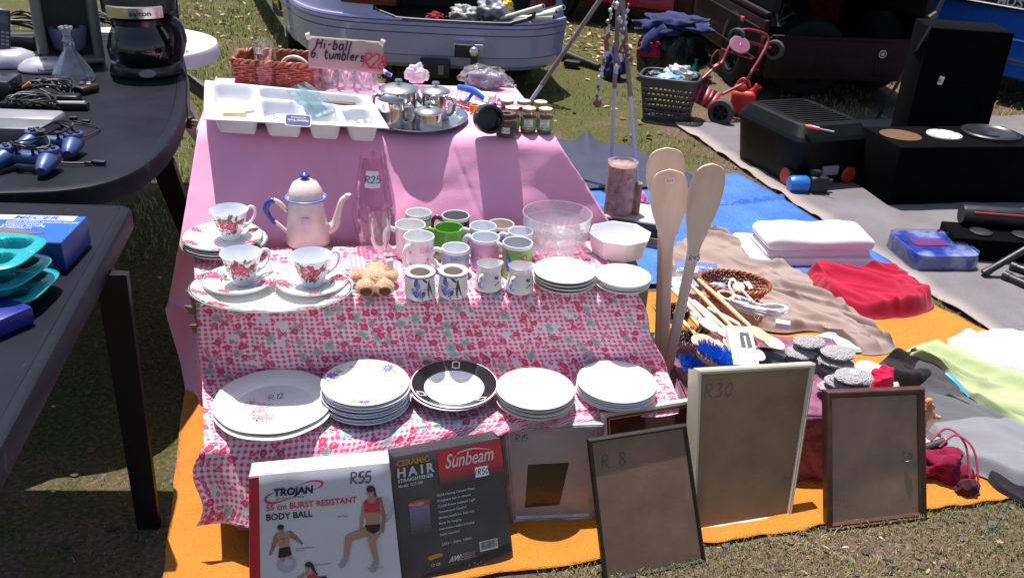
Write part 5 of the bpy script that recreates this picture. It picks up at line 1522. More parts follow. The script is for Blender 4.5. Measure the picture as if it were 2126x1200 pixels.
blue_t = M('tool_blue', (.015, .16, .66), .3, coat=.4)
q = P(975, 198, ZTt + .045)
t_ = thing('blue_tool', 'bright blue T-shaped plastic tool handle propped up behind the tray', 'tool', (0, 0, 0))
mb = MB(); a1, a2, a3 = P(952, 182, ZT + .065), P(985, 190, ZT + .066), P(1012, 210, ZT + .048)
mb.tube([a1, a2, a3], [.008, .0095, .008], 10, smooth=6, flat=1.3); mb.build('grip', blue_t, t_)
mb = MB(); mb.tube([P(984, 191, ZT + .062), P(976, 202, ZT + .045), P(968, 211, ZT + .032)], [.008, .006, .0075], 10, smooth=4); mb.build('stem', blue_t, t_)
price(t_, '', frame_m(P(1009, 208, ZT + .060), Vector((1, -.1, -.2)), Vector((.1, .6, .7))), .014, .014)
mb = MB(); mb.tube([P(932, 208, ZT + .012), P(960, 214, ZT + .016), P(975, 218, ZT + .016)], [.006, .008, .007], 10, smooth=4); a = P(985, 229, ZT + .014)
mb.lathe([(.010, -.012), (.016, -.010), (.016, .014), (.011, .014), (.010, -.010)], 24, 0, T(a.x, a.y, a.z + .004))
tag(mb.build('bottle_opener', M('amber_plastic', (.80, .28, .02), .15, coat=.5), solid=0), 'translucent orange plastic opener lying behind the tray', 'opener')
mb = MB()
for i in range(6):
 a = P(935 + i * 9, 182 + 4 * (i % 3), ZT + .06); b2 = P(940 + i * 4, 224 + 3 * (i % 2), ZT + .004)
 mb.tube([a, a.lerp(b2, .5) + Vector((.006 * (i - 3), 0, .006)), b2], .0012, 6, smooth=4)
mb.tube([P(900, 244, ZT + .012), P(935, 222, ZT + .02), P(960, 206, ZT + .03)], .0018, 6, smooth=4)
tag(mb.build('wire_whisk', steel), 'thin steel wire whisk behind the steel tray', 'whisk')
qa, qb = P(962, 216, ZTt), P(1034, 236, ZTt)
mb = MB(); ln = (qb - qa).length; mb.box(ln, .03, .018, 0, T(0, 0, 0, rz=math.degrees(math.atan2(qb.y - qa.y, qb.x - qa.x))), .002)
tag(mb.build('narrow_box', M('box_pale', (.70, .60, .60), .6), loc=(qa + qb) / 2), 'long narrow pale box lying behind the black pots', 'box')
q = P(1008, 202, ZTt + .022)
mb = MB(); mb.lathe([(0, -.035), (.016, -.035), (.018, -.033), (.018, .033), (.016, .035), (0, .035)], 32, 0, T(rx=90, rz=82))
tag(mb.build('paper_roll', M('roll_white', (.76, .74, .72), .8), loc=q), 'short white paper roll lying behind the blue tool', 'roll')
mb = MB()
for i in range(5):
 a = P(1018 + i * 9, 212 + (i % 2) * 10, ZT + .012); mb.lathe([(0, 0), (.006, .001), (.008, .012), (.005, .022), (0, .023)], 14, i % 2, T(a.x, a.y, a.z - .01))
tag(mb.build('cruet_tops', [chrome, black_pl]), 'cluster of small chrome and black bottle tops beside the jars', 'bottle tops')
def softbag(name, label, cat, c, rad, mat, amp=.3, fr=2.4, seed=0., tail=None, sub=4, rz=0., flatb=True):
 mb = MB()
 bm_v = MB(); bm_v.blob((0, 0, 0), (1, 1, 1), sub, 0)
 vs = []
 for p in bm_v.v:
  v_ = Vector(p)
  k = 1 + amp * noise.noise(v_ * fr + Vector((seed, 0, 0))) + amp * .4 * noise.noise(v_ * fr * 3 + Vector((0, seed, 0))) - amp * .35 * abs(noise.noise(v_ * fr * 1.7 + Vector((0, 0, seed))))
  q = Vector((v_.x * rad[0] * k, v_.y * rad[1] * k, v_.z * rad[2] * k))
  if flatb and q.z < -rad[2] * .75: q.z = -rad[2] * .75
  vs.append(q)
 mb.add(vs, bm_v.f)
 if tail:
  mb.tube(tail[0], tail[1], 10, smooth=4)
 return tag(mb.build(name, mat, loc=c, rot=(0, 0, rz), ang=180), label, cat)
q = P(1000, 190, ZTt)
t_ = thing('plastic_bag', 'clear plastic bag holding grey folded fabric at the back of the pink table', 'bag', q, R(-8))
gb_ = softbag('grey_fabric', None, None, (0, .05, .032), (.072, .045, .034), fabric('grey_fabric', (.11, .115, .15)), .25, 1.6, 3.); gb_.parent = t_
gb_ = softbag('bag_skin', None, None, (0, .05, .036), (.090, .054, .042), film('bag_clear', (.72, .70, .76), .08, .12), .35, 2.0, 5., tail=([(.07, 0, -.012), (.10, -.01, -.022), (.115, -.012, -.024)], [.018, .01, .014])); gb_.parent = t_
q = P(862, 186, ZTt)
softbag('plastic_bag', 'small white crumpled plastic bag behind the largest steel pot', 'bag', q + Vector((0, .05, .04)), (.04, .03, .038), film('bag_white', (.82, .80, .84), .6, .2), .4, 2.2, 8.)
q = P(792, 178, ZTt)
mb = MB(); mb.tube([(-.03, .02, .055), (.03, .0, .03)], .008, 10, 0); mb.tube([(.012, .0055, .0373), (.03, .0, .03)], .0085, 10, 1)
tag(mb.build('marker_pen', [paper, M('pen_blue', (.05, .05, .38), .3)], loc=q + Vector((0, .03, 0))), 'white and blue marker pen behind the tumbler pack', 'pen')
gjar = glass('jar_glass', (.95, .95, .95), .05, .5)
spice = M('spice', (.20, .055, .06), .85, var=.35, ns=160, bump=.6, bs=260)
def jar(loc, rz, label):
 t_ = thing('spice_jar', label, 'jar', loc, rz, 'spice jars in front of the car')
 r, h = .0255, .070
 mb = MB(); mb.lathe([(0, 0), (r * .9, 0), (r, .004), (r, h * .72), (r * .93, h * .84), (r * .72, h * .90), (r * .72, h)], 40); mb.build('jar_glass', gjar, t_)
 mb = MB(); mb.lathe([(0, .003), (r * .88, .003), (r * .94, .006), (r * .94, h * .66), (r * .6, h * .70), (0, h * .71)], 36); mb.build('contents', spice, t_)
 mb = MB(); mb.lathe([(r * .78, h * .90), (r * .84, h * .91), (r * .84, h * 1.03), (r * .80, h * 1.05)], 40, 0); mb.lathe([(r * .80, h * 1.05), (0, h * 1.045)], 40, 1); mb.build('lid', [M('gold_lid', (.48, .33, .14), .3, .8), M('lid_cream', (.72, .64, .52), .5)], t_)
 mb = MB(); f2 = lambda a, z, l: ((r + .0005 + l) * math.cos(-math.pi / 2 + a / r), (r + .0005 + l) * math.sin(-math.pi / 2 + a / r), z)
 mb.grid(lambda u, v: f2((u - .5) * .060, .011 + .036 * v, 0), 20, 2, 0)
 mb.grid(lambda u, v: f2((u - .5) * .028, .021 + .022 * v, .0006), 10, 2, 1)
 for k, (st, sz) in enumerate((('FRAGRANT', .0042), ('EXTRA', .0038), ('SPICES', .0038), ('MIXED RUB', .0044))):
  mb.text('-------' if False else st, sz, 2, None, 0, .038 - k * .0048, .0010, bold=.02 if k == 3 else 0, align='c', fn=f2)
 mb.grid(lambda u, v: f2((u - .5) * .006, .0135 + .0045 * v, .0006), 4, 1, 3)
 mb.build('paper_label', [M('label_green', (.20, .40, .09), .5), paper, ink_black, M('label_pale', (.5, .66, .75), .5)], t_)
 return t_
first = None
for (x, y, lab) in ((1061, 276, 'gold lidded spice jar at the left of the front row, behind the black pot'), (1096, 277, 'gold lidded spice jar in the middle of the front row'), (1130, 278, 'gold lidded spice jar at the right of the front row on the table corner'),
     (1050, 262, 'spice jar at the left of the back row, mostly hidden by the front jars'), (1085, 263, 'spice jar in the middle of the back row of jars'), (1120, 265, 'spice jar at the right of the back row of jars')):
 q = P(x, y, ZTt); q.y += .020
 if y < 270: q.y += .014
 if first is None: first = jar(q, face(q), lab); o = first
 else: o = copy_tree(first); o.location = q; o.rotation_euler = (0, 0, face(q))
 o['label'] = lab
q = P(1090, 270, ZTt);
mb = MB(); mb.grid(lambda u, v: tuple(rrect(.078, .060, .02, 5)(u) * (1 + .02 * noise.noise(Vector((u * 50, v * 5, 0))))) + (.001 + .060 * v + .010 * noise.noise(Vector((u * 30, 0, 5))) * v,), 140, 12)
tag(mb.build('plastic_wrap', film('wrap2', (.85, .84, .88), .10, .08), loc=(q.x, q.y + .043, ZTt), rot=(0, 0, R(3))), 'clear shrink film around the six spice jars', 'wrap')
blk = M('ebony', (.006, .0055, .0055), .35, coat=.2, var=.3)
brn = M('brown_clay', (.13, .045, .03), .6, var=.2)
q = P(1013, 285, ZTt); s = mpp(q); r = 30 * s
mb = MB(); mb.lathe([(0, .0), (r * .9, .001), (r, .006), (r, .058), (r * .97, .062), (r * .80, .062), (r * .76, .058), (r * .70, .02), (0, .016)], 48, 0)
o = tag(mb.build('turned_pot', blk, loc=(q.x - .008, q.y + .05, ZTt + r), rot=(R(78), 0, R(14)), ang=35), 'black turned wooden pot lying on its side with its mouth towards us', 'pot')
q = P(1050, 288, ZTt); s = mpp(q); r = 22 * s
t_ = thing('turned_pot', 'standing black and brown wooden pot with a square hole and R50 sticker', 'pot', (q.x, q.y + r, ZTt), face(q))
mb = MB(); mb.lathe([(0, 0), (r * .93, 0), (r, .005), (r, .034), (r * .96, .041), (r * .80, .046), (r * .76, .050)], 44, mats=[0, 0, 0, 1, 1, 1]); mb.build('pot_body', [blk, brn], t_, ang=35)
mb = MB(); mb.lathe([(r * .74, .0495), (r * .80, .0505), (r * .80, .0525), (r * .74, .0535)], 44); mb.build('band', M('bone', (.6, .52, .38), .5), t_)
mb = MB(); mb.lathe([(r * .76, .053), (r * .86, .055), (r * .88, .060), (r * .86, .067), (r * .80, .070), (r * .38, .069), (r * .30, .060), (0, .060)], 44, mats=[0, 0, 0, 1, 1, 2, 2]); mb.build('collar', [blk, brn, dark_void], t_, ang=35)
f2 = lambda a, z, l: ((r + .0008 + l) * math.cos(-math.pi / 2 + a / r), (r + .0008 + l) * math.sin(-math.pi / 2 + a / r), z)
price(t_, 'R50', None, .024, .017, fn=lambda x, y, z: f2(x - .001, y + .024, z), size=.0105)
# ================================================================ boxes and frames leaning at the front
class Quad:
 """a leaning flat thing fixed by its four corners; (x, y) in metres on its face, z off the face towards us"""
 def __init__(s, bl, br, tl, tr, lean=.09):
  s.a, s.b = P(*bl), P(*br)
  s.c = PY(tl[0], tl[1], s.a.y + lean); s.d = PY(tr[0], tr[1], s.b.y + lean)
  s.o = (s.a + s.b) / 2
  s.w = ((s.b - s.a).length + (s.d - s.c).length) / 2; s.h = ((s.c - s.a).length + (s.d - s.b).length) / 2
  s.n = ((s.b - s.a).normalized().cross((s.c - s.a).normalized())).normalized()
  if s.n.y > 0: s.n = -s.n
 def __call__(s, x, y, z=0.):
  u, v = x / s.w, y / s.h
  return (s.a * (1 - u) + s.b * u) * (1 - v) + (s.c * (1 - u) + s.d * u) * v + s.n * z - s.o
 def loop(s, mb, rings, mat=0):
  vs = []
  for ins, z in rings:
   for x, y in ((ins, ins), (s.w - ins, ins), (s.w - ins, s.h - ins), (ins, s.h - ins)): vs.append(s(x, y, z))
  fs = []
  for i in range(len(rings) - 1):
   for k in range(4): fs.append((i * 4 + k, i * 4 + (k + 1) % 4, (i + 1) * 4 + (k + 1) % 4, (i + 1) * 4 + k))
  mb.add(vs, fs, mat)
def picture_frame(label, q, bw, dep, fm, panel, prof=None, extra=None, mats=()):
 t_ = thing('picture_frame', label, 'picture frame', q.o)
 mb = MB()
 q.loop(mb, prof or [(.0, -dep), (0, -.002), (.002, 0), (bw * .45, .001), (bw * .8, -.003), (bw, -.005), (bw, -dep), (0, -dep)])
 mb.build('frame', fm, t_, ang=25)
 mb = MB()
 mb.grid(lambda u, v: q(lerp(bw * .9, q.w - bw * .9, u), lerp(bw * .9, q.h - bw * .9, v), -.006), 12, 12)
 pn = mb.build('backing_board' if panel[1] else 'picture', panel[0], t_)
 if extra: extra(t_, pn)
 return t_
hb = lambda n, c: M(n, c, .55, var=.22, ns=9, bump=.15, bs=260, dirt=.35)
hard = hb('hardboard', (.27, .165, .09)); hard2 = hb('hardboard_dull', (.23, .13, .085)); hard3 = hb('hardboard_grey', (.29, .18, .115))
def pen(q, st, size, x, y, ink=pencil, wd=.10, slant=.1):
 def ex(t_, pn):
  mb = MB(); mb.hand(st, size, 0, None, x=x, y=y, z=-.0052, wd=wd, slant=slant, fn=q, sp=.28); mb.build('handwriting', ink, pn)
 return ex
faint = M('pencil_faint', (.17, .12, .09), .85)
q = Quad((1058, 1089), (1236, 1081), (1037, 883), (1257, 877), .035)
silv = M('silver_wash', (.46, .43, .44), .45, .35, var=.25, ns=30, bump=.2, bs=90)
def ex15(t_, pn):
 mb = MB(); mb.grid(lambda u, v: q(lerp(.022, q.w - .022, u), lerp(.022, q.h - .022, v), -.004), 4, 4); mt = mb.build('mount', M('mount_grey', (.37, .34, .345), .4, coat=.25), t_)
 mb = MB(); x0, x1, y0, y1 = .052, .150, .046, .168
 mb.add([q(x0 - .006, y0, -.0035), q(x1 - .010, y0 + .004, -.0035), q(x1 + .012, y1 + .002, -.0035), q(x0 + .008, y1, -.0035)], [(0, 1, 2, 3)]); mb.build('aperture', M('aperture_dark', (.020, .014, .012), .3, coat=.25), t_)
 mb = MB(); mb.hand('R15', .017, 0, None, x=.034, y=q.h - .046, z=-.0034, wd=.09, fn=q); mb.build('handwriting', pencil, mt)
picture_frame('silver ridged frame with a dark slanted opening, marked R15', q, .022, .014, silv, (M('mount_grey', (.37, .34, .345), .4, coat=.25), False),
    [(.0, -.018), (0, .0), (.003, .004), (.005, .001), (.007, .005), (.009, .002), (.011, .005), (.014, .001), (.017, .003), (.022, -.004), (.022, -.014), (0, -.018)], ex15)
q = Quad((1266, 1098), (1462, 1064), (1251, 860), (1453, 827), .07)
pic, t, b = _new('dark_painting')
f = nz(t, 9, 5, .6)
t.links.new(ramp(t, f, [(.3, (.035, .016, .012)), (.6, (.11, .04, .022)), (.75, (.19, .075, .04))]), b.inputs['Base Color']); b.inputs['Roughness'].default_value = .12; b.inputs['Coat Weight'].default_value = .5
def exrc(t_, pn):
 mb = MB(); q.loop(mb, [(.009, .0012), (.013, .0015), (.016, -.001)], 0); mb.build('red_band', M('frame_red', (.22, .02, .035), .35, coat=.3), t_)
 mb = MB(); q.loop(mb, [(.0165, -.0005), (.0185, -.0015)], 0); mb.build('gilt_line', M('gilt', (.5, .38, .18), .35, .8), t_)
picture_frame('cream and red edged frame with a dark picture, behind the black frame', q, .020, .016, M('frame_cream', (.66, .60, .50), .4, coat=.2), (pic, False), None, exrc)
q = Quad((1257, 1212), (1467, 1167), (1222, 913), (1426, 881), .11)
picture_frame('narrow black frame with a brown backing marked R8', q, .0095, .014, M('frame_black', (.018, .016, .016), .5, bump=.2, bs=150), (hard2, True), None, pen(q, 'R 8', .032, .028, q.h - .075, M('pencil', (0, 0, 0)), .08))
q = Quad((1437, 1110), (1642, 1075), (1449, 769), (1694, 755), .13)
cg = M('frame_gold_cream', (.64, .57, .43), .35, .15, var=.06)
def ex30(t_, pn):
 pen(q, 'R30', .034, .022, q.h - .072, faint, .10)(t_, pn)
 mb = MB(); mb.grid(lambda u, v: q(-.012 + .012 * u, v * q.h, -.026 + .026 * u), 2, 8); mb.grid(lambda u, v: q(u * q.w, q.h + .0005, -.026 + .026 * v), 8, 2); mb.build('deep_edge', cg, t_)
picture_frame('tall cream gilt frame with a brown backing marked R30', q, .012, .026, cg, (hard, True), [(.0, -.026), (0, 0), (.004, .0015), (.006, -.001), (.009, .0005), (.012, -.004), (.012, -.026), (0, -.026)], ex30)
q = Quad((1717, 1103), (1924, 1077), (1714, 812), (1920, 804), .11)
def exbr(t_, pn):
 mb = MB(); mb.tube([q(q.w - .062, q.h * .515, -.004), q(q.w - .050, q.h * .52, -.001), q(q.w - .040, q.h * .49, -.001), q(q.w - .050, q.h * .455, -.001), q(q.w - .062, q.h * .45, -.004)], .0014, 6); mb.build('hook', black_pl, t_)
 mb = MB(); mb.hand('20', .03, 0, None, x=.028, y=.052, z=-.0052, wd=.05, fn=q); mb.build('handwriting', M('pencil_ghost', (.20, .145, .12), .9), pn)
picture_frame('dark brown moulded frame standing alone at the right, with a wire hook on its back', q, .020, .018, wood('dark_frame', (.055, .022, .014), (.11, .045, .028), (20, 20, 20), .4), (hard3, True), [(.0, -.018), (0, .0), (.003, .005), (.007, .006), (.010, .002), (.014, .003), (.020, -.004), (.020, -.018), (0, -.018)], exbr)
def limb(x0, y0, x1, y1, w0, w1, n=5):
 d = Vector((x1 - x0, y1 - y0)); L = d.length or 1e-6; d /= L; k = Vector((-d.y, d.x))
 pts = []
 for i in range(n + 1):
  a = math.pi * i / n - math.pi / 2
  pts.append((x1 + w1 * (d.x * math.cos(a) + k.x * math.sin(a)), y1 + w1 * (d.y * math.cos(a) + k.y * math.sin(a))))
 for i in range(n + 1):
  a = math.pi * i / n + math.pi / 2
  pts.append((x0 + w0 * (d.x * math.cos(a) + k.x * math.sin(a)), y0 + w0 * (d.y * math.cos(a) + k.y * math.sin(a))))
 return pts
def carton(name, label, q, dep, mats, edge=None, wear=.002):
 """the box itself with slightly soft edges; returns its Empty"""
 t_ = thing(name, label, 'box', q.o)
 mb = MB(); n = 24
 rr = random.Random(5)
 def fr(u, v): return q(u * q.w, v * q.h, .0022 * noise.noise(Vector((u * 4, v * 4, 2))) - .004 * max(0, 1 - 22 * min(u, 1 - u, v, 1 - v)))
 mb.grid(fr, n, n, 0)
 bk = lambda u, v: q(u * q.w, v * q.h, -dep)
 mb.grid(bk, 2, 2, 1)
 for k in range(4):
  def ed(u, v, k=k):
   s_ = int(round(u * n)) / n
   uv = ((s_, 0), (1, s_), (s_, 1), (0, s_))[k]
   a = fr(*uv); c_ = bk(*uv); return a.lerp(c_, v) + (Vector((0, 0, -.004 * math.sin(math.pi * v))) if k == 2 else Vector())
  mb.grid(ed, n, 6, 2 if k in (1, 3) else 1)
 mb.build('carton', mats, t_, ang=35)
 return t_
q = Quad((518, 1268), (838, 1240), (516, 990), (808, 962), .075)
U = q.w
prw = M('print_card_white', (.62, .62, .66), .35, var=.03, coat=.15); prr = M('print_card_red', (.56, .015, .03), .4)
bx = carton('ball_box', 'white exercise ball carton with a red stripe and printed people, marked R55', q, .075, [prw, prw, M('print_card_side', (.55, .55, .58), .5, dirt=.15, ns=9)])
H_ = q.h / U
F = lambda x, y, l=0.: q(x * U, q.h - y * U, .0012 + l)       # x right, y down from the top, in box widths
FT = lambda x, y, z: q(x * U, q.h + y * U, .0022 + z)        # text space: y up (negative down)
def S(mb, pts, mat, lay=0): mb.add([F(p[0], p[1], .0004 * lay) for p in pts], [tuple(range(len(pts)))], mat)
mb = MB()
for i in range(10): S(mb, [(.003, .01 + i * H_ * .098), (.072, .005 + i * H_ * .098), (.072, .005 + (i + 1) * H_ * .098), (.003, .01 + (i + 1) * H_ * .098)], 0)
def swoosh(pts, w_, mat):
 c_ = catmull([(a, b_, 0) for a, b_ in pts], 8); L = len(c_)
 for i in range(L - 1):
  d = (c_[i + 1] - c_[i]).normalized(); n_ = Vector((-d.y, d.x, 0)); wa = w_ * math.sin(math.pi * (i + .05) / L); wb3 = w_ * math.sin(math.pi * (i + 1.05) / L)
  S(mb, [c_[i] + n_ * wa, c_[i + 1] + n_ * wb3, c_[i + 1] - n_ * wb3, c_[i] - n_ * wa], mat, 1)
mb.build('red_stripe', prr, bx); mb = MB()
swoosh([(.34, .095), (.44, .070), (.51, .085), (.50, .115), (.45, .135)], .007, 1)
swoosh([(.19, .125), (.13, .15), (.115, .185), (.17, .205), (.29, .185)], .009, 1)
mb.build('logo_swoosh', [prr, M('logo_red', (.58, .03, .07), .4)], bx)
mb = MB()
mb.text('TROJAN', .072, 0, None, .172, -.155, 0, bold=.045, shear=.08, sx=1.02, fn=FT)
mb.text('MY SPACE MY TIME', .021, 0, None, .185, -.186, 0, shear=.2, sx=1.1, fn=FT)
mb.text('BODY BALL', .066, 0, None, .118, -.330, 0, bold=.02, sx=.92, fn=FT)
mb.build('lettering', ink_black, bx)
mb = MB()
for st, x, y in (('Wall Squat', .60, .355), ('Kneeling Balance', .31, .565), ('Exercise', .31, .583), ('Forward Extension', .41, .70), ('Hamstring Curl', .78, .765)): mb.text(st, .017, 0, None, x, -y, 0, fn=FT)
mb.build('caption', ink_black, bx)
mb = MB(); mb.text('55 cm BURST RESISTANT', .062, 0, None, .118, -.258, 0, bold=.018, sx=.93, fn=FT); mb.build('red_lettering', M('logo_red', (0, 0, 0)), bx)
mb = MB(); mb.hand('R55', .082, 0, None, x=.71, y=-.120, z=.0, wd=.13, slant=.12, fn=FT, sp=.1); mb.hand('55', .075, 0, None, x=.772, y=-.116, z=.0002, wd=.10, slant=.12, fn=FT, sp=.1); mb.build('handwriting', M('marker_grey', (.12, .115, .13), .6), bx)
mb = MB()   # the printed pictures: 0 skin 1 skin shade 2 red 3 black 4 ball 5 shoe 6 hair
S(mb, ell(.905, .33, .092, .098, 0, 28), 4, 1); S(mb, ell(.93, .30, .055, .062, 0, 20), 7, 2)
for a in ((.86, .20, .845, .26, .018, .03), (.80, .27, .765, .40, .016, .012), (.765, .40, .755, .49, .012, .009), (.905, .25, .925, .38, .018, .014), (.925, .38, .905, .49, .013, .010)): S(mb, limb(*a), 1 if a[0] > .9 else 0, 3)
S(mb, [(.80, .25), (.90, .245), (.915, .32), (.885, .40), (.895, .47), (.79, .46), (.80, .40), (.785, .32)], 0, 4)
S(mb, [(.795, .265), (.815, .235), (.825, .27), (.87, .27), (.885, .235), (.905, .26), (.90, .345), (.79, .335)], 2, 5)
S(mb, [(.785, .43), (.895, .43), (.885, .475), (.84, .50), (.80, .475)], 3, 6)
for a in ((.815, .475, .67, .515, .036, .026), (.67, .515, .64, .67, .025, .014), (.865, .48, .825, .55, .036, .026), (.825, .55, .845, .72, .026, .013)): S(mb, limb(*a), 0, 5)
for a in ((.645, .665, .61, .715, .016, .020), (.848, .715, .815, .77, .016, .021)): S(mb, limb(*a), 5, 6)
S(mb, ell(.845, .185, .028, .036, .1, 16), 0, 6); S(mb, ell(.85, .165, .030, .024, .1, 14), 6, 7); S(mb, limb(.87, .17, .882, .225, .012, .006), 6, 5)
for x, y in ((.832, .182), (.853, .181)): S(mb, ell(x, y, .0045, .0026, 0, 8), 6, 9)
S(mb, ell(.842, .206, .010, .0035, .05, 9), 7, 9); S(mb, ell(.841, .194, .003, .006, 0, 7), 1, 9)
PM = [M('print_skin', (.46, .25, .17), .5), M('print_skin_dark', (.33, .165, .11), .5), M('logo_red', (0, 0, 0)), ink_black, M('print_ball', (.42, .41, .49), .4), M('print_shoe', (.36, .33, .33), .5), M('print_hair', (.03, .02, .02), .5), M('print_ball_light', (.52, .50, .58), .4)]
mb.build('printed_woman', PM, bx); mb = MB()
S(mb, ell(.245, .675, .062, .060, 0, 24), 4, 1); S(mb, ell(.255, .655, .035, .032, 0, 18), 7, 2)
S(mb, [(.185, .435), (.275, .425), (.268, .50), (.262, .55), (.205, .555), (.195, .50)], 0, 3)
for a in ((.188, .45, .165, .52, .020, .015), (.165, .52, .14, .585, .014, .008), (.272, .44, .32, .49, .02, .014), (.32, .49, .352, .525, .013, .008)): S(mb, limb(*a), 1, 2)
S(mb, [(.20, .545), (.268, .535), (.282, .60), (.235, .615), (.19, .615)], 3, 4); S(mb, limb(.215, .61, .225, .635, .018, .012), 0, 3); S(mb, limb(.265, .60, .27, .63, .014, .01), 0, 3)
S(mb, ell(.215, .405, .022, .030, 0, 14), 0, 4); S(mb, ell(.213, .385, .024, .018, 0, 12), 6, 5)
for x in (.206, .222): S(mb, ell(x, .405, .0035, .0022, 0, 7), 6, 8)
S(mb, ell(.214, .422, .007, .002, 0, 7), 1, 8); S(mb, limb(.231, .46, .232, .52, .003, .002), 1, 6); S(mb, limb(.205, .475, .26, .47, .003, .003), 1, 6)
mb.build('printed_man', PM, bx); mb = MB()
for a in ((.30, .80, .39, .745, .011, .017), (.39, .745, .43, .79, .02, .02)): S(mb, limb(*a), 0, 3)
S(mb, ell(.385, .70, .022, .026, 0, 14), 0, 3); S(mb, ell(.392, .688, .026, .020, 0, 12), 6, 4); S(mb, limb(.41, .70, .44, .77, .012, .006), 6, 4)
S(mb, [(.375, .775), (.43, .755), (.455, .79), (.43, .83), (.39, .82)], 2, 5); S(mb, [(.45, .79), (.50, .785), (.515, .82), (.46, .84)], 3, 5)
mb.build('printed_stretching_woman', PM, bx)
mb = MB()
for i, x in enumerate((.09, .26, .42)):
 mb.text('TROJAN' if False else 'ooo', .05, 0, None, x, .012, 0, fn=lambda a, b_, z: q(a * U, q.h + .0012, -.016 - (b_) * U * .5 + .01), bold=.03)
mb.build('top_print', prr, bx)
mb = MB()
for k in range(12): mb.add([q(-.0012, .02 + k * .008, -.012), q(-.0012, .02 + k * .008, -.05), q(-.0012, .0225 + k * .008, -.05), q(-.0012, .0225 + k * .008, -.012)], [(0, 1, 2, 3)])
mb.add([q(-.0012, .20, -.012), q(-.0012, .20, -.03), q(-.0012, .245, -.03), q(-.0012, .245, -.012)], [(0, 1, 2, 3)], 1)
mb.build('side_print', [M('print_grey2', (.3, .3, .33), .5), M('print_yellow', (0, 0, 0))], bx)
q2 = Quad((836, 1222), (1068, 1168), (817, 950), (1040, 910), .085)
q = q2; U = q.w
blkc = M('print_card_black', (.050, .048, .056), .38, var=.12, coat=.15, dirt=.25, ns=8)
bx = carton('straightener_box', 'black and red hair straightener carton with an R50 sticker', q, .06, [blkc, M('print_card_black2', (.03, .026, .032), .5), M('print_card_grey', (.16, .15, .18), .5, dirt=.3)])
mb = MB()
for i in range(12):
 y0, y1 = .012 + i * .026, .012 + (i + 1) * .026
 S(mb, [(.385 + .012 * i / 12, y0), (.992, y0), (.992, y1), (.385 + .012 * (i + 1) / 12, y1)], i)
mb.build('red_panel', [M('sb_red%d' % i, (lerp(.55, .055, smooth_(max(0, (i - 5) / 7))), lerp(.02, .045, i / 11), lerp(.03, .05, i / 11)), .4) for i in range(12)], bx)
mb = MB(); mb.text('CERAMIC', .072, 0, None, .02, -.080, 0, bold=.03, sx=.98, fn=FT); S(mb, [(.235 + .02 * a, b_) for a, b_ in ((0, .94), (5, .925), (6.5, .94), (6.5, .96), (1, .975), (0, .96))], 0)
mb.build('orange_lettering', M('print_orange', (.60, .25, .02), .4), bx)
mb = MB()
for k, ch in enumerate('HAIR'): mb.text(ch, .112, 0, None, (.022, .115, .232, .285)[k], -.178, 0, bold=.035, fn=FT)
mb.text('STRAIGHTENER', .046, 0, None, .022, -.225, 0, bold=.022, sx=.98, fn=FT)
mb.text('Model: SCS-500', .034, 0, None, .022, -.268, 0, bold=.01, shear=.25, fn=FT)
mb.build('title_lettering', M('print_sb_white', (.62, .60, .62), .45), bx); mb = MB()
mb.text('Sunbeam', .175, 0, None, .455, -.175, 0, bold=.008, shear=.35, sx=.72, fn=FT)
swoosh([(.53, .105), (.60, .055), (.75, .045), (.90, .085)], .006, 0)
mb.build('brand_lettering', M('print_sb_white', (0, 0, 0)), bx); mb = MB()
for i, st in enumerate(('Quick Heating Ceramic Plates', 'Straightens hair in minutes', 'On-Off Power Indicator Light', 'Temperature Control', 'Slimline handle for Easy Use', 'Hook for hanging', 'Instruction Leaflet included', 'Safety Cut-Out')): mb.text(st, .032, 0, None, .355, -.41 - i * .0515, 0, bold=.008, sx=.9, fn=FT)
mb.text('230V ~ 50Hz  100W', .032, 0, None, .365, -.862, 0, bold=.008, fn=FT)
mb.build('feature_list', M('print_sb_white', (0, 0, 0)), bx); mb = MB()
S(mb, [(.70, .905), (.865, .905), (.865, 1.0), (.70, 1.0)], 0)
mb.build('barcode_panel', M('print_sb_white', (0, 0, 0)), bx); mb = MB()
mb.text('AW', .07, 0, None, .41, -1.03, 0, bold=.03, shear=.5, sx=.8, fn=FT); mb.text('12 CE', .034, 0, None, .26, -1.035, 0, bold=.02, fn=FT)
for k in range(4): mb.text('AV INDUSTRIES (PTY) LTD', .013, 0, None, .50, -.985 - k * .016, 0, fn=FT)
mb.text('FEATURES', .034, 0, None, .108, -.452, .0012, bold=.01, sx=.85, fn=FT)
for x, y in ((.58, 1.10), (.63, 1.09), (.66, 1.11), (.69, 1.095), (.62, 1.14), (.72, 1.13), (.56, 1.15)): mb.text('60', .016, 0, None, x, -y, .001, fn=FT)
mb.build('small_print', M('print_sb_white', (0, 0, 0)), bx)
mb = MB(); S(mb, ell(.195, .435, .105, .026, 0, 20), 0, 1)
for i in range(8): S(mb, [(.105, .46 + i * .035), (.285, .46 + i * .035), (.285, .46 + (i + 1) * .035), (.105, .46 + (i + 1) * .035)], 1 + i)
mb.build('feature_panel', [M('print_pill', (.52, .09, .02), .4)] + [M('sb_grad%d' % i, tuple(lerp(a, b_, i / 7) for a, b_ in zip((.20, .19, .26), (.055, .052, .06))), .45) for i in range(8)], bx)
mb = MB(); S(mb, [(.02, 1.16), (.25, 1.085), (.6, 1.06), (.85, 1.0), (.98, .985), (.985, 1.06), (.7, 1.12), (.3, 1.165)], 0, 0); mb.build('product_picture', M('print_teal_black', (.018, .026, .034), .3), bx)
mb = MB(); rr = random.Random(3); x = .71
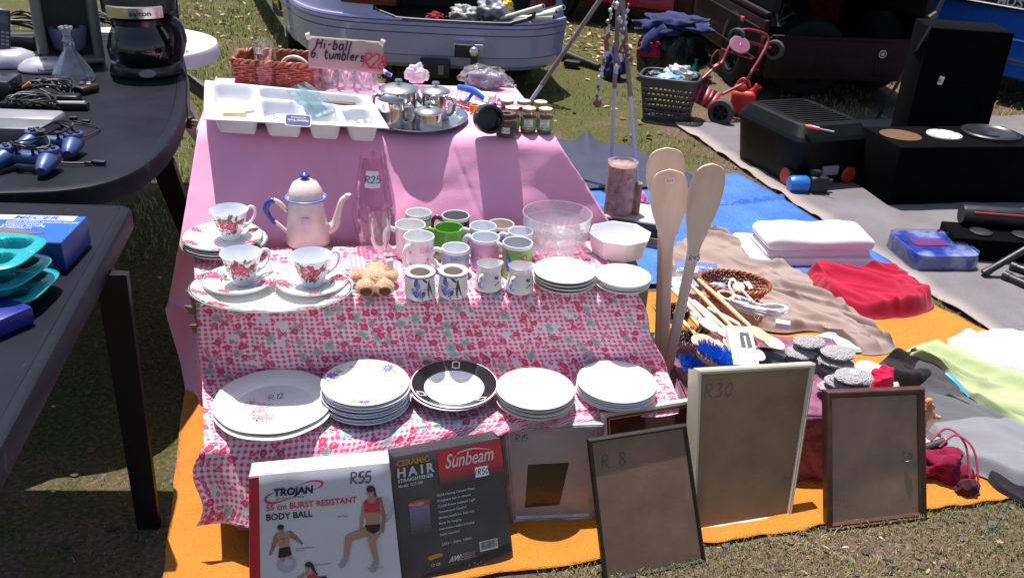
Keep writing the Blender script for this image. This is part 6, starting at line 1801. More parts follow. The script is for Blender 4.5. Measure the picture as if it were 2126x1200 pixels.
while x < .855:
 w0 = rr.choice((.002, .003, .005)); S(mb, [(x, .912), (x + w0, .912), (x + w0, .985), (x, .985)], 0, 1); x += w0 + rr.choice((.0025, .004))
mb.build('barcode', ink_black, bx)
price(bx, '/R50', None, .034, .024, fn=lambda x, y, z: q(.785 * U + x, q.h - .262 * U + y, .002 + z), size=.0135)
# ================================================================ the display right of the gingham
ZB = .22
pur, t, b = _new('purple_damask')
f = nz(t, 16, 5, .6); g2 = ramp(t, nz(t, 34, 3, .5), [(.47, 0.), (.54, 1.)])
c = mixc(t, g2, (.15, .025, .075), (.24, .06, .135))
t.links.new(c, b.inputs['Base Color']); b.inputs['Roughness'].default_value = .55; b.inputs['Sheen Weight'].default_value = .4
add_bump(t, b, f, .5, .01)
f0, f1_, f2_, f3_ = Vector((.50, 2.05, 0)), Vector((1.04, 2.09, 0)), Vector((1.00, 2.52, 0)), Vector((.46, 2.52, 0))
mb = MB()
mb.grid(lambda u, v: bil([f0, f1_, f2_, f3_], u, v) + Vector((0, 0, ZB - .012 + .006 * noise.noise(Vector((u * 6, v * 6, 0))))), 30, 30)
def skirt(a, b_, out):
 def fn(u, v):
  p = a.lerp(b_, u); k = .5 + .5 * math.sin(u * 26 + 2 * math.sin(v * 3))
  return p + out * (.004 + .022 * v * k + .012 * v) + Vector((0, 0, ZB - .012 - (ZB - .018) * v))
 return fn
mb.grid(skirt(f0, f1_, Vector((0, -1, 0))), 90, 16); mb.grid(skirt(f1_, f2_, Vector((1, 0, 0))), 60, 12); mb.grid(skirt(f3_, f0, Vector((-1, 0, 0))), 60, 12)
tag(mb.build('purple_cloth', pur, solid=.002, ang=60), 'maroon purple damask cloth covering the low display behind the frames', 'cloth')
mb = MB(); mb.prism([(p.x * .995 + .003, p.y * .99 + .02) for p in (f0, f1_, f2_, f3_)], .02, ZB - .02); tag(mb.build('storage_box', card), 'cardboard box under the maroon purple cloth', 'box')
mb = MB(); a = P(1392, 770, .16)
mb.box(.16, .22, .17, 0, T(a.x + .045, a.y + .10, .012, rz=6), .008); mb.box(.17, .23, .012, 0, T(a.x + .045, a.y + .10, .165, rz=6), .005)
tag(mb.build('black_crate', black_pl), 'black plastic crate below the tall wooden paddles', 'crate')
pale = wood('beech', (.68, .50, .38), (.82, .66, .54), (14, 14, 3), .65, .1)
pale2 = wood('beech_warm', (.58, .34, .19), (.74, .50, .32), (14, 14, 3), .6, .1)
def paddle(label, base, top, wpx, facing, hlen, thick=.010):
 d = (top - base); L = d.length
 t_ = thing('wooden_paddle', label, 'paddle', base, group='giant wooden paddles')
 yv_ = d.normalized(); xv_ = Vector((math.cos(facing), math.sin(facing), 0)); Mx = frame_m(Vector((0, 0, 0)), xv_ - yv_ * xv_.dot(yv_), d)
 w2 = wpx / 2 * mpp(top)
 prof_ = [(0, .30), (.35, .30), (hlen, .34), (hlen + (1 - hlen) * .2, .56), (hlen + (1 - hlen) * .45, .88), (hlen + (1 - hlen) * .68, 1.0), (hlen + (1 - hlen) * .85, .90), (hlen + (1 - hlen) * .95, .62), (1, .0)]
 c_ = catmull([(a, b_, 0) for a, b_ in prof_], 7)
 mb = MB(); vs = []; n = 14
 for p in c_:
  ww = max(0, p.y) * w2; th = thick * (1.35 if p.x < hlen else lerp(1.35, .8, (p.x - hlen) / (1 - hlen)))
  th = min(th, ww + .0005)
  for k in range(n):
   a = 2 * math.pi * k / n; cc, ss = math.cos(a), math.sin(a)
   e = .55
   vs.append((ww * math.copysign(abs(cc) ** e, cc), p.x * L, th * .5 * math.copysign(abs(ss) ** e, ss) + (-.010 * math.sin(math.pi * max(0, (p.x - hlen) / (1 - hlen))) * (1 - (cc * .8) ** 2) if p.x > hlen else 0)))
 fs = []
 for i in range(len(c_) - 1):
  for k in range(n): fs.append((i * n + k, i * n + (k + 1) % n, (i + 1) * n + (k + 1) % n, (i + 1) * n + k))
 fs.append(tuple(range(n))[::-1]); fs.append(tuple((len(c_) - 1) * n + k for k in range(n)))
 mb.add(vs, fs, 0, Mx)
 mb.build('blade', pale, t_, ang=50)
 return t_, Mx, L
bA = P(1366, 735, ZB - .01)
pd1 = paddle('tall wooden paddle standing furthest back, its round tip peeping over another', P(1370, 728, ZB), PY(1384, 306, P(1370, 728, ZB).y + .05), 84, R(6), .66)
pd2 = paddle('tall wooden paddle with a small pink R65 sticker near its tip', bA + Vector((.012, -.035, 0)), PY(1391, 351, bA.y + .02), 80, R(-4), .62)
price(pd2[0], 'R65', pd2[1] @ T(0, pd2[2] * .945, .0075), .024, .016, M('ink_pinkish', (.66, .10, .25), .6))
bC = P(1384, 775, ZB - .03)
pd3 = paddle('tall wooden paddle leaning right with a white R45 label on its handle', bC, PY(1479, 339, bC.y - .02), 82, R(14), .60)
price(pd3[0], 'R45', pd3[1] @ T(.002, pd3[2] * .585, .0075, rz=8), .032, .024, size=.015)
def spoon(label, a, b_, bw, bl_, mat, rz_=0., hr=.0075):
 d = (b_ - a); L = d.length
 Mx = frame_m(Vector((0, 0, 0)), d, Vector((-d.y, d.x, 0)))
 mb = MB()
 mb.tube([(0, 0, 0), (L * .3, 0, .002), (L - bl_, 0, 0)], [hr * .8, hr, hr * .85], 10)
 bm_v = MB(); bm_v.blob((0, 0, 0), (1, 1, 1), 3, 0)
 vs = [(L - bl_ * .45 + p[0] * bl_ * .55, p[1] * bw / 2, (p[2] * .008 if p[2] < 0 else -p[2] * .004) + .004) for p in bm_v.v]
 mb.add(vs, bm_v.f)
 o = mb.build('wooden_spoon', mat, ang=60); o.matrix_world = Matrix.Translation(a) @ Mx @ Matrix.Rotation(rz_, 4, 'X')
 return tag(o, label, 'spoon', 'wooden spoons on the purple cloth')
for i, (x0, y0, x1, y1, bw, bl_, mm, lab, z1_) in enumerate((
 (1392, 585, 1500, 745, .055, .09, pale, 'pale wooden spoon at the left of the heap with its handle behind the paddle', .03),
 (1420, 612, 1540, 745, .05, .085, pale, 'pale wooden spoon second from the left in the heap', .045),
 (1432, 590, 1560, 735, .045, .085, pale2, 'honey coloured wooden spoon in the middle of the heap', .03),
 (1450, 581, 1590, 722, .045, .09, pale2, 'reddish handled wooden spoon lying across the top of the heap', .055),
 (1405, 625, 1515, 765, .05, .08, pale2, 'wooden spoon low in the heap above the blue brushes', .02),
 (1470, 640, 1620, 735, .04, .08, pale, 'wooden spoon with its tip showing right of the small white box', .02),
 (1410, 640, 1530, 720, .045, .08, pale, 'wooden spoon crossing under the honey coloured one in the heap', .045),
 (1440, 625, 1575, 760, .05, .085, pale, 'broad pale wooden spoon whose bowl meets the small white box', .025),
 (1398, 650, 1470, 735, .05, .07, pale2, 'stubby wooden spoon beside the black bristled brush', .035),
 (1395, 600, 1480, 700, .04, .08, pale, 'short wooden spoon by the black bristled brush', .05))):
 a, b2 = P(x0, y0, ZB + .05), P(x1, y1, ZB + z1_)
 b2.z += .02; spoon(lab, a, b2, bw * 1.25, bl_ * 1.15, mm, R(8 * (i % 3 - 1)))
def brush(label, c_, d, ln, wd, back, bris, bl_, up, seed, dens=1300):
 t_ = thing('scrubbing_brush', label, 'brush', c_, group='brushes before the wooden spoons')
 Mx = frame_m(Vector((0, 0, 0)), d, up.cross(d))
 lp = rrect(ln / 2, wd / 2, .01, 2.8)
 mb = MB(); mb.prism([tuple(lp(i / 40)) for i in range(40)], 0, .014, 0, Mx); mb.prism([tuple(lp(i / 40) * .94) for i in range(40)], -.004, 0, 0, Mx)
 mb.build('back', back, t_, ang=30)
 mb = MB(); rr = random.Random(seed)
 for _ in range(dens):
  x, y = rr.uniform(-.46, .46) * ln, rr.uniform(-.44, .44) * wd
  if (x / (ln * .48)) ** 2 + (y / (wd * .47)) ** 2 > 1.05: continue
  if dens < 900: x = round(x / .007) * .007 + rr.uniform(-.0016, .0016); y = round(y / .007) * .007 + rr.uniform(-.0016, .0016)
  k = Vector((x * .25 + rr.uniform(-.005, .005), y * .3 + rr.uniform(-.005, .005), bl_ * rr.uniform(.85, 1.05)))
  p = Vector((x, y, .013)); sd = Vector((rr.uniform(-1, 1), rr.uniform(-1, 1), 0)).normalized() * .0009
  mb.add([p - sd, p + sd, p + k + sd * .6, p + k - sd * .6], [(0, 1, 2, 3)], rr.randrange(2), Mx)
 mb.build('bristles', bris, t_)
 return t_
blb = [M('bristle_blue', (.015, .20, .80), .35), M('bristle_light', (.06, .36, .88), .3)]
bkb = [M('bristle_black', (.012, .010, .009), .5), M('bristle_dark', (.03, .022, .018), .5)]
brush('oval wooden brush with bright blue bristles, the larger one beside the small white box', P(1490, 752, ZB + .045), Vector((.75, -.62, -.12)), .13, .055, pale2, blb, .026, Vector((.15, -.35, .92)), 1, 1500)
brush('oval wooden brush with blue bristles half hidden behind the cream frame', P(1448, 782, ZB + .02), Vector((.5, -.80, -.2)), .12, .05, pale2, blb, .026, Vector((-.3, -.2, .9)), 2, 1200)
brush('flat wooden brush with tufts of black bristles below the wooden spoons', P(1425, 708, ZB + .02), Vector((.98, .1, 0)), .11, .05, pale, bkb, .028, Vector((.1, -.45, .88)), 3, 800)
brush('wooden brush with black bristles behind the handle of the right paddle', P(1395, 660, ZB + .03), Vector((.95, -.3, 0)), .10, .045, pale2, bkb, .026, Vector((.1, -.4, .9)), 4, 800)
p0, p1, p2 = P(1524, 756, ZB + .075), P(1580, 760, ZB + .075), P(1556, 684, ZB + .105)
t_ = thing('white_carton', 'small white carton printed with a grey stapler, propped on the brushes', 'box', (p0 + p1) / 2)
xv, yv = p1 - p0, p2 - p0
Mx = frame_m(p0 - (p0 + p1) / 2, xv, yv); w0, h0 = xv.length * .95, yv.length
mb = MB(); mb.box(w0, h0, .032, 0, Mx @ T(w0 / 2, h0 / 2, -.032), .001); mb.build('carton', M('carton_white', (.76, .76, .76), .4, var=.03), t_)
mb = MB()
mb.prism([(w0 * .1, h0 * .80), (w0 * .92, h0 * .80), (w0 * .92, h0 * .985), (w0 * .1, h0 * .985)], .0004, .0008, 0, Mx)
for k in (0, 1): mb.prism([(w0 * (.42 + .26 * k), h0 * .42), (w0 * (.62 + .26 * k), h0 * .45), (w0 * (.60 + .24 * k), h0 * .80), (w0 * (.44 + .24 * k), h0 * .78)], .0008, .0012, 1, Mx)
mb.prism([(w0 * .44, h0 * .74), (w0 * .84, h0 * .76), (w0 * .82, h0 * .85), (w0 * .48, h0 * .83)], .0008, .0014, 1, Mx)
mb.text('stapler', .010, 1, Mx @ T(w0 * .20, h0 * .10, .001, rz=78));
for k in range(4): mb.text('full strip metal', .005, 1, Mx @ T(w0 * (.38 + .08 * k), h0 * .12, .001, rz=80))
for k, mm in enumerate((2, 0, 3)): mb.lathe([(0, .001), (.003, .001)], 12, mm, Mx @ T(w0 * .84, h0 * (.12 + .09 * k), 0))
mb.build('print', [M('print_palegreen', (.55, .68, .32), .4), M('print_slate', (.07, .07, .08), .4), M('logo_red', (0, 0, 0)), M('print_orange', (0, 0, 0))], t_)
price(t_, '53', Mx @ T(w0 * .75, h0 * .88, .001, rz=10), .018, .016, ink_black)
t_ = thing('extension_cable', 'coiled white extension cable tied in the middle beside the wicker dish', 'cable', P(1570, 655, ZB))
wc = M('cable_white', (.76, .76, .78), .35, var=.03)
mb = MB(); o_ = t_.location
pts = []
rr = random.Random(12)
for k in range(7):
 for a in range(10):
  an = 2 * math.pi * a / 10 + k * .05; e = .085 + rr.uniform(-.008, .008)
  x = e * math.cos(an); y = .042 * math.sin(an) * (.35 + .65 * abs(math.cos(an))) + rr.uniform(-.004, .004)
  pts.append((x * .95 + y * .3, y - x * .35, .010 + .004 * k + .012 * abs(math.cos(an)) + rr.uniform(-.002, .003)))
mb.tube(pts, .0036, 7, smooth=3)
mb.tube([(-.05, .03, .03), (-.075, .10, .05), (-.06, .13, .065), (-.045, .09, .055), (-.01, .01, .04)], .0036, 7, smooth=5)
mb.tube([(-.05, .03, .04), (-.085, .06, .05), (-.12, .055, .05), (-.10, .03, .04), (-.03, .0, .04)], .0036, 7, smooth=5)
mb.build('cable', wc, t_)
mb = MB(); mb.tube([(.012 * math.cos(a), .004 + .03 * math.sin(a) * .6, .02 + .03 * math.sin(a)) for a in [i * .5 for i in range(13)]], .0016, 5); mb.build('tie', M('tie_tan', (.5, .3, .22), .6), t_)
mb = MB(); mb.box(.045, .028, .022, 0, T(.065, -.075, .0, rz=-15), .004); mb.build('socket', wc, t_)
q = P(1521, 606, .10); s = mpp(q)
mb = MB(); rx_ = 72 * s
lp = lambda u: Vector((rx_ * math.cos(2 * math.pi * u), rx_ * .62 * math.sin(2 * math.pi * u)))
wicker(mb, lp, 9, .055, .0034, 40, lambda k: .72 + .28 * k)
td = tag(mb.build('wicker_dish', wick, loc=(q.x, q.y, .085), rot=(R(4), 0, R(-14))), 'oval brown wicker dish of beads and trinkets on the beige trousers', 'basket')
cols = [(.55, .03, .06), (.30, .02, .05), (.28, .33, .12), (.16, .24, .10), (.45, .18, .07), (.6, .5, .4)]
mb = MB(); rr = random.Random(6)
for i in range(54):
 a = i * .42; r_ = .02 + .012 * math.sin(i * .9) + i * .0003
 mb.blob((.012 + r_ * math.cos(a) + .01 * math.sin(i), .004 + r_ * .8 * math.sin(a), .012 + rr.uniform(0, .016)), (.0055,) * 3, 2, 0, mat=(i // 6) % 6)
tag(mb.build('bead_necklace', [M('bead%d' % i, c_, .25, coat=.4) for i, c_ in enumerate(cols)], loc=(q.x + .01, q.y, .105)), 'heap of red and green bead necklaces in the wicker dish', 'necklace')
mb = MB(); mb.lathe([(0, .004), (.020, .003), (.022, .005), (0, .010)], 24, 0, T(.012, -.025, .026, rx=20)); tag(mb.build('shell_disc', M('shell', (.52, .46, .34), .3), loc=(q.x, q.y, .105)), 'flat pale oval pendant in the front of the wicker dish', 'pendant')
mb = MB(); mb.box(.022, .034, .003, 0, T(.05, -.012, .03, rx=25, rz=30)); tag(mb.build('tag_card', paper, loc=(q.x, q.y, .105)), 'small white card tag at the right end of the wicker dish', 'card')
mb = MB(); mb.blob((-.055, -.008, .022), (.028, .018, .010), 3, .4, 3); tag(mb.build('blue_sachet', film('sachet', (.40, .52, .66), .75, .2), loc=(q.x, q.y, .105)), 'pale blue sachet at the left end of the wicker dish', 'sachet')
mb = MB(); mb.blob((-.008, .026, .028), (.026, .014, .010), 3, .4, 3); tag(mb.build('foil_packet', M('foil', (.30, .31, .33), .25, .8), loc=(q.x, q.y, .105)), 'grey foil packet at the back of the wicker dish', 'packet')
pum, t, b = _new('pumice')
f = nz(t, 170, 4, .7); vo = N(t, 'ShaderNodeTexVoronoi', Scale=260.); t.links.new(t.nodes.new('ShaderNodeTexCoord').outputs['Object'], vo.inputs['Vector'])
t.links.new(ramp(t, f, [(.3, (.26, .245, .245)), (.55, (.50, .475, .48)), (.72, (.66, .64, .64))]), b.inputs['Base Color']); b.inputs['Roughness'].default_value = 1
add_bump(t, b, math_(t, 'ADD', f, vo.outputs['Distance']), 1., .006)
k_ = 0
POS = ('top', 'second from the top', 'third from the top', 'bottom')
for (x, y, wpx, n, where, z0) in ((1680, 712, 66, 2, 'left rear stack of grey pumice stones', .030), (1665, 735, 68, 2, 'low stack of grey pumice beside the small white carton', 0), (1738, 752, 74, 3, 'middle stack of grey pumice stones above the cream frame', .0), (1735, 796, 70, 3, 'shingled row of grey pumice behind the brown frame', .0), (1772, 783, 80, 2, 'right stack of pumice with a white price tag', .03)):
 q = P(x, y, ZB + z0 + .03)
 for i in range(n):
  mb = MB(); k_ += 1
  r_ = wpx / 2 * mpp(q)
  mb.blob((0, 0, 0), (r_, r_ * .82, .0125), 4, .10, 1.8, seed=k_ * 3.1)
  vs = [(p[0], p[1], p[2] * 1.0 + .001 * noise.noise(Vector(p) * 300)) for p in mb.v]; mb.v = vs
  zz = ZB + z0 + .012 + i * .023
  sh_ = (-.022 * i) if 'shingled' in where else .0
  o = mb.build('pumice_stone', pum, loc=(q.x + rng.uniform(-.006, .006) - sh_ - (.006 if i % 2 else 0), q.y + rng.uniform(-.006, .006), zz), rot=(0, R(rng.uniform(-5, 5)), R(rng.uniform(-20, 20))))
  tag(o, '%s of the %s' % (POS[n - 1 - i] if i < n - 1 or n == 1 else 'top', where), 'pumice stone', 'grey pumice stones')
 if 'price' in where: price(o, 'R8', T(0, 0, .0135, rz=-15), .022, .02, pencil)
q = P(1600, 752, ZB + .012)
mb = MB(); mb.lathe([(0, .008), (.075, .008), (.082, .014), (.085, .014), (.082, .004), (0, .004)], 48, 0, sy=.7); tag(mb.build('black_dish', black_pl, loc=(q.x, q.y + .03, ZB - .003)), 'shallow black dish between the white carton and the pumice stones', 'dish')
def crumple(name, label, cat, outline, z0, h, mat, seed=0., fr=8., amp=.5, cpx=None, nu=260, nv=100, edge=.22, fold=.35, sol=.0025, lift=0., dirr=-.6):
 B_ = [P(a, b_, z0) for a, b_ in outline]
 bc = catmull(B_, 8, True); L = len(bc)
 c_ = P(*cpx, z0) if cpx else sum(B_, Vector()) / len(B_)
 def fn(u, v):
  i = (u % 1) * L; k = int(i) % L; p = bc[k].lerp(bc[(k + 1) % L], i - int(i))
  q = c_.lerp(p, v)
  w_ = Vector((q.x * fr * .6, q.y * fr * .6, seed))
  wx = noise.noise(w_) ; wy = noise.noise(w_ + Vector((9, 3, 1)))
  ca_, sa_ = math.cos(dirr), math.sin(dirr)
  al, ac = q.x * ca_ + q.y * sa_, -q.x * sa_ + q.y * ca_
  n1 = noise.noise(Vector((al * fr * .35 + .5 * wx, ac * fr * 1.3 + .7 * wy, seed + 4)))
  n2 = noise.noise(Vector((al * fr * .8 + wy, ac * fr * 2.7 + wx, seed + 8)))
  rid = math.exp(-(n1 * 4.2) ** 2); rid2 = math.exp(-(n2 * 4.) ** 2)
  ed = smooth_((1 - v) / edge)
  z = h * ed * (1 - amp + amp * rid) + h * fold * rid2 * ed * .7 + lift * (1 - v)
  j = (.012 * n2 * min(1, v * 2))
  return Vector((q.x + j, q.y + j * .7, z0 + .002 + max(0, z)))
 mb = MB(); mb.grid(fn, nu, nv)
 return tag(mb.build(name, mat, solid=sol, off=1, ang=70), label, cat)
beige = fabric('trouser_beige', (.31, .235, .205), .08, 500, .2)
crumple('trousers', 'pale beige trousers spread out under the wicker dish', 'trousers', [(1380, 545), (1450, 483), (1505, 492), (1560, 535), (1668, 572), (1720, 620), (1790, 670), (1862, 722), (1795, 738), (1700, 690), (1600, 690), (1450, 640)], .014, .042, beige, 2., 8.5, .75, (1570, 610), 300, 120, edge=.07, fold=.3)
crumple('trouser_facing', 'pale sage green lining turned out of the beige trousers', 'lining', [(1690, 700), (1740, 698), (1815, 722), (1790, 733), (1720, 729), (1688, 722)], .020, .016, fabric('sage', (.42, .46, .43), .08), 5., 9, .5)
lin_m = fabric('linen_white', (.74, .68, .72), .07, 500, .2)
def slab(name, label, cat, quad, z0, z1, mat, seed=0., bulge=.01, group=None, folds=2):
 cc = sum(quad, Vector()) / 4; h = z1 - z0
 mb = MB(); NU_ = 160
 lp = rrect(1, 1, .1, 14)
 def pt(u, k, z):
  q_ = lp(u); x, y = q_.x * k, q_.y * k
  p = bil(quad, .5 + x / 2, .5 + y / 2)
  n_ = noise.noise(Vector((p.x * 6, p.y * 6, seed))) + .5 * noise.noise(Vector((p.x * 15, p.y * 15, seed)))
  return p, n_, z
 def side(u, v):
  a = math.pi * (v - .5); ins = h * .5 * (1 - math.cos(a)) + .004 * abs(math.sin(math.pi * v * folds)) * 0
  if folds > 1: ins += .004 * (1 - abs(math.sin(math.pi * v * folds)))
  p, n_, _ = pt(u, 1, 0); o_ = cc - p; o_.z = 0; L_n = o_.length; o_.normalize()
  return Vector((p.x, p.y, z0 + h * (.5 + .5 * math.sin(a)) + .003 * n_ * v)) + o_ * ins
 mb.grid(side, NU_, 18)
 def cap(u, v):
  b_ = side(u, 1.); c_ = Vector((cc.x, cc.y, b_.z)); q_ = b_.lerp(c_, v)
  n_ = noise.noise(Vector((q_.x * 6, q_.y * 6, seed))) + .5 * noise.noise(Vector((q_.x * 15, q_.y * 15, seed)))
  q_.z += bulge * smooth_(v * 2.2) + .004 * n_ * smooth_(v * 4)
  return q_
 mb.grid(cap, NU_, 40); mb.grid(lambda u, v: side(u, 0.).lerp(Vector((cc.x, cc.y, z0)), v), NU_, 3)
 return tag(mb.build(name, mat, ang=180), label, cat, group)
LQ = [P(1590, 556, .014), P(1812, 556, .014), P(1770, 513, .014), P(1552, 512, .014)]
def lq(dx, dy, k):
 c_ = sum(LQ, Vector()) / 4
 return [c_ + (p - c_) * k + Vector((dx, dy, 0)) for p in LQ]
slab('folded_sheet', 'lowest white folded sheet, sticking out to the left of the pile', 'linen', [P(1560, 556, .014), P(1820, 558, .014), P(1775, 515, .014), P(1513, 497, .014)], .018, .052, lin_m, 1., group='folded white linen')
slab('folded_sheet', 'lilac shadowed white folded sheet in the middle of the pile', 'linen', lq(-.005, .01, .98), .046, .084, fabric('linen_shaded', (.70, .62, .71), .06, 500, .2), 2., group='folded white linen', folds=3)  # white linen again, with lilac shade put into its colour
slab('folded_sheet', 'topmost plump white folded sheet of the pile on the blue tarpaulin', 'linen', lq(0, .012, 1.0), .078, .136, lin_m, 3., .02, group='folded white linen', folds=1)
crumple('jumper', 'crumpled bright red jumper on the orange groundsheet', 'jumper', [(1668, 575), (1690, 562), (1770, 566), (1850, 570), (1900, 600), (1940, 634), (1905, 656), (1840, 662), (1780, 664), (1720, 640), (1690, 610)], .012, .060, fabric('jumper_red', (.36, .008, .035), .12, 300, .35), 7., 6., .5, None, 260, 100, .16, .4)
ya, yb2, yc = P(1950, 822, .03).y, P(1990, 845, .03).y, P(2000, 905, .03).y
m, t, b = _new('sweater_grey')
sp = t.nodes.new('ShaderNodeSeparateXYZ'); t.links.new(t.nodes.new('ShaderNodeTexCoord').outputs['Object'], sp.inputs[0])
yy = math_(t, 'ADD', sp.outputs[1], math_(t, 'MULTIPLY', sp.outputs[0], -.12))
yy = math_(t, 'ADD', yy, math_(t, 'MULTIPLY', math_(t, 'SUBTRACT', nz(t, 5, 2), .5), .03))
y1_, y2_ = P(1960, 835, .03).y - .12 * P(1960, 835, .03).x, P(1990, 893, .03).y - .12 * P(1990, 893, .03).x
k1 = math_(t, 'GREATER_THAN', yy, y1_); k2 = math_(t, 'GREATER_THAN', yy, y2_)
c = mixc(t, k2, (.20, .20, .22), (.08, .08, .09)); c = mixc(t, k1, c, (.035, .034, .037))
c = mixc(t, math_(t, 'MULTIPLY', nz(t, 120, 3), .3), c, (.13, .13, .14))
t.links.new(c, b.inputs['Base Color']); b.inputs['Roughness'].default_value = 1; b.inputs['Sheen Weight'].default_value = .2
add_bump(t, b, math_(t, 'ADD', nz(t, 380, 2), nz(t, 20, 4)), .35, .004)
crumple('black_garment', 'black garment bunched up between the pumice stones and the grey sweater', 'garment', [(1818, 762), (1850, 750), (1878, 758), (1905, 742), (1940, 760), (1930, 812), (1870, 815), (1835, 800)], .010, .050, fabric('black_cotton', (.016, .013, .015), .2), 3., 9, .5)
crumple('white_vest', 'pale grey vest lying behind the right stack of pumice', 'vest', [(1770, 765), (1800, 755), (1840, 775), (1870, 815), (1800, 820)], .010, .022, fabric('pale_cotton', (.60, .57, .60), .06), 4., 9, .5)
crumple('red_cloth', 'small bright red cloth tucked beside the pumice tag', 'cloth', [(1800, 795), (1820, 782), (1848, 786), (1850, 806), (1810, 815)], .05, .04, fabric('red_cotton', (.52, .012, .06), .1), 6., 14, .5)
crumple('sweater', 'grey jumper with three broad tones of stripes at the right edge', 'sweater', [(1888, 752), (1925, 738), (1985, 770), (2060, 850), (2140, 905), (2230, 985), (2140, 1030), (2060, 1000), (1985, 968), (1930, 925), (1905, 850)], .012, .050, m, 9., 4.2, .55, (2010, 880), 260, 100, .14, .35)
crumple('dark_trim', 'black cloth edge showing under the grey striped jumper', 'cloth', [(2040, 980), (2080, 985), (2200, 1040), (2180, 1075), (2110, 1040), (2060, 1012)], .008, .02, fabric('black_cotton', (0, 0, 0)), 2., 7, .5)
crumple('scarf', 'pale lime green scarf in long folds across the grey jumper', 'scarf', [(1878, 737), (1912, 716), (1952, 714), (2010, 735), (2060, 782), (2130, 800), (2260, 850), (2230, 930), (2126, 898), (2050, 855), (1985, 800), (1930, 762)], .052, .042, fabric('scarf_green', (.36, .42, .22), .08, 300, .2), 11., 6.5, .7, (2040, 820), 280, 110, .2, .4)
crumple('white_shirt', 'white cloth lying behind the lime green scarf', 'shirt', [(1965, 712), (2010, 700), (2090, 692), (2260, 720), (2280, 850), (2150, 812), (2060, 775)], .035, .045, fabric('shirt_white', (.80, .78, .84), .03, 400, .15), 13., 5, .45, None, 200, 80)
mb = MB(); mb.tube([P(1967, 775, .115), P(1985, 792, .108), P(2012, 824, .085)], [.012, .009, .004], 10, smooth=6, flat=.4); tag(mb.build('blue_strap', M('strap_blue', (.02, .30, .68), .5)), 'bright blue strap lying on the dark part of the grey jumper', 'strap')
mar = fabric('maroon_suede', (.20, .006, .035), .2, 260, .35, .9)
q = P(1965, 1015, 0)
t_ = thing('hand_bag', 'small limp maroon fabric handbag with cord handles on the orange groundsheet', 'handbag', q)
o = softbag('bag_body', None, None, (-.008, .055, .040), (.078, .052, .052), mar, .55, 1.7, 2.4); o.parent = t_
mb = MB()
for dx, dy, k in ((0, 0, 1.), (-.012, .03, .92)):
 a, b2 = P(1950, 928, .085) - q, P(2040, 1010, .03) - q
 mb.tube([a + Vector((dx, dy, 0)), P(1985, 903, .115) - q + Vector((dx, dy, .0)), P(2022, 935, .10) - q + Vector((dx, dy, 0)), b2 + Vector((dx - .01, dy, 0))], .0032, 7, smooth=6)
mb.build('handle', M('cord_red', (.34, .015, .05), .5), t_)
mb = MB(); a = P(2010, 1012, .03) - q; mb.blob(tuple(a), (.030, .02, .026), 3, .35, 2.2); mb.build('flap', fabric('flap_dark', (.05, .012, .015), .2), t_)
mb = MB(); a, b2 = P(1905, 935, .06), P(1962, 916, .085)
d_ = (b2 - a); mb.tube([a + d_ * k / 12 for k in range(13)], [.012 + .0012 * (k % 2) for k in range(13)], 14, 0); mb.tube([b2, b2 + d_ * .03], .0105, 14, 1)
tag(mb.build('umbrella_grip', [M('grip_dark', (.02, .022, .022), .6), M('grip_end', (.55, .5, .45), .5)]), 'ribbed dark umbrella grip with a pale end right of the brown frame', 'umbrella')
mb = MB(); mb.grid(lambda u, v: P(1900 + 62 * u - 10 * v, 900 + 80 * v, .055 - .05 * v) + Vector((0, .012 * math.sin(6 * u), .008 * math.sin(5 * u + 3 * v))), 16, 12)
tag(mb.build('plastic_sheet', film('milky_bag', (.62, .60, .66), .8, .3)), 'milky plastic bag crushed under the umbrella grip', 'bag')
mb = MB(); c_ = P(1925, 860, .11)
for k, (x, y, z, r_) in enumerate(((0, 0, 0, .02), (.004, 0, .025, .013), (-.006, 0, .045, .011), (.022, -.004, -.004, .009), (.034, -.005, -.006, .007), (-.01, 0, -.03, .018))): mb.blob((x, y, z), (r_, r_ * .8, r_), 2, .35, 2.5, seed=k)
tag(mb.build('wood_carving', wood('carving', (.45, .20, .07), (.66, .36, .16), (30, 30, 30)), loc=c_), 'orange toned carved wooden figure peeping out beside the brown frame', 'carving')
q = P(1278, 492, 0)
t_ = thing('fabric_roll', 'upright rose pink roll wrapped in clear film behind the octagonal dish', 'roll', q)
s = mpp(q); r_ = 29 * s
mb = MB(); mb.lathe([(0, 0), (r_, 0), (r_ * 1.02, .15), (r_, .335), (r_ * .8, .34), (0, .33)], 36, wob=lambda a, r, z: 1 + .04 * math.sin(a * 7 + z * 20)); mb.build('roll', M('roll_rose', (.32, .16, .14), .6, var=.45, ns=40), t_)
mb = MB(); mb.lathe([(r_ * 1.08, 0), (r_ * 1.10, .2), (r_ * 1.06, .35), (r_ * .7, .355)], 40, wob=lambda a, r, z: 1 + .05 * noise.noise(Vector((a * 3, z * 20, 1)))); mb.build('film', film('roll_film', (.85, .8, .82), .10, .08), t_)
mb = MB(); mb.lathe([(0, 0), (.022, 0), (.024, .26), (0, .262)], 20, 0, T(r_ * 1.1, -.01, 0)); mb.build('tube', M('tube_brown', (.20, .13, .09), .6, var=.4, ns=40), t_)
q = P(1304, 482, 0.02); s = mpp(q)
mb = MB(); mb.lathe([(0, 0), (30 * s, 0), (31 * s, .01), (27 * s, .075), (24 * s, .082), (22 * s, .078), (0, .076)], 40, mats=[0, 0, 0, 0, 0, 1]); tag(mb.build('lidded_jar', [M('jar_white', (.72, .68, .70), .3, bump=.3, bs=90), M('lace_top', (.42, .42, .45), .5, var=.6, ns=110)], loc=q), 'white jar with a patterned lace top behind the octagonal dish', 'jar')
q = P(1322, 432, .05)
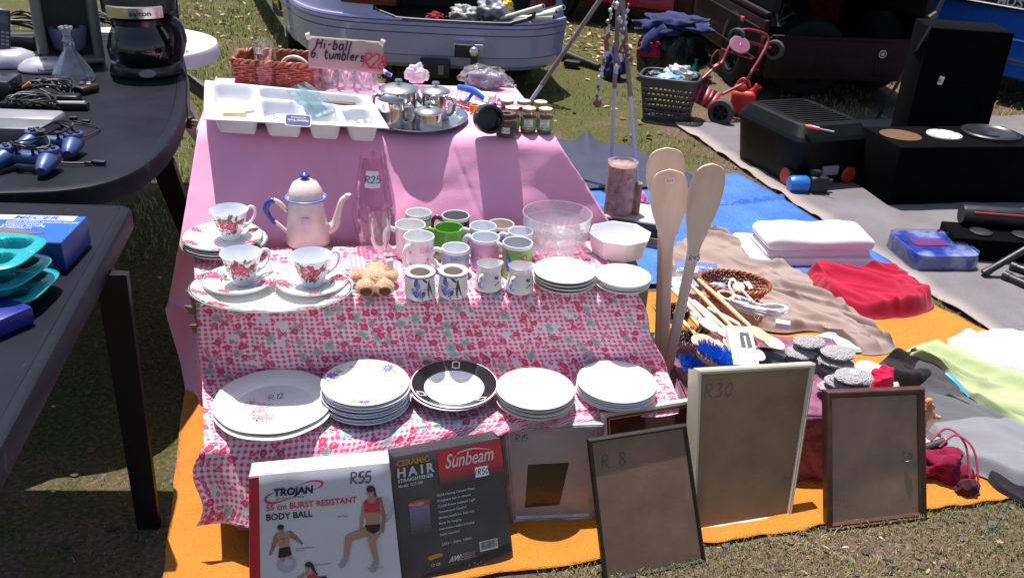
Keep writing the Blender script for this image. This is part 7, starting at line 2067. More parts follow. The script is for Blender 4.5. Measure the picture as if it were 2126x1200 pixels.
softbag('pink_wool', 'bright pink woolly bundle in plastic right of the pink roll', 'bundle', q + Vector((.0, 0, .02)), (.05, .06, .06), fabric('pink_wool_m', (.62, .16, .38), .2, 120, .6), .3, 2.5, 4.)
bk0 = P(1392, 522, 0)
for i, (z0, z1, c_, dx, lab) in enumerate(((.005, .035, (.23, .20, .21), .02, 'grey book at the bottom of the pile behind the paddles'), (.036, .062, (.30, .13, .06), .0, 'brown book second from the bottom of the pile behind the paddles'), (.063, .092, (.02, .02, .022), .01, 'thick black book under the topmost of the pile behind the paddles'), (.093, .118, (.06, .055, .055), .0, 'flat black box with a pale lid on top of the book pile'))):
 mb = MB(); mb.box(.27, .24, z1 - z0, 0, None, .002)
 mb.box(.25, .22, .0015, 1, T(0, 0, z1 - z0))
 o = mb.build('book' if i < 3 else 'flat_box', [M('cover%d' % i, c_, .5), M('lid_pale', (.45, .40, .36), .5) if i == 3 else M('cover%d' % i, c_)], loc=(bk0.x - .14 + dx, bk0.y + .14, z0), rot=(0, 0, R(-28 + 4 * i)))
 tag(o, lab, 'book' if i < 3 else 'box', 'books behind the paddles')
for (x, y, w_, h_, c_, lab, rz) in ((1445, 556, .16, .09, (.16, .22, .52), 'blue packet lettered in white behind the wicker dish', -8), (1418, 585, .10, .08, (.40, .46, .60), 'pale blue clear packet between the two paddles', 20)):
 q = P(x, y, .10); mb = MB(); mb.grid(lambda u, v: ((u - .5) * w_, (v - .5) * h_, .012 * math.sin(math.pi * u) * math.sin(math.pi * v) + .003 * noise.noise(Vector((u * 9, v * 9, x)))), 20, 14)
 if c_[2] > .5 and x > 1430: pass
 o = mb.build('packet', film('packet%d' % x, c_, .85, .15), loc=q, rot=(R(8), 0, R(rz)), solid=.002)
 tag(o, lab, 'packet')
 if x == 1445:
  mb = MB(); mb.text('children 16', .02, 0, T(-.03, -.02, .014)); mb.build('lettering', M('white_print', (0, 0, 0)), o)
# ================================================================ tables at the left
ZD = .72
dkp, t, b = _new('dark_table_plastic')
tc = t.nodes.new('ShaderNodeTexCoord'); mp = t.nodes.new('ShaderNodeMapping'); mp.inputs['Scale'].default_value = (30, 3, 3); t.links.new(tc.outputs['Object'], mp.inputs[0])
f = nz(t, 6, 6, .7, mp.outputs[0]); g_ = nz(t, 3, 5, .6)
c = ramp(t, g_, [(.3, (.0045, .0045, .009)), (.7, (.010, .010, .019))])
c = mixc(t, ramp(t, f, [(.62, 0.), (.72, .6)]), c, (.075, .075, .10))
b.inputs['Specular IOR Level'].default_value = .12; t.links.new(c, b.inputs['Base Color']); t.links.new(ramp(t, g_, [(.3, .42), (.7, .62)]), b.inputs['Roughness'])
add_bump(t, b, nz(t, 350, 2), .12, .001)
legm = M('dark_leg', (.005, .005, .006), .5, var=.2, spec=.25)
def table_top(t_, pts, o, mat, th=.035, name='tabletop', lipw=.024):
 mb = MB(); n = len(pts); c_ = sum(pts, Vector()) / n
 rings = [(0, ZD - th), (0, ZD - .012), (.004, ZD - .004), (.012, ZD), (lipw, ZD), (lipw + .003, ZD - .002)]
 vs = []
 for ins, z in rings:
  for i in range(n):
   a, b_ = pts[i - 1], pts[(i + 1) % n]; d = (b_ - a).normalized(); nn = Vector((-d.y, d.x, 0))
   if nn.dot(c_ - pts[i]) < 0: nn = -nn
   p = pts[i] + nn * ins; vs.append((p.x - o.x, p.y - o.y, z))
 fs = []
 for k in range(len(rings) - 1):
  for i in range(n): fs.append((k * n + i, k * n + (i + 1) % n, (k + 1) * n + (i + 1) % n, (k + 1) * n + i))
 fs.append(tuple((len(rings) - 1) * n + i for i in range(n))); fs.append(tuple(range(n))[::-1])
 mb.add(vs, fs); return mb.build(name, mat, t_, ang=30)
def leg(t_, a, b_, o, r0, r1, mat):
 mb = MB(); d = (b_ - a); Mx = frame_m(a - o, Vector((1, .15, 0)), d)
 L = d.length; n = 10
 vs = []
 for i in range(n + 1):
  w_ = lerp(r0, r1, i / n)
  for x, z in ((-w_, -w_), (w_, -w_), (w_, -w_ * .3), (-w_ * .3, w_ * .0), (-w_ * .3, w_), (-w_, w_)): vs.append((x, L * i / n, z))
 fs = [(k * 6 + i, k * 6 + (i + 1) % 6, (k + 1) * 6 + (i + 1) % 6, (k + 1) * 6 + i) for k in range(n) for i in range(6)] + [tuple(range(6)), tuple(n * 6 + i for i in range(6))]
 mb.add(vs, fs, 0, Mx); mb.build('leg', mat, t_, ang=30)
def roundc(pts, r=.03, n=5):
 o = []
 for i, p in enumerate(pts):
  a, b_ = pts[i - 1], pts[(i + 1) % len(pts)]
  p0 = p + (a - p).normalized() * r; p2 = p + (b_ - p).normalized() * r
  for k in range(n): s = k / (n - 1); o.append(p0.lerp(p, s).lerp(p.lerp(p2, s), s))
 return o
BR = P(277, 424, ZD); FR_ = BR + (P(135, 678, ZD) - P(269, 432, ZD)) * 2.6; BL_ = P(0, 417, ZD); dl = (BL_ - BR).normalized() * .75
near = [FR_, BR, BR + dl, FR_ + dl]
o_ = (BR + FR_) / 2; o_ = Vector((o_.x - .3, o_.y, 0))
tn = thing('plastic_table', 'scratched dark plastic table nearest us at the left, with a blue modem box', 'table', o_)
table_top(tn, [Vector((p.x, p.y, 0)) for p in roundc(near, .035)], o_, dkp, .05)
leg(tn, P(238, 560, .675), P(283, 1085, 0), o_, .032, .026, legm)
leg(tn, FR_ + Vector((-.10, .10, -.05)), Vector((FR_.x - .07, FR_.y + .06, 0)), o_, .032, .026, legm)
leg(tn, BR + dl + Vector((.08, -.08, -.05)), Vector(((BR + dl).x + .05, (BR + dl).y - .05, 0)), o_, .032, .026, legm)
far = [P(*q, ZD) for q in ((-420, 402), (0, 399), (150, 391), (245, 370), (310, 336), (352, 293), (377, 245), (388, 195), (388, 150), (378, 110), (350, 84), (290, 70), (0, 62), (-420, 60))]
o_ = Vector((-1.6, 3.0, 0))
tf = thing('plastic_table', 'dark plastic table with rounded corners at the upper left, crowded with gadgets', 'table', o_)
table_top(tf, [Vector((p.x, p.y, 0)) for p in catmull(far, 3, True)], o_, dkp, .055, lipw=.035)
leg(tf, P(338, 322, .67), P(352, 596, 0), o_, .034, .026, legm); leg(tf, P(345, 130, .67), P(357, 240, 0), o_, .03, .026, legm)
wp = M('white_table_plastic', (.66, .66, .68), .4, var=.05, dirt=.2, ns=8)
cw_ = P(268, 88, .70); rw = (P(411, 110, .70) - cw_).length
tw = thing('round_table', 'white round plastic garden table behind the dark one', 'table', (cw_.x, cw_.y, 0))
mb = MB(); mb.lathe([(rw * .98, .635), (rw, .64), (rw, .685), (rw * .985, .698), (rw * .95, .702), (rw * .92, .698), (0, .698)], 64); mb.build('tabletop', wp, tw)
for a, b_ in ((P(372, 205, .65), P(379, 372, 0)), (P(330, 130, .65), P(322, 215, 0)), (cw_ + Vector((-.3, .2, -.05)), Vector((cw_.x - .4, cw_.y + .3, 0)))): leg(tw, a, b_, Vector((cw_.x, cw_.y, 0)), .035, .028, wp)
ZG = ZD + .001
q = P(283, 163, ZG); s = mpp(q); r_ = 74 * s
q.y += r_ * .8
t_ = thing('coffee_maker', 'black drip coffee maker with a glass carafe and steel band at the upper left', 'coffee maker', q, face(q)); t_.scale = (1, 1, .80); cm_ = t_
bkg = M('appliance_black', (.012, .012, .014), .3, coat=.25, var=.2)
mb = MB(); mb.lathe([(0, 0), (r_ * .98, 0), (r_ * 1.0, .01), (r_ * .93, .045), (r_ * .8, .052), (0, .052)], 48, sy=.95); mb.box(r_ * 1.8, r_ * .9, .40, 0, T(r_ * .16, r_ * .75, 0), .03, 3); mb.build('body', bkg, t_, ang=45)
mb = MB(); mb.lathe([(r_ * .8, .26), (r_ * .98, .28), (r_ * 1.0, .40), (r_ * .9, .43), (0, .43)], 48, sy=.95); mb.lathe([(0, .26), (r_ * .8, .26)], 40); mb.build('filter_housing', bkg, t_, ang=45)
mb = MB(); mb.lathe([(r_ * 1.0, .262), (r_ * 1.04, .265), (r_ * 1.04, .31), (r_ * 1.0, .315)], 48, sy=.95, a0=215, a1=305); bd_ = mb.build('steel_band', steel, t_)
mb = MB(); mb.text('salton', .030, 0, None, -.0, .277, 0, bold=.02, align='c', fn=lambda x, y, z: ((r_ * 1.055) * math.cos(-math.pi / 2 + x / r_), r_ * 1.005 * math.sin(-math.pi / 2 + x / r_), y)); mb.build('lettering', ink_black, bd_)
cg_ = glass('carafe_glass', (.42, .43, .46), .05, .6)
mb = MB(); mb.lathe([(r_ * .72, .056), (r_ * .86, .075), (r_ * .90, .12), (r_ * .80, .18), (r_ * .66, .225), (r_ * .66, .235)], 48, 0, T(-.01, -.02, 0)); ca0 = mb.build('carafe', cg_, t_)
mb = MB(); mb.lathe([(r_ * .70, .225), (r_ * .72, .25), (r_ * .5, .258), (0, .26)], 40, 0, T(-.01, -.02, 0)); mb.tube([(r_ * .55, -.03, .245), (r_ * .86, -.07, .235), (r_ * .98, -.075, .17), (r_ * .88, -.07, .09), (r_ * .7, -.06, .07)], [.017, .019, .018, .015, .012], 10, smooth=5, flat=1.3); mb.build('lid_and_handle', bkg, ca0)
mb = MB(); mb.lathe([(0, .008), (.028, .006), (.031, 0)], 28, 0, T(0, -r_ * .945, .026, rx=78), sy=.62); mb.build('switch', M('switch_grey', (.22, .22, .22), .5), t_)
cordm = M('cord_black', (.008, .008, .009), .5)
mb = MB(); pl = P(391, 245, .66)
mb.tube([P(352, 95, ZG + .01), P(372, 130, ZG + .008), P(389, 165, ZG + .005), P(391, 200, ZD - .01), pl], .0045, 8, smooth=6)
mb.box(.030, .028, .04, 0, Matrix.Translation(pl) @ T(0, 0, -.035, rz=-20), .006)
for k, z in ((0, -.005), (0, -.028), (1, -.016)): mb.tube([pl + Vector((.015, -.01, z)), pl + Vector((.036, -.014, z))], .0035, 6, 1)
o = mb.build('power_cord', [cordm, chrome], cm_); o.matrix_parent_inverse = (Matrix.Translation(cm_.location) @ Matrix.Rotation(cm_.rotation_euler.z, 4, 'Z') @ Matrix.Diagonal((1, 1, .8, 1))).inverted()
q = P(142, 172, ZG); s = mpp(q); r_ = 42 * s; q.y += r_ * .6
flu = lambda a, r, z: 1 + .03 * abs(math.sin(a * 8)) * (1 if z < .09 else .2)
dec = lathe_glass('decanter', 'clear ribbed glass decanter with a knobbly stopper in front of the grey appliance', 'decanter', q, [(r_ * .95, 0), (r_, .008), (r_ * .9, .03), (r_ * .45, .085), (r_ * .26, .105), (r_ * .28, .135)], .003, glass('decanter_glass', (.86, .87, .92), .08, .6, milk=.03), 64, None, .02, flu)
mb = MB(); mb.lathe([(r_ * .22, .12), (r_ * .24, .14), (r_ * .16, .15), (r_ * .22, .175)], 24)
for k in range(14):
 a = k * .9; mb.blob((r_ * .25 * math.cos(a) * (k > 4), r_ * .25 * math.sin(a) * (k > 4), .180 + .003 * (k < 5)), (.007, .007, .006), 2)
mb.build('stopper', glass('stopper_glass', (.9, .9, .94), .15, .6, milk=.12), dec)
q = P(128, 140, ZG); s = mpp(q); wA = 120 * s
t_ = thing('grey_appliance', 'grey plastic appliance with an open front and a pale blue cup holder', 'appliance', (q.x, q.y + .09, ZG), face(q) + R(3))
ga = M('appliance_grey', (.21, .20, .185), .5, var=.08)
mb = MB()
for sg in (-1, 1): mb.box(.035, .12, .38, 0, T(sg * wA * .44, 0, 0), .014, 3)
mb.box(wA, .13, .02, 0, T(0, 0, 0), .008); mb.box(wA, .13, .06, 0, T(0, 0, .37), .02, 3); mb.build('housing', ga, t_, ang=45)
mb = MB(); mb.box(wA * .8, .01, .36, 0, T(0, .055, .01)); mb.build('back_panel', M('appliance_panel', (.055, .05, .05), .6), t_)
mb = MB(); mb.lathe([(wA * .12, .03), (wA * .26, .05), (wA * .33, .12), (wA * .32, .125), (wA * .2, .06), (0, .05)], 40, 0, T(0, .02, 0), sy=.6); mb.build('cup_holder', M('holder_blue', (.22, .24, .36), .4), t_)
silv_p = M('phone_silver', (.46, .44, .50), .3, .2, coat=.3)
q = P(88, 148, ZG); s = mpp(q); wA = 52 * s
t_ = thing('phone_base', 'silver telephone base with an empty dark cradle', 'phone base', (q.x, q.y + .03, ZG), face(q))
mb = MB(); mb.lathe([(0, 0), (wA, 0), (wA * 1.03, .006), (wA * .98, .018), (wA * .7, .036), (wA * .4, .044), (0, .046)], 40, sy=.85); mb.build('shell', silv_p, t_)
mb = MB(); mb.lathe([(0, .040), (wA * .42, .048), (wA * .45, .044)], 28, 0, T(.01, wA * .28, 0), sy=.6); mb.build('cradle', dark_void, t_)
mb = MB(); mb.blob((0, -wA * .35, .040), (.011, .008, .005), 2); mb.build('button', black_pl, t_)
mb = MB(); mb.text('Panasonic', .014, 0, T(0, -wA * .865, .008, rx=80), bold=.02, align='c'); mb.build('lettering', ink_black, t_)
q = P(18, 138, ZG); wA = 50 * mpp(q)
t_ = thing('cordless_phone', 'dark cordless phone standing in a silver base at the far left', 'phone', (q.x, q.y + .03, ZG), face(q))
mb = MB(); mb.lathe([(0, 0), (wA, 0), (wA * 1.02, .01), (wA * .85, .04), (wA * .5, .055), (0, .058)], 40, sy=.85); mb.build('shell', silv_p, t_)
mb = MB(); Mh = T(-.028, .01, .03, rx=-12, ry=10); mb.box(.052, .026, .17, 0, Mh, .012, 3); hs = mb.build('handset', M('phone_dark', (.05, .055, .075), .35), t_)
mb = MB()
for i in range(3):
 for j in range(5): mb.box(.011, .003, .008, 1 if j == 0 else 0, Mh @ T(-.015 + i * .015, -.0135, .025 + j * .014), .002)
mb.box(.036, .002, .03, 2, Mh @ T(0, -.0135, .115)); mb.build('keypad', [M('key_grey', (.28, .28, .32), .4), M('key_red', (.4, .05, .08), .4), M('lcd', (.10, .12, .11), .2)], hs)
def coil(name, label, px, r0, n, loops, seed, mats, flat=.4, z=.0, rad=.0028, extra=None, grp='coiled black cables'):
 q = P(px[0], px[1], ZG + z); rr = random.Random(seed); pts = []
 for k in range(loops * 8):
  a = k * math.pi / 4 + rr.uniform(-.15, .15); e = r0 * rr.uniform(.7, 1.15)
  pts.append((e * math.cos(a), e * .6 * math.sin(a) + rr.uniform(-.01, .01), .006 + rr.uniform(0, .03) + abs(math.sin(a)) * r0 * flat))
 mb = MB(); mb.tube(pts, rad, 6, smooth=4)
 if extra: extra(mb)
 tag(mb.build(name, mats, loc=q), label, 'cable', grp)
def orange_plugs(mb):
 mb.box(.030, .012, .010, 1, T(-.02, -.03, .045, ry=-35, rz=20), .002); mb.box(.020, .016, .012, 1, T(.05, -.05, .02, rz=10), .004)
org = M('plug_orange', (.70, .30, .02), .4)
coil('cable_coil', 'coil of black cable with two orange plugs left of the remote control', (85, 205), .075, 1, 5, 3, [cordm, org], extra=orange_plugs)
coil('cable_coil', 'coil of black cable in front of the glass decanter', (112, 198), .060, 1, 4, 5, [cordm])
coil('cable_coil', 'tangle of black cables behind the decanter at the far left', (35, 75), .13, 1, 6, 8, [cordm], z=.03, rad=.004)
coil('cable_coil', 'tangle of black cables beside the coffee maker carafe', (198, 62), .10, 1, 6, 9, [cordm], z=.03, rad=.004)
coil('cable_coil', 'black cable loops lying on the white round table', (358, 95), .06, 1, 4, 11, [cordm], z=0)
coil('cable_coil', 'curly cable wound along the long black adapter', (70, 228), .075, 1, 9, 13, [cordm], .15, .01, .0022)
def gadget(name, label, cat, px, dims, rz, mat, bev=.006, extra=None, z=0.):
 q = P(px[0], px[1], ZG + z); mb = MB(); mb.box(*dims, 0, None, bev)
 if extra: extra(mb)
 return tag(mb.build(name, mat if isinstance(mat, list) else [mat], loc=q, rot=(0, 0, R(rz))), label, cat)
gadget('black_box', 'plain black box at the left table edge below the phones', 'box', (-5, 205), (.13, .12, .07), 8, bkg)
gadget('dark_box', 'black box with a grey top behind the silver phone base', 'box', (45, 98), (.14, .10, .05), 5, [bkg], .004)
gadget('flat_adapter', 'long narrow black adapter wound with cable', 'adapter', (95, 226), (.26, .03, .022), 9, [bkg, M('key_grey', (0, 0, 0))], .003, lambda mb: mb.box(.12, .02, .001, 1, T(.06, 0, .022)))
def rem(mb):
 for k, (x, y) in enumerate(((.028, .018), (.045, .004), (.028, -.012), (.012, .002))): mb.lathe([(0, .030), (.007, .029), (.008, .024)], 16, 1 + k, T(x, y, 0))
gadget('remote_control', 'black remote control with green yellow blue and red round buttons', 'remote control', (166, 188), (.12, .07, .024), -28, [bkg, M('btn_green', (.02, .38, .24), .4), M('btn_yellow', (.60, .42, .02), .4), M('btn_blue', (.02, .03, .14), .4), M('btn_red', (.42, .02, .06), .4)], .006, rem)
gadget('black_adapter', 'black mains adapter lying in front of the remote control', 'adapter', (135, 216), (.10, .05, .032), 5, bkg, .008)
gadget('silver_drive', 'silver grey metal drive box at the left edge of the table', 'drive', (30, 288), (.20, .10, .045), 6, [M('drive_grey', (.16, .155, .17), .4, .3)], .004)
gadget('silver_box', 'pale grey rounded device behind the silver drive box', 'device', (50, 262), (.22, .10, .04), 4, [M('device_grey', (.24, .23, .26), .4, .1)], .014)
mb = MB(); mb.box(.022, .016, .012, 0, Matrix.Translation(P(153, 250, ZG)) @ T(rz=15), .002); mb.box(.026, .010, .010, 0, Matrix.Translation(P(178, 256, ZG)), .003)
mb.tube([P(153, 252, ZG + .006), P(178, 257, ZG + .005), P(200, 262, ZG + .004), P(206, 270, ZG + .004), P(183, 282, ZG + .004), P(150, 290, ZG + .006)], .0024, 6, smooth=5); tag(mb.build('power_lead', cordm), 'thin black lead with a square plug above the blue controllers', 'lead')
mb = MB(); mb.tube([P(120, 338, ZG + .006), P(150, 339, ZG + .006), P(175, 339, ZG + .006)], .0032, 6); mb.box(.020, .010, .009, 0, Matrix.Translation(P(183, 342, ZG)), .003); mb.box(.036, .014, .010, 0, Matrix.Translation(P(206, 341, ZG)), .002); tag(mb.build('game_lead', cordm), 'black controller lead ending in a flat plug near the table edge', 'lead')
ctl = M('controller_blue', (.045, .085, .22), .38, .25, coat=.2)
def controller(label, px, rz):
 q = P(px[0], px[1], ZG); t_ = thing('game_controller', label, 'controller', q, R(rz), 'blue game controllers')
 mb = MB()
 for sg in (-1, 1):
  mb.tube([(sg * .052, .026, .030), (sg * .058, -.005, .028), (sg * .066, -.040, .022), (sg * .070, -.058, .018)], [.026, .025, .019, .012], 18, smooth=5)
 mb.box(.10, .042, .030, 0, T(0, .012, .014), .010, 3); mb.build('shell', ctl, t_, ang=60)
 for sg in (-1, 1):
  mb = MB(); mb.lathe([(.026, .044), (.027, .052), (.0255, .056), (0, .057)], 32, 0, T(sg * .053, .018, 0)); mb.build('top_plate', ctl, t_)
  mb = MB()
  for a in range(4): mb.lathe([(.006, .054), (.006, .061), (0, .062)], 14, 0, T(sg * .053 + .013 * math.cos(a * math.pi / 2), .018 + .013 * math.sin(a * math.pi / 2), 0))
  mb.build('buttons', black_pl, t_)
  mb = MB(); mb.lathe([(.004, .04), (.004, .054), (.010, .058), (.010, .062), (0, .061)], 20, 0, T(sg * .022, -.004, 0)); mb.build('thumb_stick', black_pl, t_)
 mb = MB(); rr = random.Random(int(rz * 10) + 3); mb.tube([(.06 * math.cos(k * .9) * rr.uniform(.6, 1), .02 + .03 * math.sin(k * .9), .06 + rr.uniform(-.012, .02)) for k in range(14)], .0028, 6, smooth=4); mb.build('lead', cordm, t_)
controller('blue game controller at the back with its lead wound round it', (112, 318), -2)
controller('blue game controller nearest the table edge', (60, 352), -4)
p1, p2, p0 = P(138, 563, ZG), P(168, 506, ZG), P(-60, 559, ZG)
xv = (p1 - p0).normalized(); q = p1; bw_, bd2, bh_ = .42, (p2 - p1).length, .062
t_ = thing('modem_box', 'blue cardboard modem box with a picture of a grey modem on its lid', 'box', q)
Mx = frame_m(Vector((0, 0, 0)), xv, p2 - p1)
bb_ = M('box_blue', (.008, .10, .50), .35, coat=.2, var=.06); bb2 = M('box_blue_side', (.012, .045, .22), .4, dirt=.25)
mb = MB(); mb.box(bw_, bd2, bh_, [bb2, bb2] and 1, Mx @ T(-bw_ / 2, bd2 / 2, 0), .0015); mb.box(bw_ - .002, bd2 - .002, .0012, 0, Mx @ T(-bw_ / 2, bd2 / 2, bh_)); mb.build('carton', [bb_, bb2], t_)
mb = MB(); zt = bh_ + .0016
mb.prism([(-bw_, bd2 * .80), (-.018, bd2 * .80), (-.018, bd2 * .985), (-bw_, bd2 * .985)], zt, zt + .0003, 0, Mx)
mb.prism([(-bw_, .0), (-.03, .002), (-.10, bd2 * .06), (-bw_, bd2 * .14)], zt, zt + .0003, 0, Mx)
for k, st in enumerate(('HIGH SPEED Internet access', 'Telecommuting', 'Distance learning', 'E-commerce')): mb.text(st, .0125, 0, Mx @ T(-.15, bd2 * (.71 - k * .075), zt), bold=.01)
mb.text('MECER', .052, 1, Mx @ T(-.165, .018, bh_ * .45, rx=90) @ T(-.05, -.015, .019), bold=.03, sx=1.1); mb.text('MODEM', .026, 1, Mx @ T(-.115, -.0012, bh_ * .13, rx=90), bold=.01)
mb.build('lettering', [M('box_cream', (.60, .60, .58), .45), M('box_greyprint', (.22, .25, .33), .45)], t_)
mb = MB(); mb.text('MECER', .024, 0, Mx @ T(-.145, bd2 * .835, zt + .0006), bold=.035, shear=.2, sx=1.25); mb.build('brand_lettering', M('box_blue', (0, 0, 0)), t_)
mb = MB(); mb.prism([(-.22, bd2 * .30), (-.13, bd2 * .14), (-.05, bd2 * .32), (-.14, bd2 * .50)], zt + .0002, zt + .0005, 0, Mx); mb.build('printed_modem', M('modem_print', (.13, .10, .10), .4), t_)
teal = M('teal_silicone', (.0, .30, .32), .25, coat=.5, var=.06)
first = None
for i, (px, py, z, lab) in enumerate(((20, 640, 0, 'bottom teal muffin tray of the stack of three'), (12, 600, .034, 'middle teal muffin tray of the stack of three'), (8, 556, .070, 'top teal muffin tray of the stack, its wells showing'))):
 q = P(5, 622, ZG); q = Vector((q.x - .055 + (.012, .004, 0)[i], q.y + (.0, .0, .0)[i], ZG + z))
 if first is None:
  lp = rrect(.135, .085, .02, 4.5); mb = MB()
  def ht(x, y):
   k = 0
   for cx in (-.075, 0, .078):
    for cy in (-.034, .034):
     d = (abs((x - cx) / .031) ** 4 + abs((y - cy) / .024) ** 4) ** .25; k = max(k, smooth_((1.12 - d) / .22))
   return .032 - .026 * k
  def tfn(u, v):
   p = lp(u) * (1 - (1 - v)); z_ = ht(p.x, p.y) if v < .93 else .032 - .003 * (v - .93) / .07
   return (p.x, p.y, z_)
  mb.grid(tfn, 160, 60); first = o = mb.build('muffin_tray', teal, solid=.002, ang=50)
 else: o = copy_tree(first)
 o.location = q; o.rotation_euler = (0, 0, R((2, -5, 0)[i])); tag(o, lab, 'muffin tray', 'stacked teal muffin trays')
gadget('blue_case', 'dark blue plastic case at the left edge in front of the teal trays', 'case', (-15, 672), (.12, .09, .035), -28, [M('case_blue', (.012, .02, .22), .4)], .006)
# ================================================================ things on and behind the carpet
pole_b = M('pole_brown', (.22, .18, .165), .45, var=.2); pole_w = M('pole_lilac', (.60, .57, .68), .35, var=.06)
apex = PY(1287, -60, 4.5)
feet = (P(1020, 330, 0), P(1268, 352, 0), P(1325, 398, 0))
brk = ((1128, 175), (1277, 180), (1310, 198))
tp = thing('pole_tripod', 'tripod of grey poles standing on the grass behind the pink table', 'tripod', (apex.x, apex.y, 0))
o_ = Vector((apex.x, apex.y, 0))
for ft, bk_ in zip(feet, brk):
 d = ft - apex
 best = min((k / 200 for k in range(201)), key=lambda k: abs(proj(apex + d * k)[1] - bk_[1]))
 m_ = apex + d * best
 mb = MB(); mb.tube([apex - d * .05 - o_, m_ - o_], .0115, 14, 0); mb.tube([m_ - d * .01 - o_, m_ + d * .004 - o_], .013, 14, 0); mb.tube([m_ - o_, ft - o_], .0100, 14, 1); mb.build('pole', [pole_b, pole_w], tp)
gem = M('bead_clear', (.5, .5, .52), .15, .2); gemb = M('bead_rust', (.20, .07, .04), .4)
for pts, lab, sd in ((((1272, 5), (1262, 60), (1258, 110), (1245, 160), (1241, 205)), 'string of clear beads ending in a rust coloured drop, left of the poles', 1), (((1278, 8), (1290, 60), (1303, 110), (1312, 128)), 'string of clear and rust beads slanting across the poles', 2), (((1304, 10), (1292, 90), (1286, 122), (1280, 150)), 'bead string hanging between the two front poles', 3)):
 c_ = catmull([PY(a, b_, 4.42) for a, b_ in pts], 14); mb = MB(); rr = random.Random(sd); mb.tube(c_, .0015, 4)
 for p in c_[::2]:
  k = rr.uniform(.005, .013); mb.blob(tuple(p + Vector((rr.uniform(-.006, .006), -.012, 0))), (k, k, k * rr.uniform(1, 1.6)), 1, 0, mat=rr.choice((0, 0, 1)))
 if sd == 1: mb.blob(tuple(c_[-1] + Vector((0, 0, -.02))), (.022, .02, .026), 2, .2, mat=1)
 tag(mb.build('bead_string', [gem, gemb]), lab, 'beads', 'bead strings on the tripod')
bs = M('basket_grey', (.05, .05, .056), .45, var=.1)
q = P(1384, 246, 0); s = mpp(q)
t_ = thing('laundry_basket', 'dark grey slotted laundry basket filled with plastic packets', 'laundry basket', (q.x, q.y + .02, 0), R(-16))
hb_ = .27; lt = rrect(.185, .145, .05, 5);
mb = MB()
def bkfn(u, v): p = lt(u) * (.78 + .22 * v); return (p.x, p.y, hb_ * v)
mb.grid(bkfn, 240, 48, keep=lambda u, v: not (.12 < v < .80 and int(v * 16) % 2 == 0 and (u * 40 + .5 * (int(v * 8) % 2)) % 1 > .28))
mb.poly([tuple(lt(i / 40) * .78) + (.004,) for i in range(40)]); mb.build('basket_wall', bs, t_, solid=.004)
mb = MB(); mb.tube([tuple(lt(i / 80) * 1.01) + (hb_,) for i in range(80)], .010, 8, closed=True); mb.build('rim', bs, t_)
q2 = Vector((q.x, q.y + .02, 0))
softbag('plastic_packet', 'pale blue plastic packet in the laundry basket', 'packet', q2 + Vector((-.02, -.05, .255)), (.10, .06, .035), film('packet_sky', (.22, .50, .68), .95, .2), .4, 2.4, 2.)
softbag('plastic_packet', 'crumpled clear bag on top of the laundry basket', 'packet', q2 + Vector((.05, .03, .275)), (.10, .08, .055), film('bag_clear2', (.62, .63, .68), .65, .12), .5, 2.6, 7.)
softbag('dark_bundle', 'black bundle in the back of the laundry basket', 'bundle', q2 + Vector((-.08, .06, .25)), (.07, .06, .03), black_pl, .4, 2.4, 3.)
redp = M('trolley_red', (.26, .02, .035), .4, var=.2)
wl_, wr_ = P(1497, 262, 0), P(1400, 250, 0)
q = P(1480, 258, 0)
t_ = thing('golf_trolley', 'red tubular two wheeled trolley with a striped foot plate', 'trolley', q)
yy0 = q.y
def L(px, py, dy=0.): return PY(px, py, yy0 + dy) - q
mb = MB()
mb.tube([L(1452, 170, .05), L(1485, 140, .12), L(1500, 128, .16), L(1513, 100, .2), L(1530, 72, .25), L(1548, 62, .26), L(1580, 68, .27), L(1595, 82, .27), L(1580, 118, .2), L(1563, 145, .16), L(1545, 172, .10), L(1500, 196, .02)], .010, 8, smooth=4)
mb.tube([L(1498, 102, .2), L(1562, 124, .18)], .006, 6); mb.tube([L(1530, 82, .25), L(1600, 100, .27)], .009, 8)
mb.tube([L(1478, 120, .12), L(1492, 105, .14), L(1494, 128, .14), L(1478, 138, .12)], .005, 6, smooth=4, closed=True)
mb.build('tube_frame', redp, t_)
mb = MB(); a, b_, c_, d_ = L(1440, 212, .0), L(1472, 228, -.02), L(1500, 196, .05), L(1452, 172, .06)
for k in range(5): mb.add([a.lerp(b_, k / 5), a.lerp(b_, (k + 1) / 5), d_.lerp(c_, (k + 1) / 5), d_.lerp(c_, k / 5)], [(0, 1, 2, 3)], k % 2)
mb.build('foot_plate', [M('plate_red', (.50, .015, .04), .4), black_pl], t_, solid=.006)
mb = MB(); p = L(1536, 94, .18); mb.lathe([(0, .005), (.062, .005), (.068, 0)], 36, 0, Matrix.Translation(p) @ T(rx=42, ry=8)); mb.lathe([(0, .0062), (.052, .006)], 36, 1, Matrix.Translation(p) @ T(rx=42, ry=8)); mb.lathe([(0, .007), (.016, .007)], 20, 2, Matrix.Translation(p) @ T(rx=42, ry=8))
dk = mb.build('round_plate', [M('disc_grey', (.12, .12, .14), .5), M('disc_red', (.26, .05, .10), .4), M('disc_blue', (.05, .08, .30), .4)], t_)
mb = MB(); mb.text('WEBER', .016, 0, Matrix.Translation(p) @ T(rx=42, ry=8) @ T(0, .024, .0078), bold=.02, align='c') if False else mb.text('I', .03, 0, Matrix.Translation(p) @ T(rx=42, ry=8) @ T(0, -.010, .0085), shear=.3, align='c'); mb.build('lettering', paper, dk)
def twheel(p, r, rz, wd):
 w_ = wheel(t_, p, r, wd, rz, 'dark', 6); w_.data.materials[0] = M('tyre_grey', (.055, .053, .05), .8)
twheel(L(1497, 234, -.01), 27 * mpp(wl_), R(62), .05)
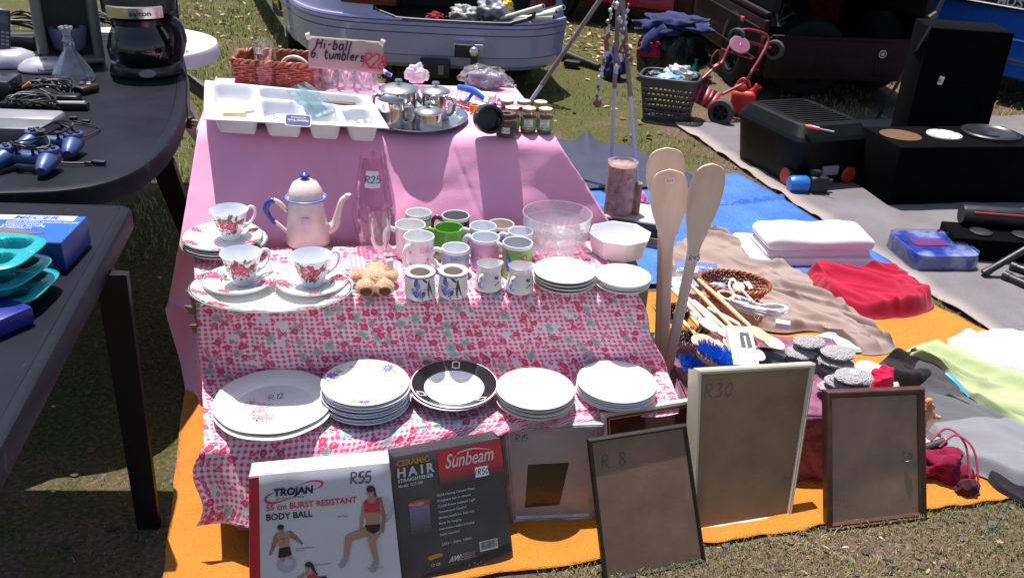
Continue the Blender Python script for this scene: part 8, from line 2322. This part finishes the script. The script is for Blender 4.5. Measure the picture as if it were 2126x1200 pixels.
twheel(L(1530, 76, .26), 17 * mpp(wl_), R(60), .045); twheel(L(1608, 104, .28), 20 * mpp(wl_), R(60), .045)
q = P(1538, 240, 0)
t_ = thing('jerry_can', 'bright red plastic fuel can behind the trolley wheel', 'fuel can', (q.x, q.y, 0), R(-20))
rc = M('can_red', (.56, .035, .02), .4, coat=.15)
mb = MB(); mb.box(.16, .10, .17, 0, T(0, 0, 0), .035, 4); mb.box(.09, .07, .06, 0, T(-.02, 0, .15, ry=-18), .03, 3); mb.build('can_body', rc, t_, ang=50)
mb = MB(); mb.tube([(.03, 0, .16), (.06, 0, .175), (.075, 0, .20)], [.022, .018, .018], 14); mb.lathe([(.018, -.006), (.024, -.004), (.024, .01), (.016, .012)], 20, 0, T(.078, 0, .20, ry=30)); mb.build('spout', rc, t_)
mb = MB(); mb.tube([(-.06, 0, .19), (-.03, 0, .235), (.01, 0, .23), (.03, 0, .19)], .009, 8, smooth=5); mb.build('handle', rc, t_)
q = P(1438, 182, 0); lathe_glass('bottle', 'dark green glass bottle standing behind the laundry basket', 'bottle', Vector((q.x, q.y, 0)), [(.034, 0), (.036, .006), (.036, .11), (.028, .14), (.014, .165), (.0125, .19), (.0145, .195), (.0145, .205)], .003, M('green_glass', (.006, .10, .045), .12, coat=.6), 28)
q = P(1395, 175, 0); navy = fabric('denim_navy', (.022, .032, .11), .25, 150, .5)
bagm = M('bin_bag', (.008, .008, .010), .3, bump=.6, bs=30, bd=.02)
o = softbag('rubbish_bag', 'large black plastic bag bulging behind the laundry basket', 'bag', Vector((q.x, q.y + .22, .16)), (.26, .22, .24), bagm, .22, 2.2, 1.5)
o = softbag('jacket', 'navy blue jacket thrown over the large black bag', 'jacket', Vector((q.x - .0, q.y + .24, .385)), (.27, .2, .075), navy, .5, 2.0, 4.2, tail=([(-.15, -.1, .0), (-.26, -.14, -.08), (-.30, -.16, -.16)], [.05, .05, .04]), rz=R(20), flatb=False)
o = softbag('red_bundle', 'crimson cloth poking out between the navy jacket and black bag', 'cloth', Vector((q.x - .19, q.y + .02, .24)), (.08, .05, .07), fabric('crimson', (.34, .01, .05), .15), .5, 2.0, 6., rz=R(-30))
q = P(1275, 168, 0)
o = softbag('trousers', 'navy trousers in a heap left of the black bag', 'trousers', Vector((q.x, q.y + .05, .10)), (.085, .10, .12), navy, .55, 2.3, 9.)
mb = MB(); a, b_ = P(1168, 112, .05), P(1245, 140, .03)
mb.tube([a, a.lerp(b_, .35), a.lerp(b_, .7), b_], [.045, .035, .028, .026], 12); c_ = P(1188, 134, .03); mb.box(.12, .08, .05, 0, T(c_.x, c_.y, .01, rz=-20), .012); mb.box(.05, .012, .012, 1, T(c_.x + .03, c_.y - .035, .045, rz=-20), .003)
tag(mb.build('vacuum_nozzle', [black_pl, M('tool_blue', (0, 0, 0))]), 'black vacuum cleaner nozzle with a blue mark lying on the grass', 'vacuum nozzle')
A_, B_, C_ = P(1514, 322, .012), P(1641, 393, .012), P(1768, 364, .012)
xv = (B_ - A_); lenA = xv.length; wB = (C_ - B_).length
yv = Vector((-xv.y, xv.x, 0)).normalized()
if yv.dot(C_ - B_) < 0: yv = -yv
o_ = (A_ + B_) / 2 + yv * wB * .46
t_ = thing('tool_chest', 'wheeled black plastic tool chest with a ribbed lid', 'tool chest', o_, math.atan2(xv.y, xv.x))
LX, LY = lenA, wB * .92
chm = M('chest_black', (.003, .003, .0035), .5, spec=.18, var=.2, bump=.1, bs=300)
mb = MB(); lp = rrect(.5, .5, .05, 9)
def tub(u, v): p = lp(u); k = .9 + .1 * v; return (p.x * LX * k, p.y * LY * k, .23 * v)
mb.grid(tub, 80, 6); mb.poly([tub(i / 40, 0) for i in range(40)]); mb.build('tub', chm, t_)
mb = MB(); rg = [(1.03, .225), (1.04, .245), (1.0, .265), (.86, .315), (.80, .322), (.0, .322)]
for (k0, z0), (k1, z1) in zip(rg, rg[1:]): mb.grid(lambda u, v: (lp(u).x * LX * lerp(k0, k1, v), lp(u).y * LY * lerp(k0, k1, v), lerp(z0, z1, v)), 80, 1)
for i in range(12): mb.box(.012, LY * .62, .008, 0, T(-LX * .34 + i * LX * .062, 0, .320), .003)
ldc = mb.build('lid', chm, t_)
for sy_ in (-1, 1):
 mb = MB(); mb.lathe([(0, .012), (.038, .012), (.045, .006), (.045, -.02), (0, -.02)], 28, mats=[1, 1, 0, 0], Mx=T(LX * .38 if sy_ < 0 else LX * .47, -LY * .47 if sy_ < 0 else LY * .30, .045, rx=90 if sy_ < 0 else 0, ry=0 if sy_ < 0 else 90)); mb.build('wheel', [tyre_m, M('hub_red', (.45, .05, .02), .4)], t_)
mb = MB(); mb.box(.02, .10, .05, 0, T(LX * .5, 0, .06), .006); mb.build('latch', M('grey_pl', (0, 0, 0)), t_)
q = P(1695, 264, .328)
mb = MB(); a, b_ = P(1672, 262, .335), P(1732, 274, .335); m_ = a.lerp(b_, .5)
mb.tube([a, a.lerp(m_, .3), m_], [.008, .011, .009], 10, 0); mb.tube([m_, b_], .0035, 8, 1); tag(mb.build('screwdriver', [M('handle_red', (.62, .06, .02), .3, coat=.4), steel]), 'red handled screwdriver lying on the ribbed chest lid', 'screwdriver')
q = P(1665, 400, .012)
mb = MB(); mb.lathe([(0, -.05), (.036, -.048), (.044, -.03), (.044, .04), (.038, .05), (0, .05)], 28, 0, T(-.03, 0, .045, ry=90, rz=0)); mb.box(.10, .07, .085, 1, T(.075, 0, .005), .015); mb.tube([(.12, 0, .06), (.15, 0, .062)], .012, 10, 1); mb.box(.05, .05, .03, 1, T(.06, .02, .085), .004)
tag(mb.build('work_lamp', [M('lamp_blue', (.02, .15, .52), .35, coat=.3), black_pl], loc=q, rot=(0, 0, R(8))), 'blue and black round work lamp in front of the tool chest', 'work lamp')
ebx = M('speaker_carpet', (.0018, .0018, .002), .9, var=.25, bump=.3, bs=350, spec=.06)
A_, B_, C_ = P(1763, 388, .012), P(1842, 427, .012), P(2112, 422, .012)
xv = (C_ - B_); lenX = xv.length * 1.12; dep = .36; ang = math.atan2(xv.y, xv.x); yv = Vector((-math.sin(ang), math.cos(ang), 0))
o_ = B_ + xv.normalized() * lenX / 2 + yv * dep / 2
t_ = thing('speaker_box', 'long black speaker enclosure lying down with three round openings on top', 'speaker', o_, ang)
mb = MB(); mb.box(lenX, dep, .30, 0, None, .008); mb.build('enclosure', ebx, t_)
for k, (x, r_, mm) in enumerate(((-.36, .105, 0), (-.06, .085, 1), (.26, .14, 2))):
 x *= lenX
 mb = MB()
 if mm == 0: mb.lathe([(r_ * 1.03, .302), (r_ * 1.0, .304), (r_ * .97, .3015)], 44, 0, T(x, .02, 0)); mb.lathe([(0, .3018), (r_ * .98, .3016)], 44, 1, T(x, .02, 0)); mb.build('opening', [ebx, M('chipboard', (.10, .045, .018), .8, var=.4, ns=60)], t_)
 if mm == 1:
  mb.lathe([(0, .306), (r_, .306), (r_ * 1.02, .300)], 44, 0, T(x, .02, 0))
  for a in range(6): mb.lathe([(0, .309), (.005, .308), (.005, .305)], 10, 1, T(x + r_ * .9 * math.cos(a * 1.05 + .3), .02 + r_ * .9 * math.sin(a * 1.05 + .3), 0))
  mb.build('white_disc', [M('disc_white', (.62, .62, .60), .6), black_pl], t_)
 if mm == 2: mb.lathe([(r_ * 1.03, .300), (r_ * 1.03, .315), (r_ * .97, .320), (r_ * .90, .312), (r_ * .85, .309), (r_ * .35, .303), (r_ * .33, .309), (0, .314)], 52, 0, T(x, .02, 0)); mb.build('speaker_cone', M('cone_black', (.006, .006, .008), .4, coat=.15), t_)
bq = PY(1968, 200, 5.05); bq = Vector((bq.x + .02, 5.12, 0))
t_ = thing('speaker_tower', 'tall black loudspeaker standing behind the long speaker enclosure', 'speaker', bq, R(-6))
th_ = PY(1960, 62, bq.y - .18).z
mb = MB(); mb.box(.43, .30, th_, 0, None, .01); mb.build('enclosure', ebx, t_)
mb = MB(); Mx = T(0, -.151, .33, rx=90); mb.lathe([(.17, 0), (.17, .010), (.155, .014), (.15, .006), (.05, -.02), (.045, -.006), (0, .0)], 44, 0, Mx); mb.build('speaker_cone', ebx, t_)
mb = MB(); mb.box(.026, .002, .045, 0, T(-.10, -.152, th_ * .62, ry=10)); mb.text('8', .03, 1, T(-.108, -.1545, th_ * .62 + .01, rx=90)); mb.build('sticker', [paper, ink_black], t_)
mb = MB(); mb.tube([P(1822, 245, 0), PY(1935, 50, bq.y - .25), PY(1975, -40, bq.y - .25)], .011, 8); mb.tube([PY(1930, 40, bq.y - .25), PY(1945, 30, bq.y - .25)], .02, 8)
tag(mb.build('stand_pole', M('pole_dark', (.05, .05, .048), .4, .4)), 'thin dark metal pole leaning beside the tall loudspeaker', 'pole')
A_, B_, C_ = P(1835, 524, .012), P(1896, 566, .012), P(2040, 566, .012)
xv = (C_ - B_); ang = math.atan2(xv.y, xv.x); w_, d_ = xv.length, .30
o_ = B_ + xv.normalized() * w_ / 2 + Vector((-math.sin(ang), math.cos(ang), 0)) * d_ / 2
t_ = thing('blister_pack', 'clear blister pack with blue and purple card lying on the grey carpet', 'package', o_, ang)
mb = MB(); lp = rrect(w_ / 2, d_ / 2, .02, 7); mb.prism([tuple(lp(i / 48)) for i in range(48)], .002, .004); mb.build('backing_card', film('blister_edge', (.4, .42, .5), .3, .1), t_)
m, t, b = _new('blister_print'); f = nz(t, 9, 3)
t.links.new(ramp(t, f, [(.3, (.015, .02, .16)), (.5, (.04, .08, .40)), (.62, (.30, .36, .62)), (.72, (.06, .06, .30))]), b.inputs['Base Color']); b.inputs['Roughness'].default_value = .15; b.inputs['Coat Weight'].default_value = .6
mb = MB(); mb.prism([tuple(lp(i / 48) * .93) for i in range(48)], .004, .07); mb.build('printed_card', m, t_, ang=30)
mb = MB(); mb.prism([(p.x * .5 - .02, p.y * .28 + .01) for p in [lp(i / 40) for i in range(40)]], .07, .073); mb.build('purple_panel', M('panel_purple', (.20, .06, .20), .2, coat=.5), t_)
mb = MB()
for k in range(4): mb.text('extra long reach cutting set', .011, 0, T(.0, -.06 - .014 * k, .0712))
mb.build('lettering', M('box_greyprint', (0, 0, 0)), t_)
mb = MB(); mb.grid(lambda u, v: tuple(lp(u) * lerp(.97, .95, v)) + (lerp(.004, .078, v),), 96, 2); mb.grid(lambda u, v: tuple(lp(u) * .95 * (1 - v)) + (.078,), 96, 2)
for k in range(2): mb.lathe([(.02, .076), (.026, .088), (0, .092)], 24, 0, T(.10 - .02 * k, .09 - .14 * k, 0), sx=1.6)
mb.build('bubble', glass('bubble', (.93, .94, .97), .07, .6), t_)
q = P(2050, 535, .012); q.y += .05
t_ = thing('amplifier', 'low black amplifier box with round knobs on top at the right edge', 'amplifier', (q.x + .04, q.y, .012), R(-4))
mb = MB(); mb.box(.42, .20, .10, 0, None, .006); mb.build('case', ebx, t_)
for x in (-.08, .10):
 mb = MB(); mb.lathe([(.045, .10), (.047, .108), (.03, .114), (0, .112)], 28, 0, T(x, -.02, 0)); mb.build('knob', black_pl, t_)
mb = MB(); mb.lathe([(0, -.16), (.042, -.16), (.044, -.15), (.044, .15), (.042, .16), (0, .16)], 28, 0, T(.02, .06, .145, ry=90)); mb.box(.24, .008, .008, 1, T(.02, .022, .165), .002)
tag(mb.build('tube_case', [black_pl, M('stripe_red', (.42, .02, .03), .4)], loc=(q.x + .04, q.y + .02, .012), rot=(0, 0, R(-4))), 'black cylinder with a thin red stripe lying on the amplifier', 'cylinder')
for (a, b_, r_, lab) in (((2042, 568), (2150, 505), .018, 'black tube leaning up to the right beside the blister pack'), ((2085, 572), (2190, 618), .022, 'thick black tube lying at the right edge, the lower of two'), ((2100, 552), (2200, 588), .020, 'thick black tube lying at the right edge, the upper of two')):
 p, q3 = P(*a, .03), P(*b_, .03 if b_[1] > 540 else .16); mb = MB(); d = q3 - p; mb.tube([p, p + d * .12, p + d * .125, q3], [r_, r_, r_ * .85, r_ * .85], 14); tag(mb.build('black_tube', black_pl), lab, 'tube')
for i, (x0, y0, x1, y1) in enumerate(((1040, 40, 1128, 14), (1100, 38, 1170, 16), (1050, 48, 1155, 26), (1055, 38, 1150, 37))):
 yy = 6.25; a, b_ = PY(x0, y0, yy), PY(x1, y1, yy - .22)
 mb = MB(); d = b_ - a; mb.tube([a - d * .6, b_], .0165, 14, 0); mb.tube([b_ - d * .01, b_ + d * .001], .012, 12, 1)
 tag(mb.build('plastic_pipe', [M('pipe_white', (.70, .68, .66), .4, var=.05), dark_void]), ('thickest white plastic pipe sticking out of the lilac car boot', 'white plastic pipe reaching furthest right out of the boot', 'white plastic pipe in the middle of the bundle in the boot', 'lowest white plastic pipe resting on the boot sill')[i], 'pipe', 'white pipes in the open boot')
for (x, y, rad, mm, lab, nm) in ((965, 30, (.10, .08, .06), film('bag_milky', (.42, .41, .38), .85, .3), 'milky plastic bag in the open boot of the lilac car', 'plastic_bag'), (1025, 22, (.12, .08, .08), M('bag_print', (.30, .30, .34), .4, var=.6, ns=12), 'grey patterned carrier bag beside the white pipes', 'carrier_bag'), (1048, 12, (.05, .05, .05), M('bag_yellow', (.62, .42, .02), .5), 'small yellow bag behind the white pipes', 'bag'), (1045, 36, (.06, .05, .04), M('bag_navy', (.02, .03, .16), .5), 'dark blue bag under the white pipes', 'bag'), (905, 36, (.06, .06, .03), fabric('boot_red', (.22, .01, .02), .1), 'dark red cloth at the left of the open boot', 'cloth')):
 softbag(nm, lab, 'bag' if 'cloth' not in nm else 'cloth', PY(x, y, 6.30), rad, mm, .45, 2.3, x * .01, flatb=False)
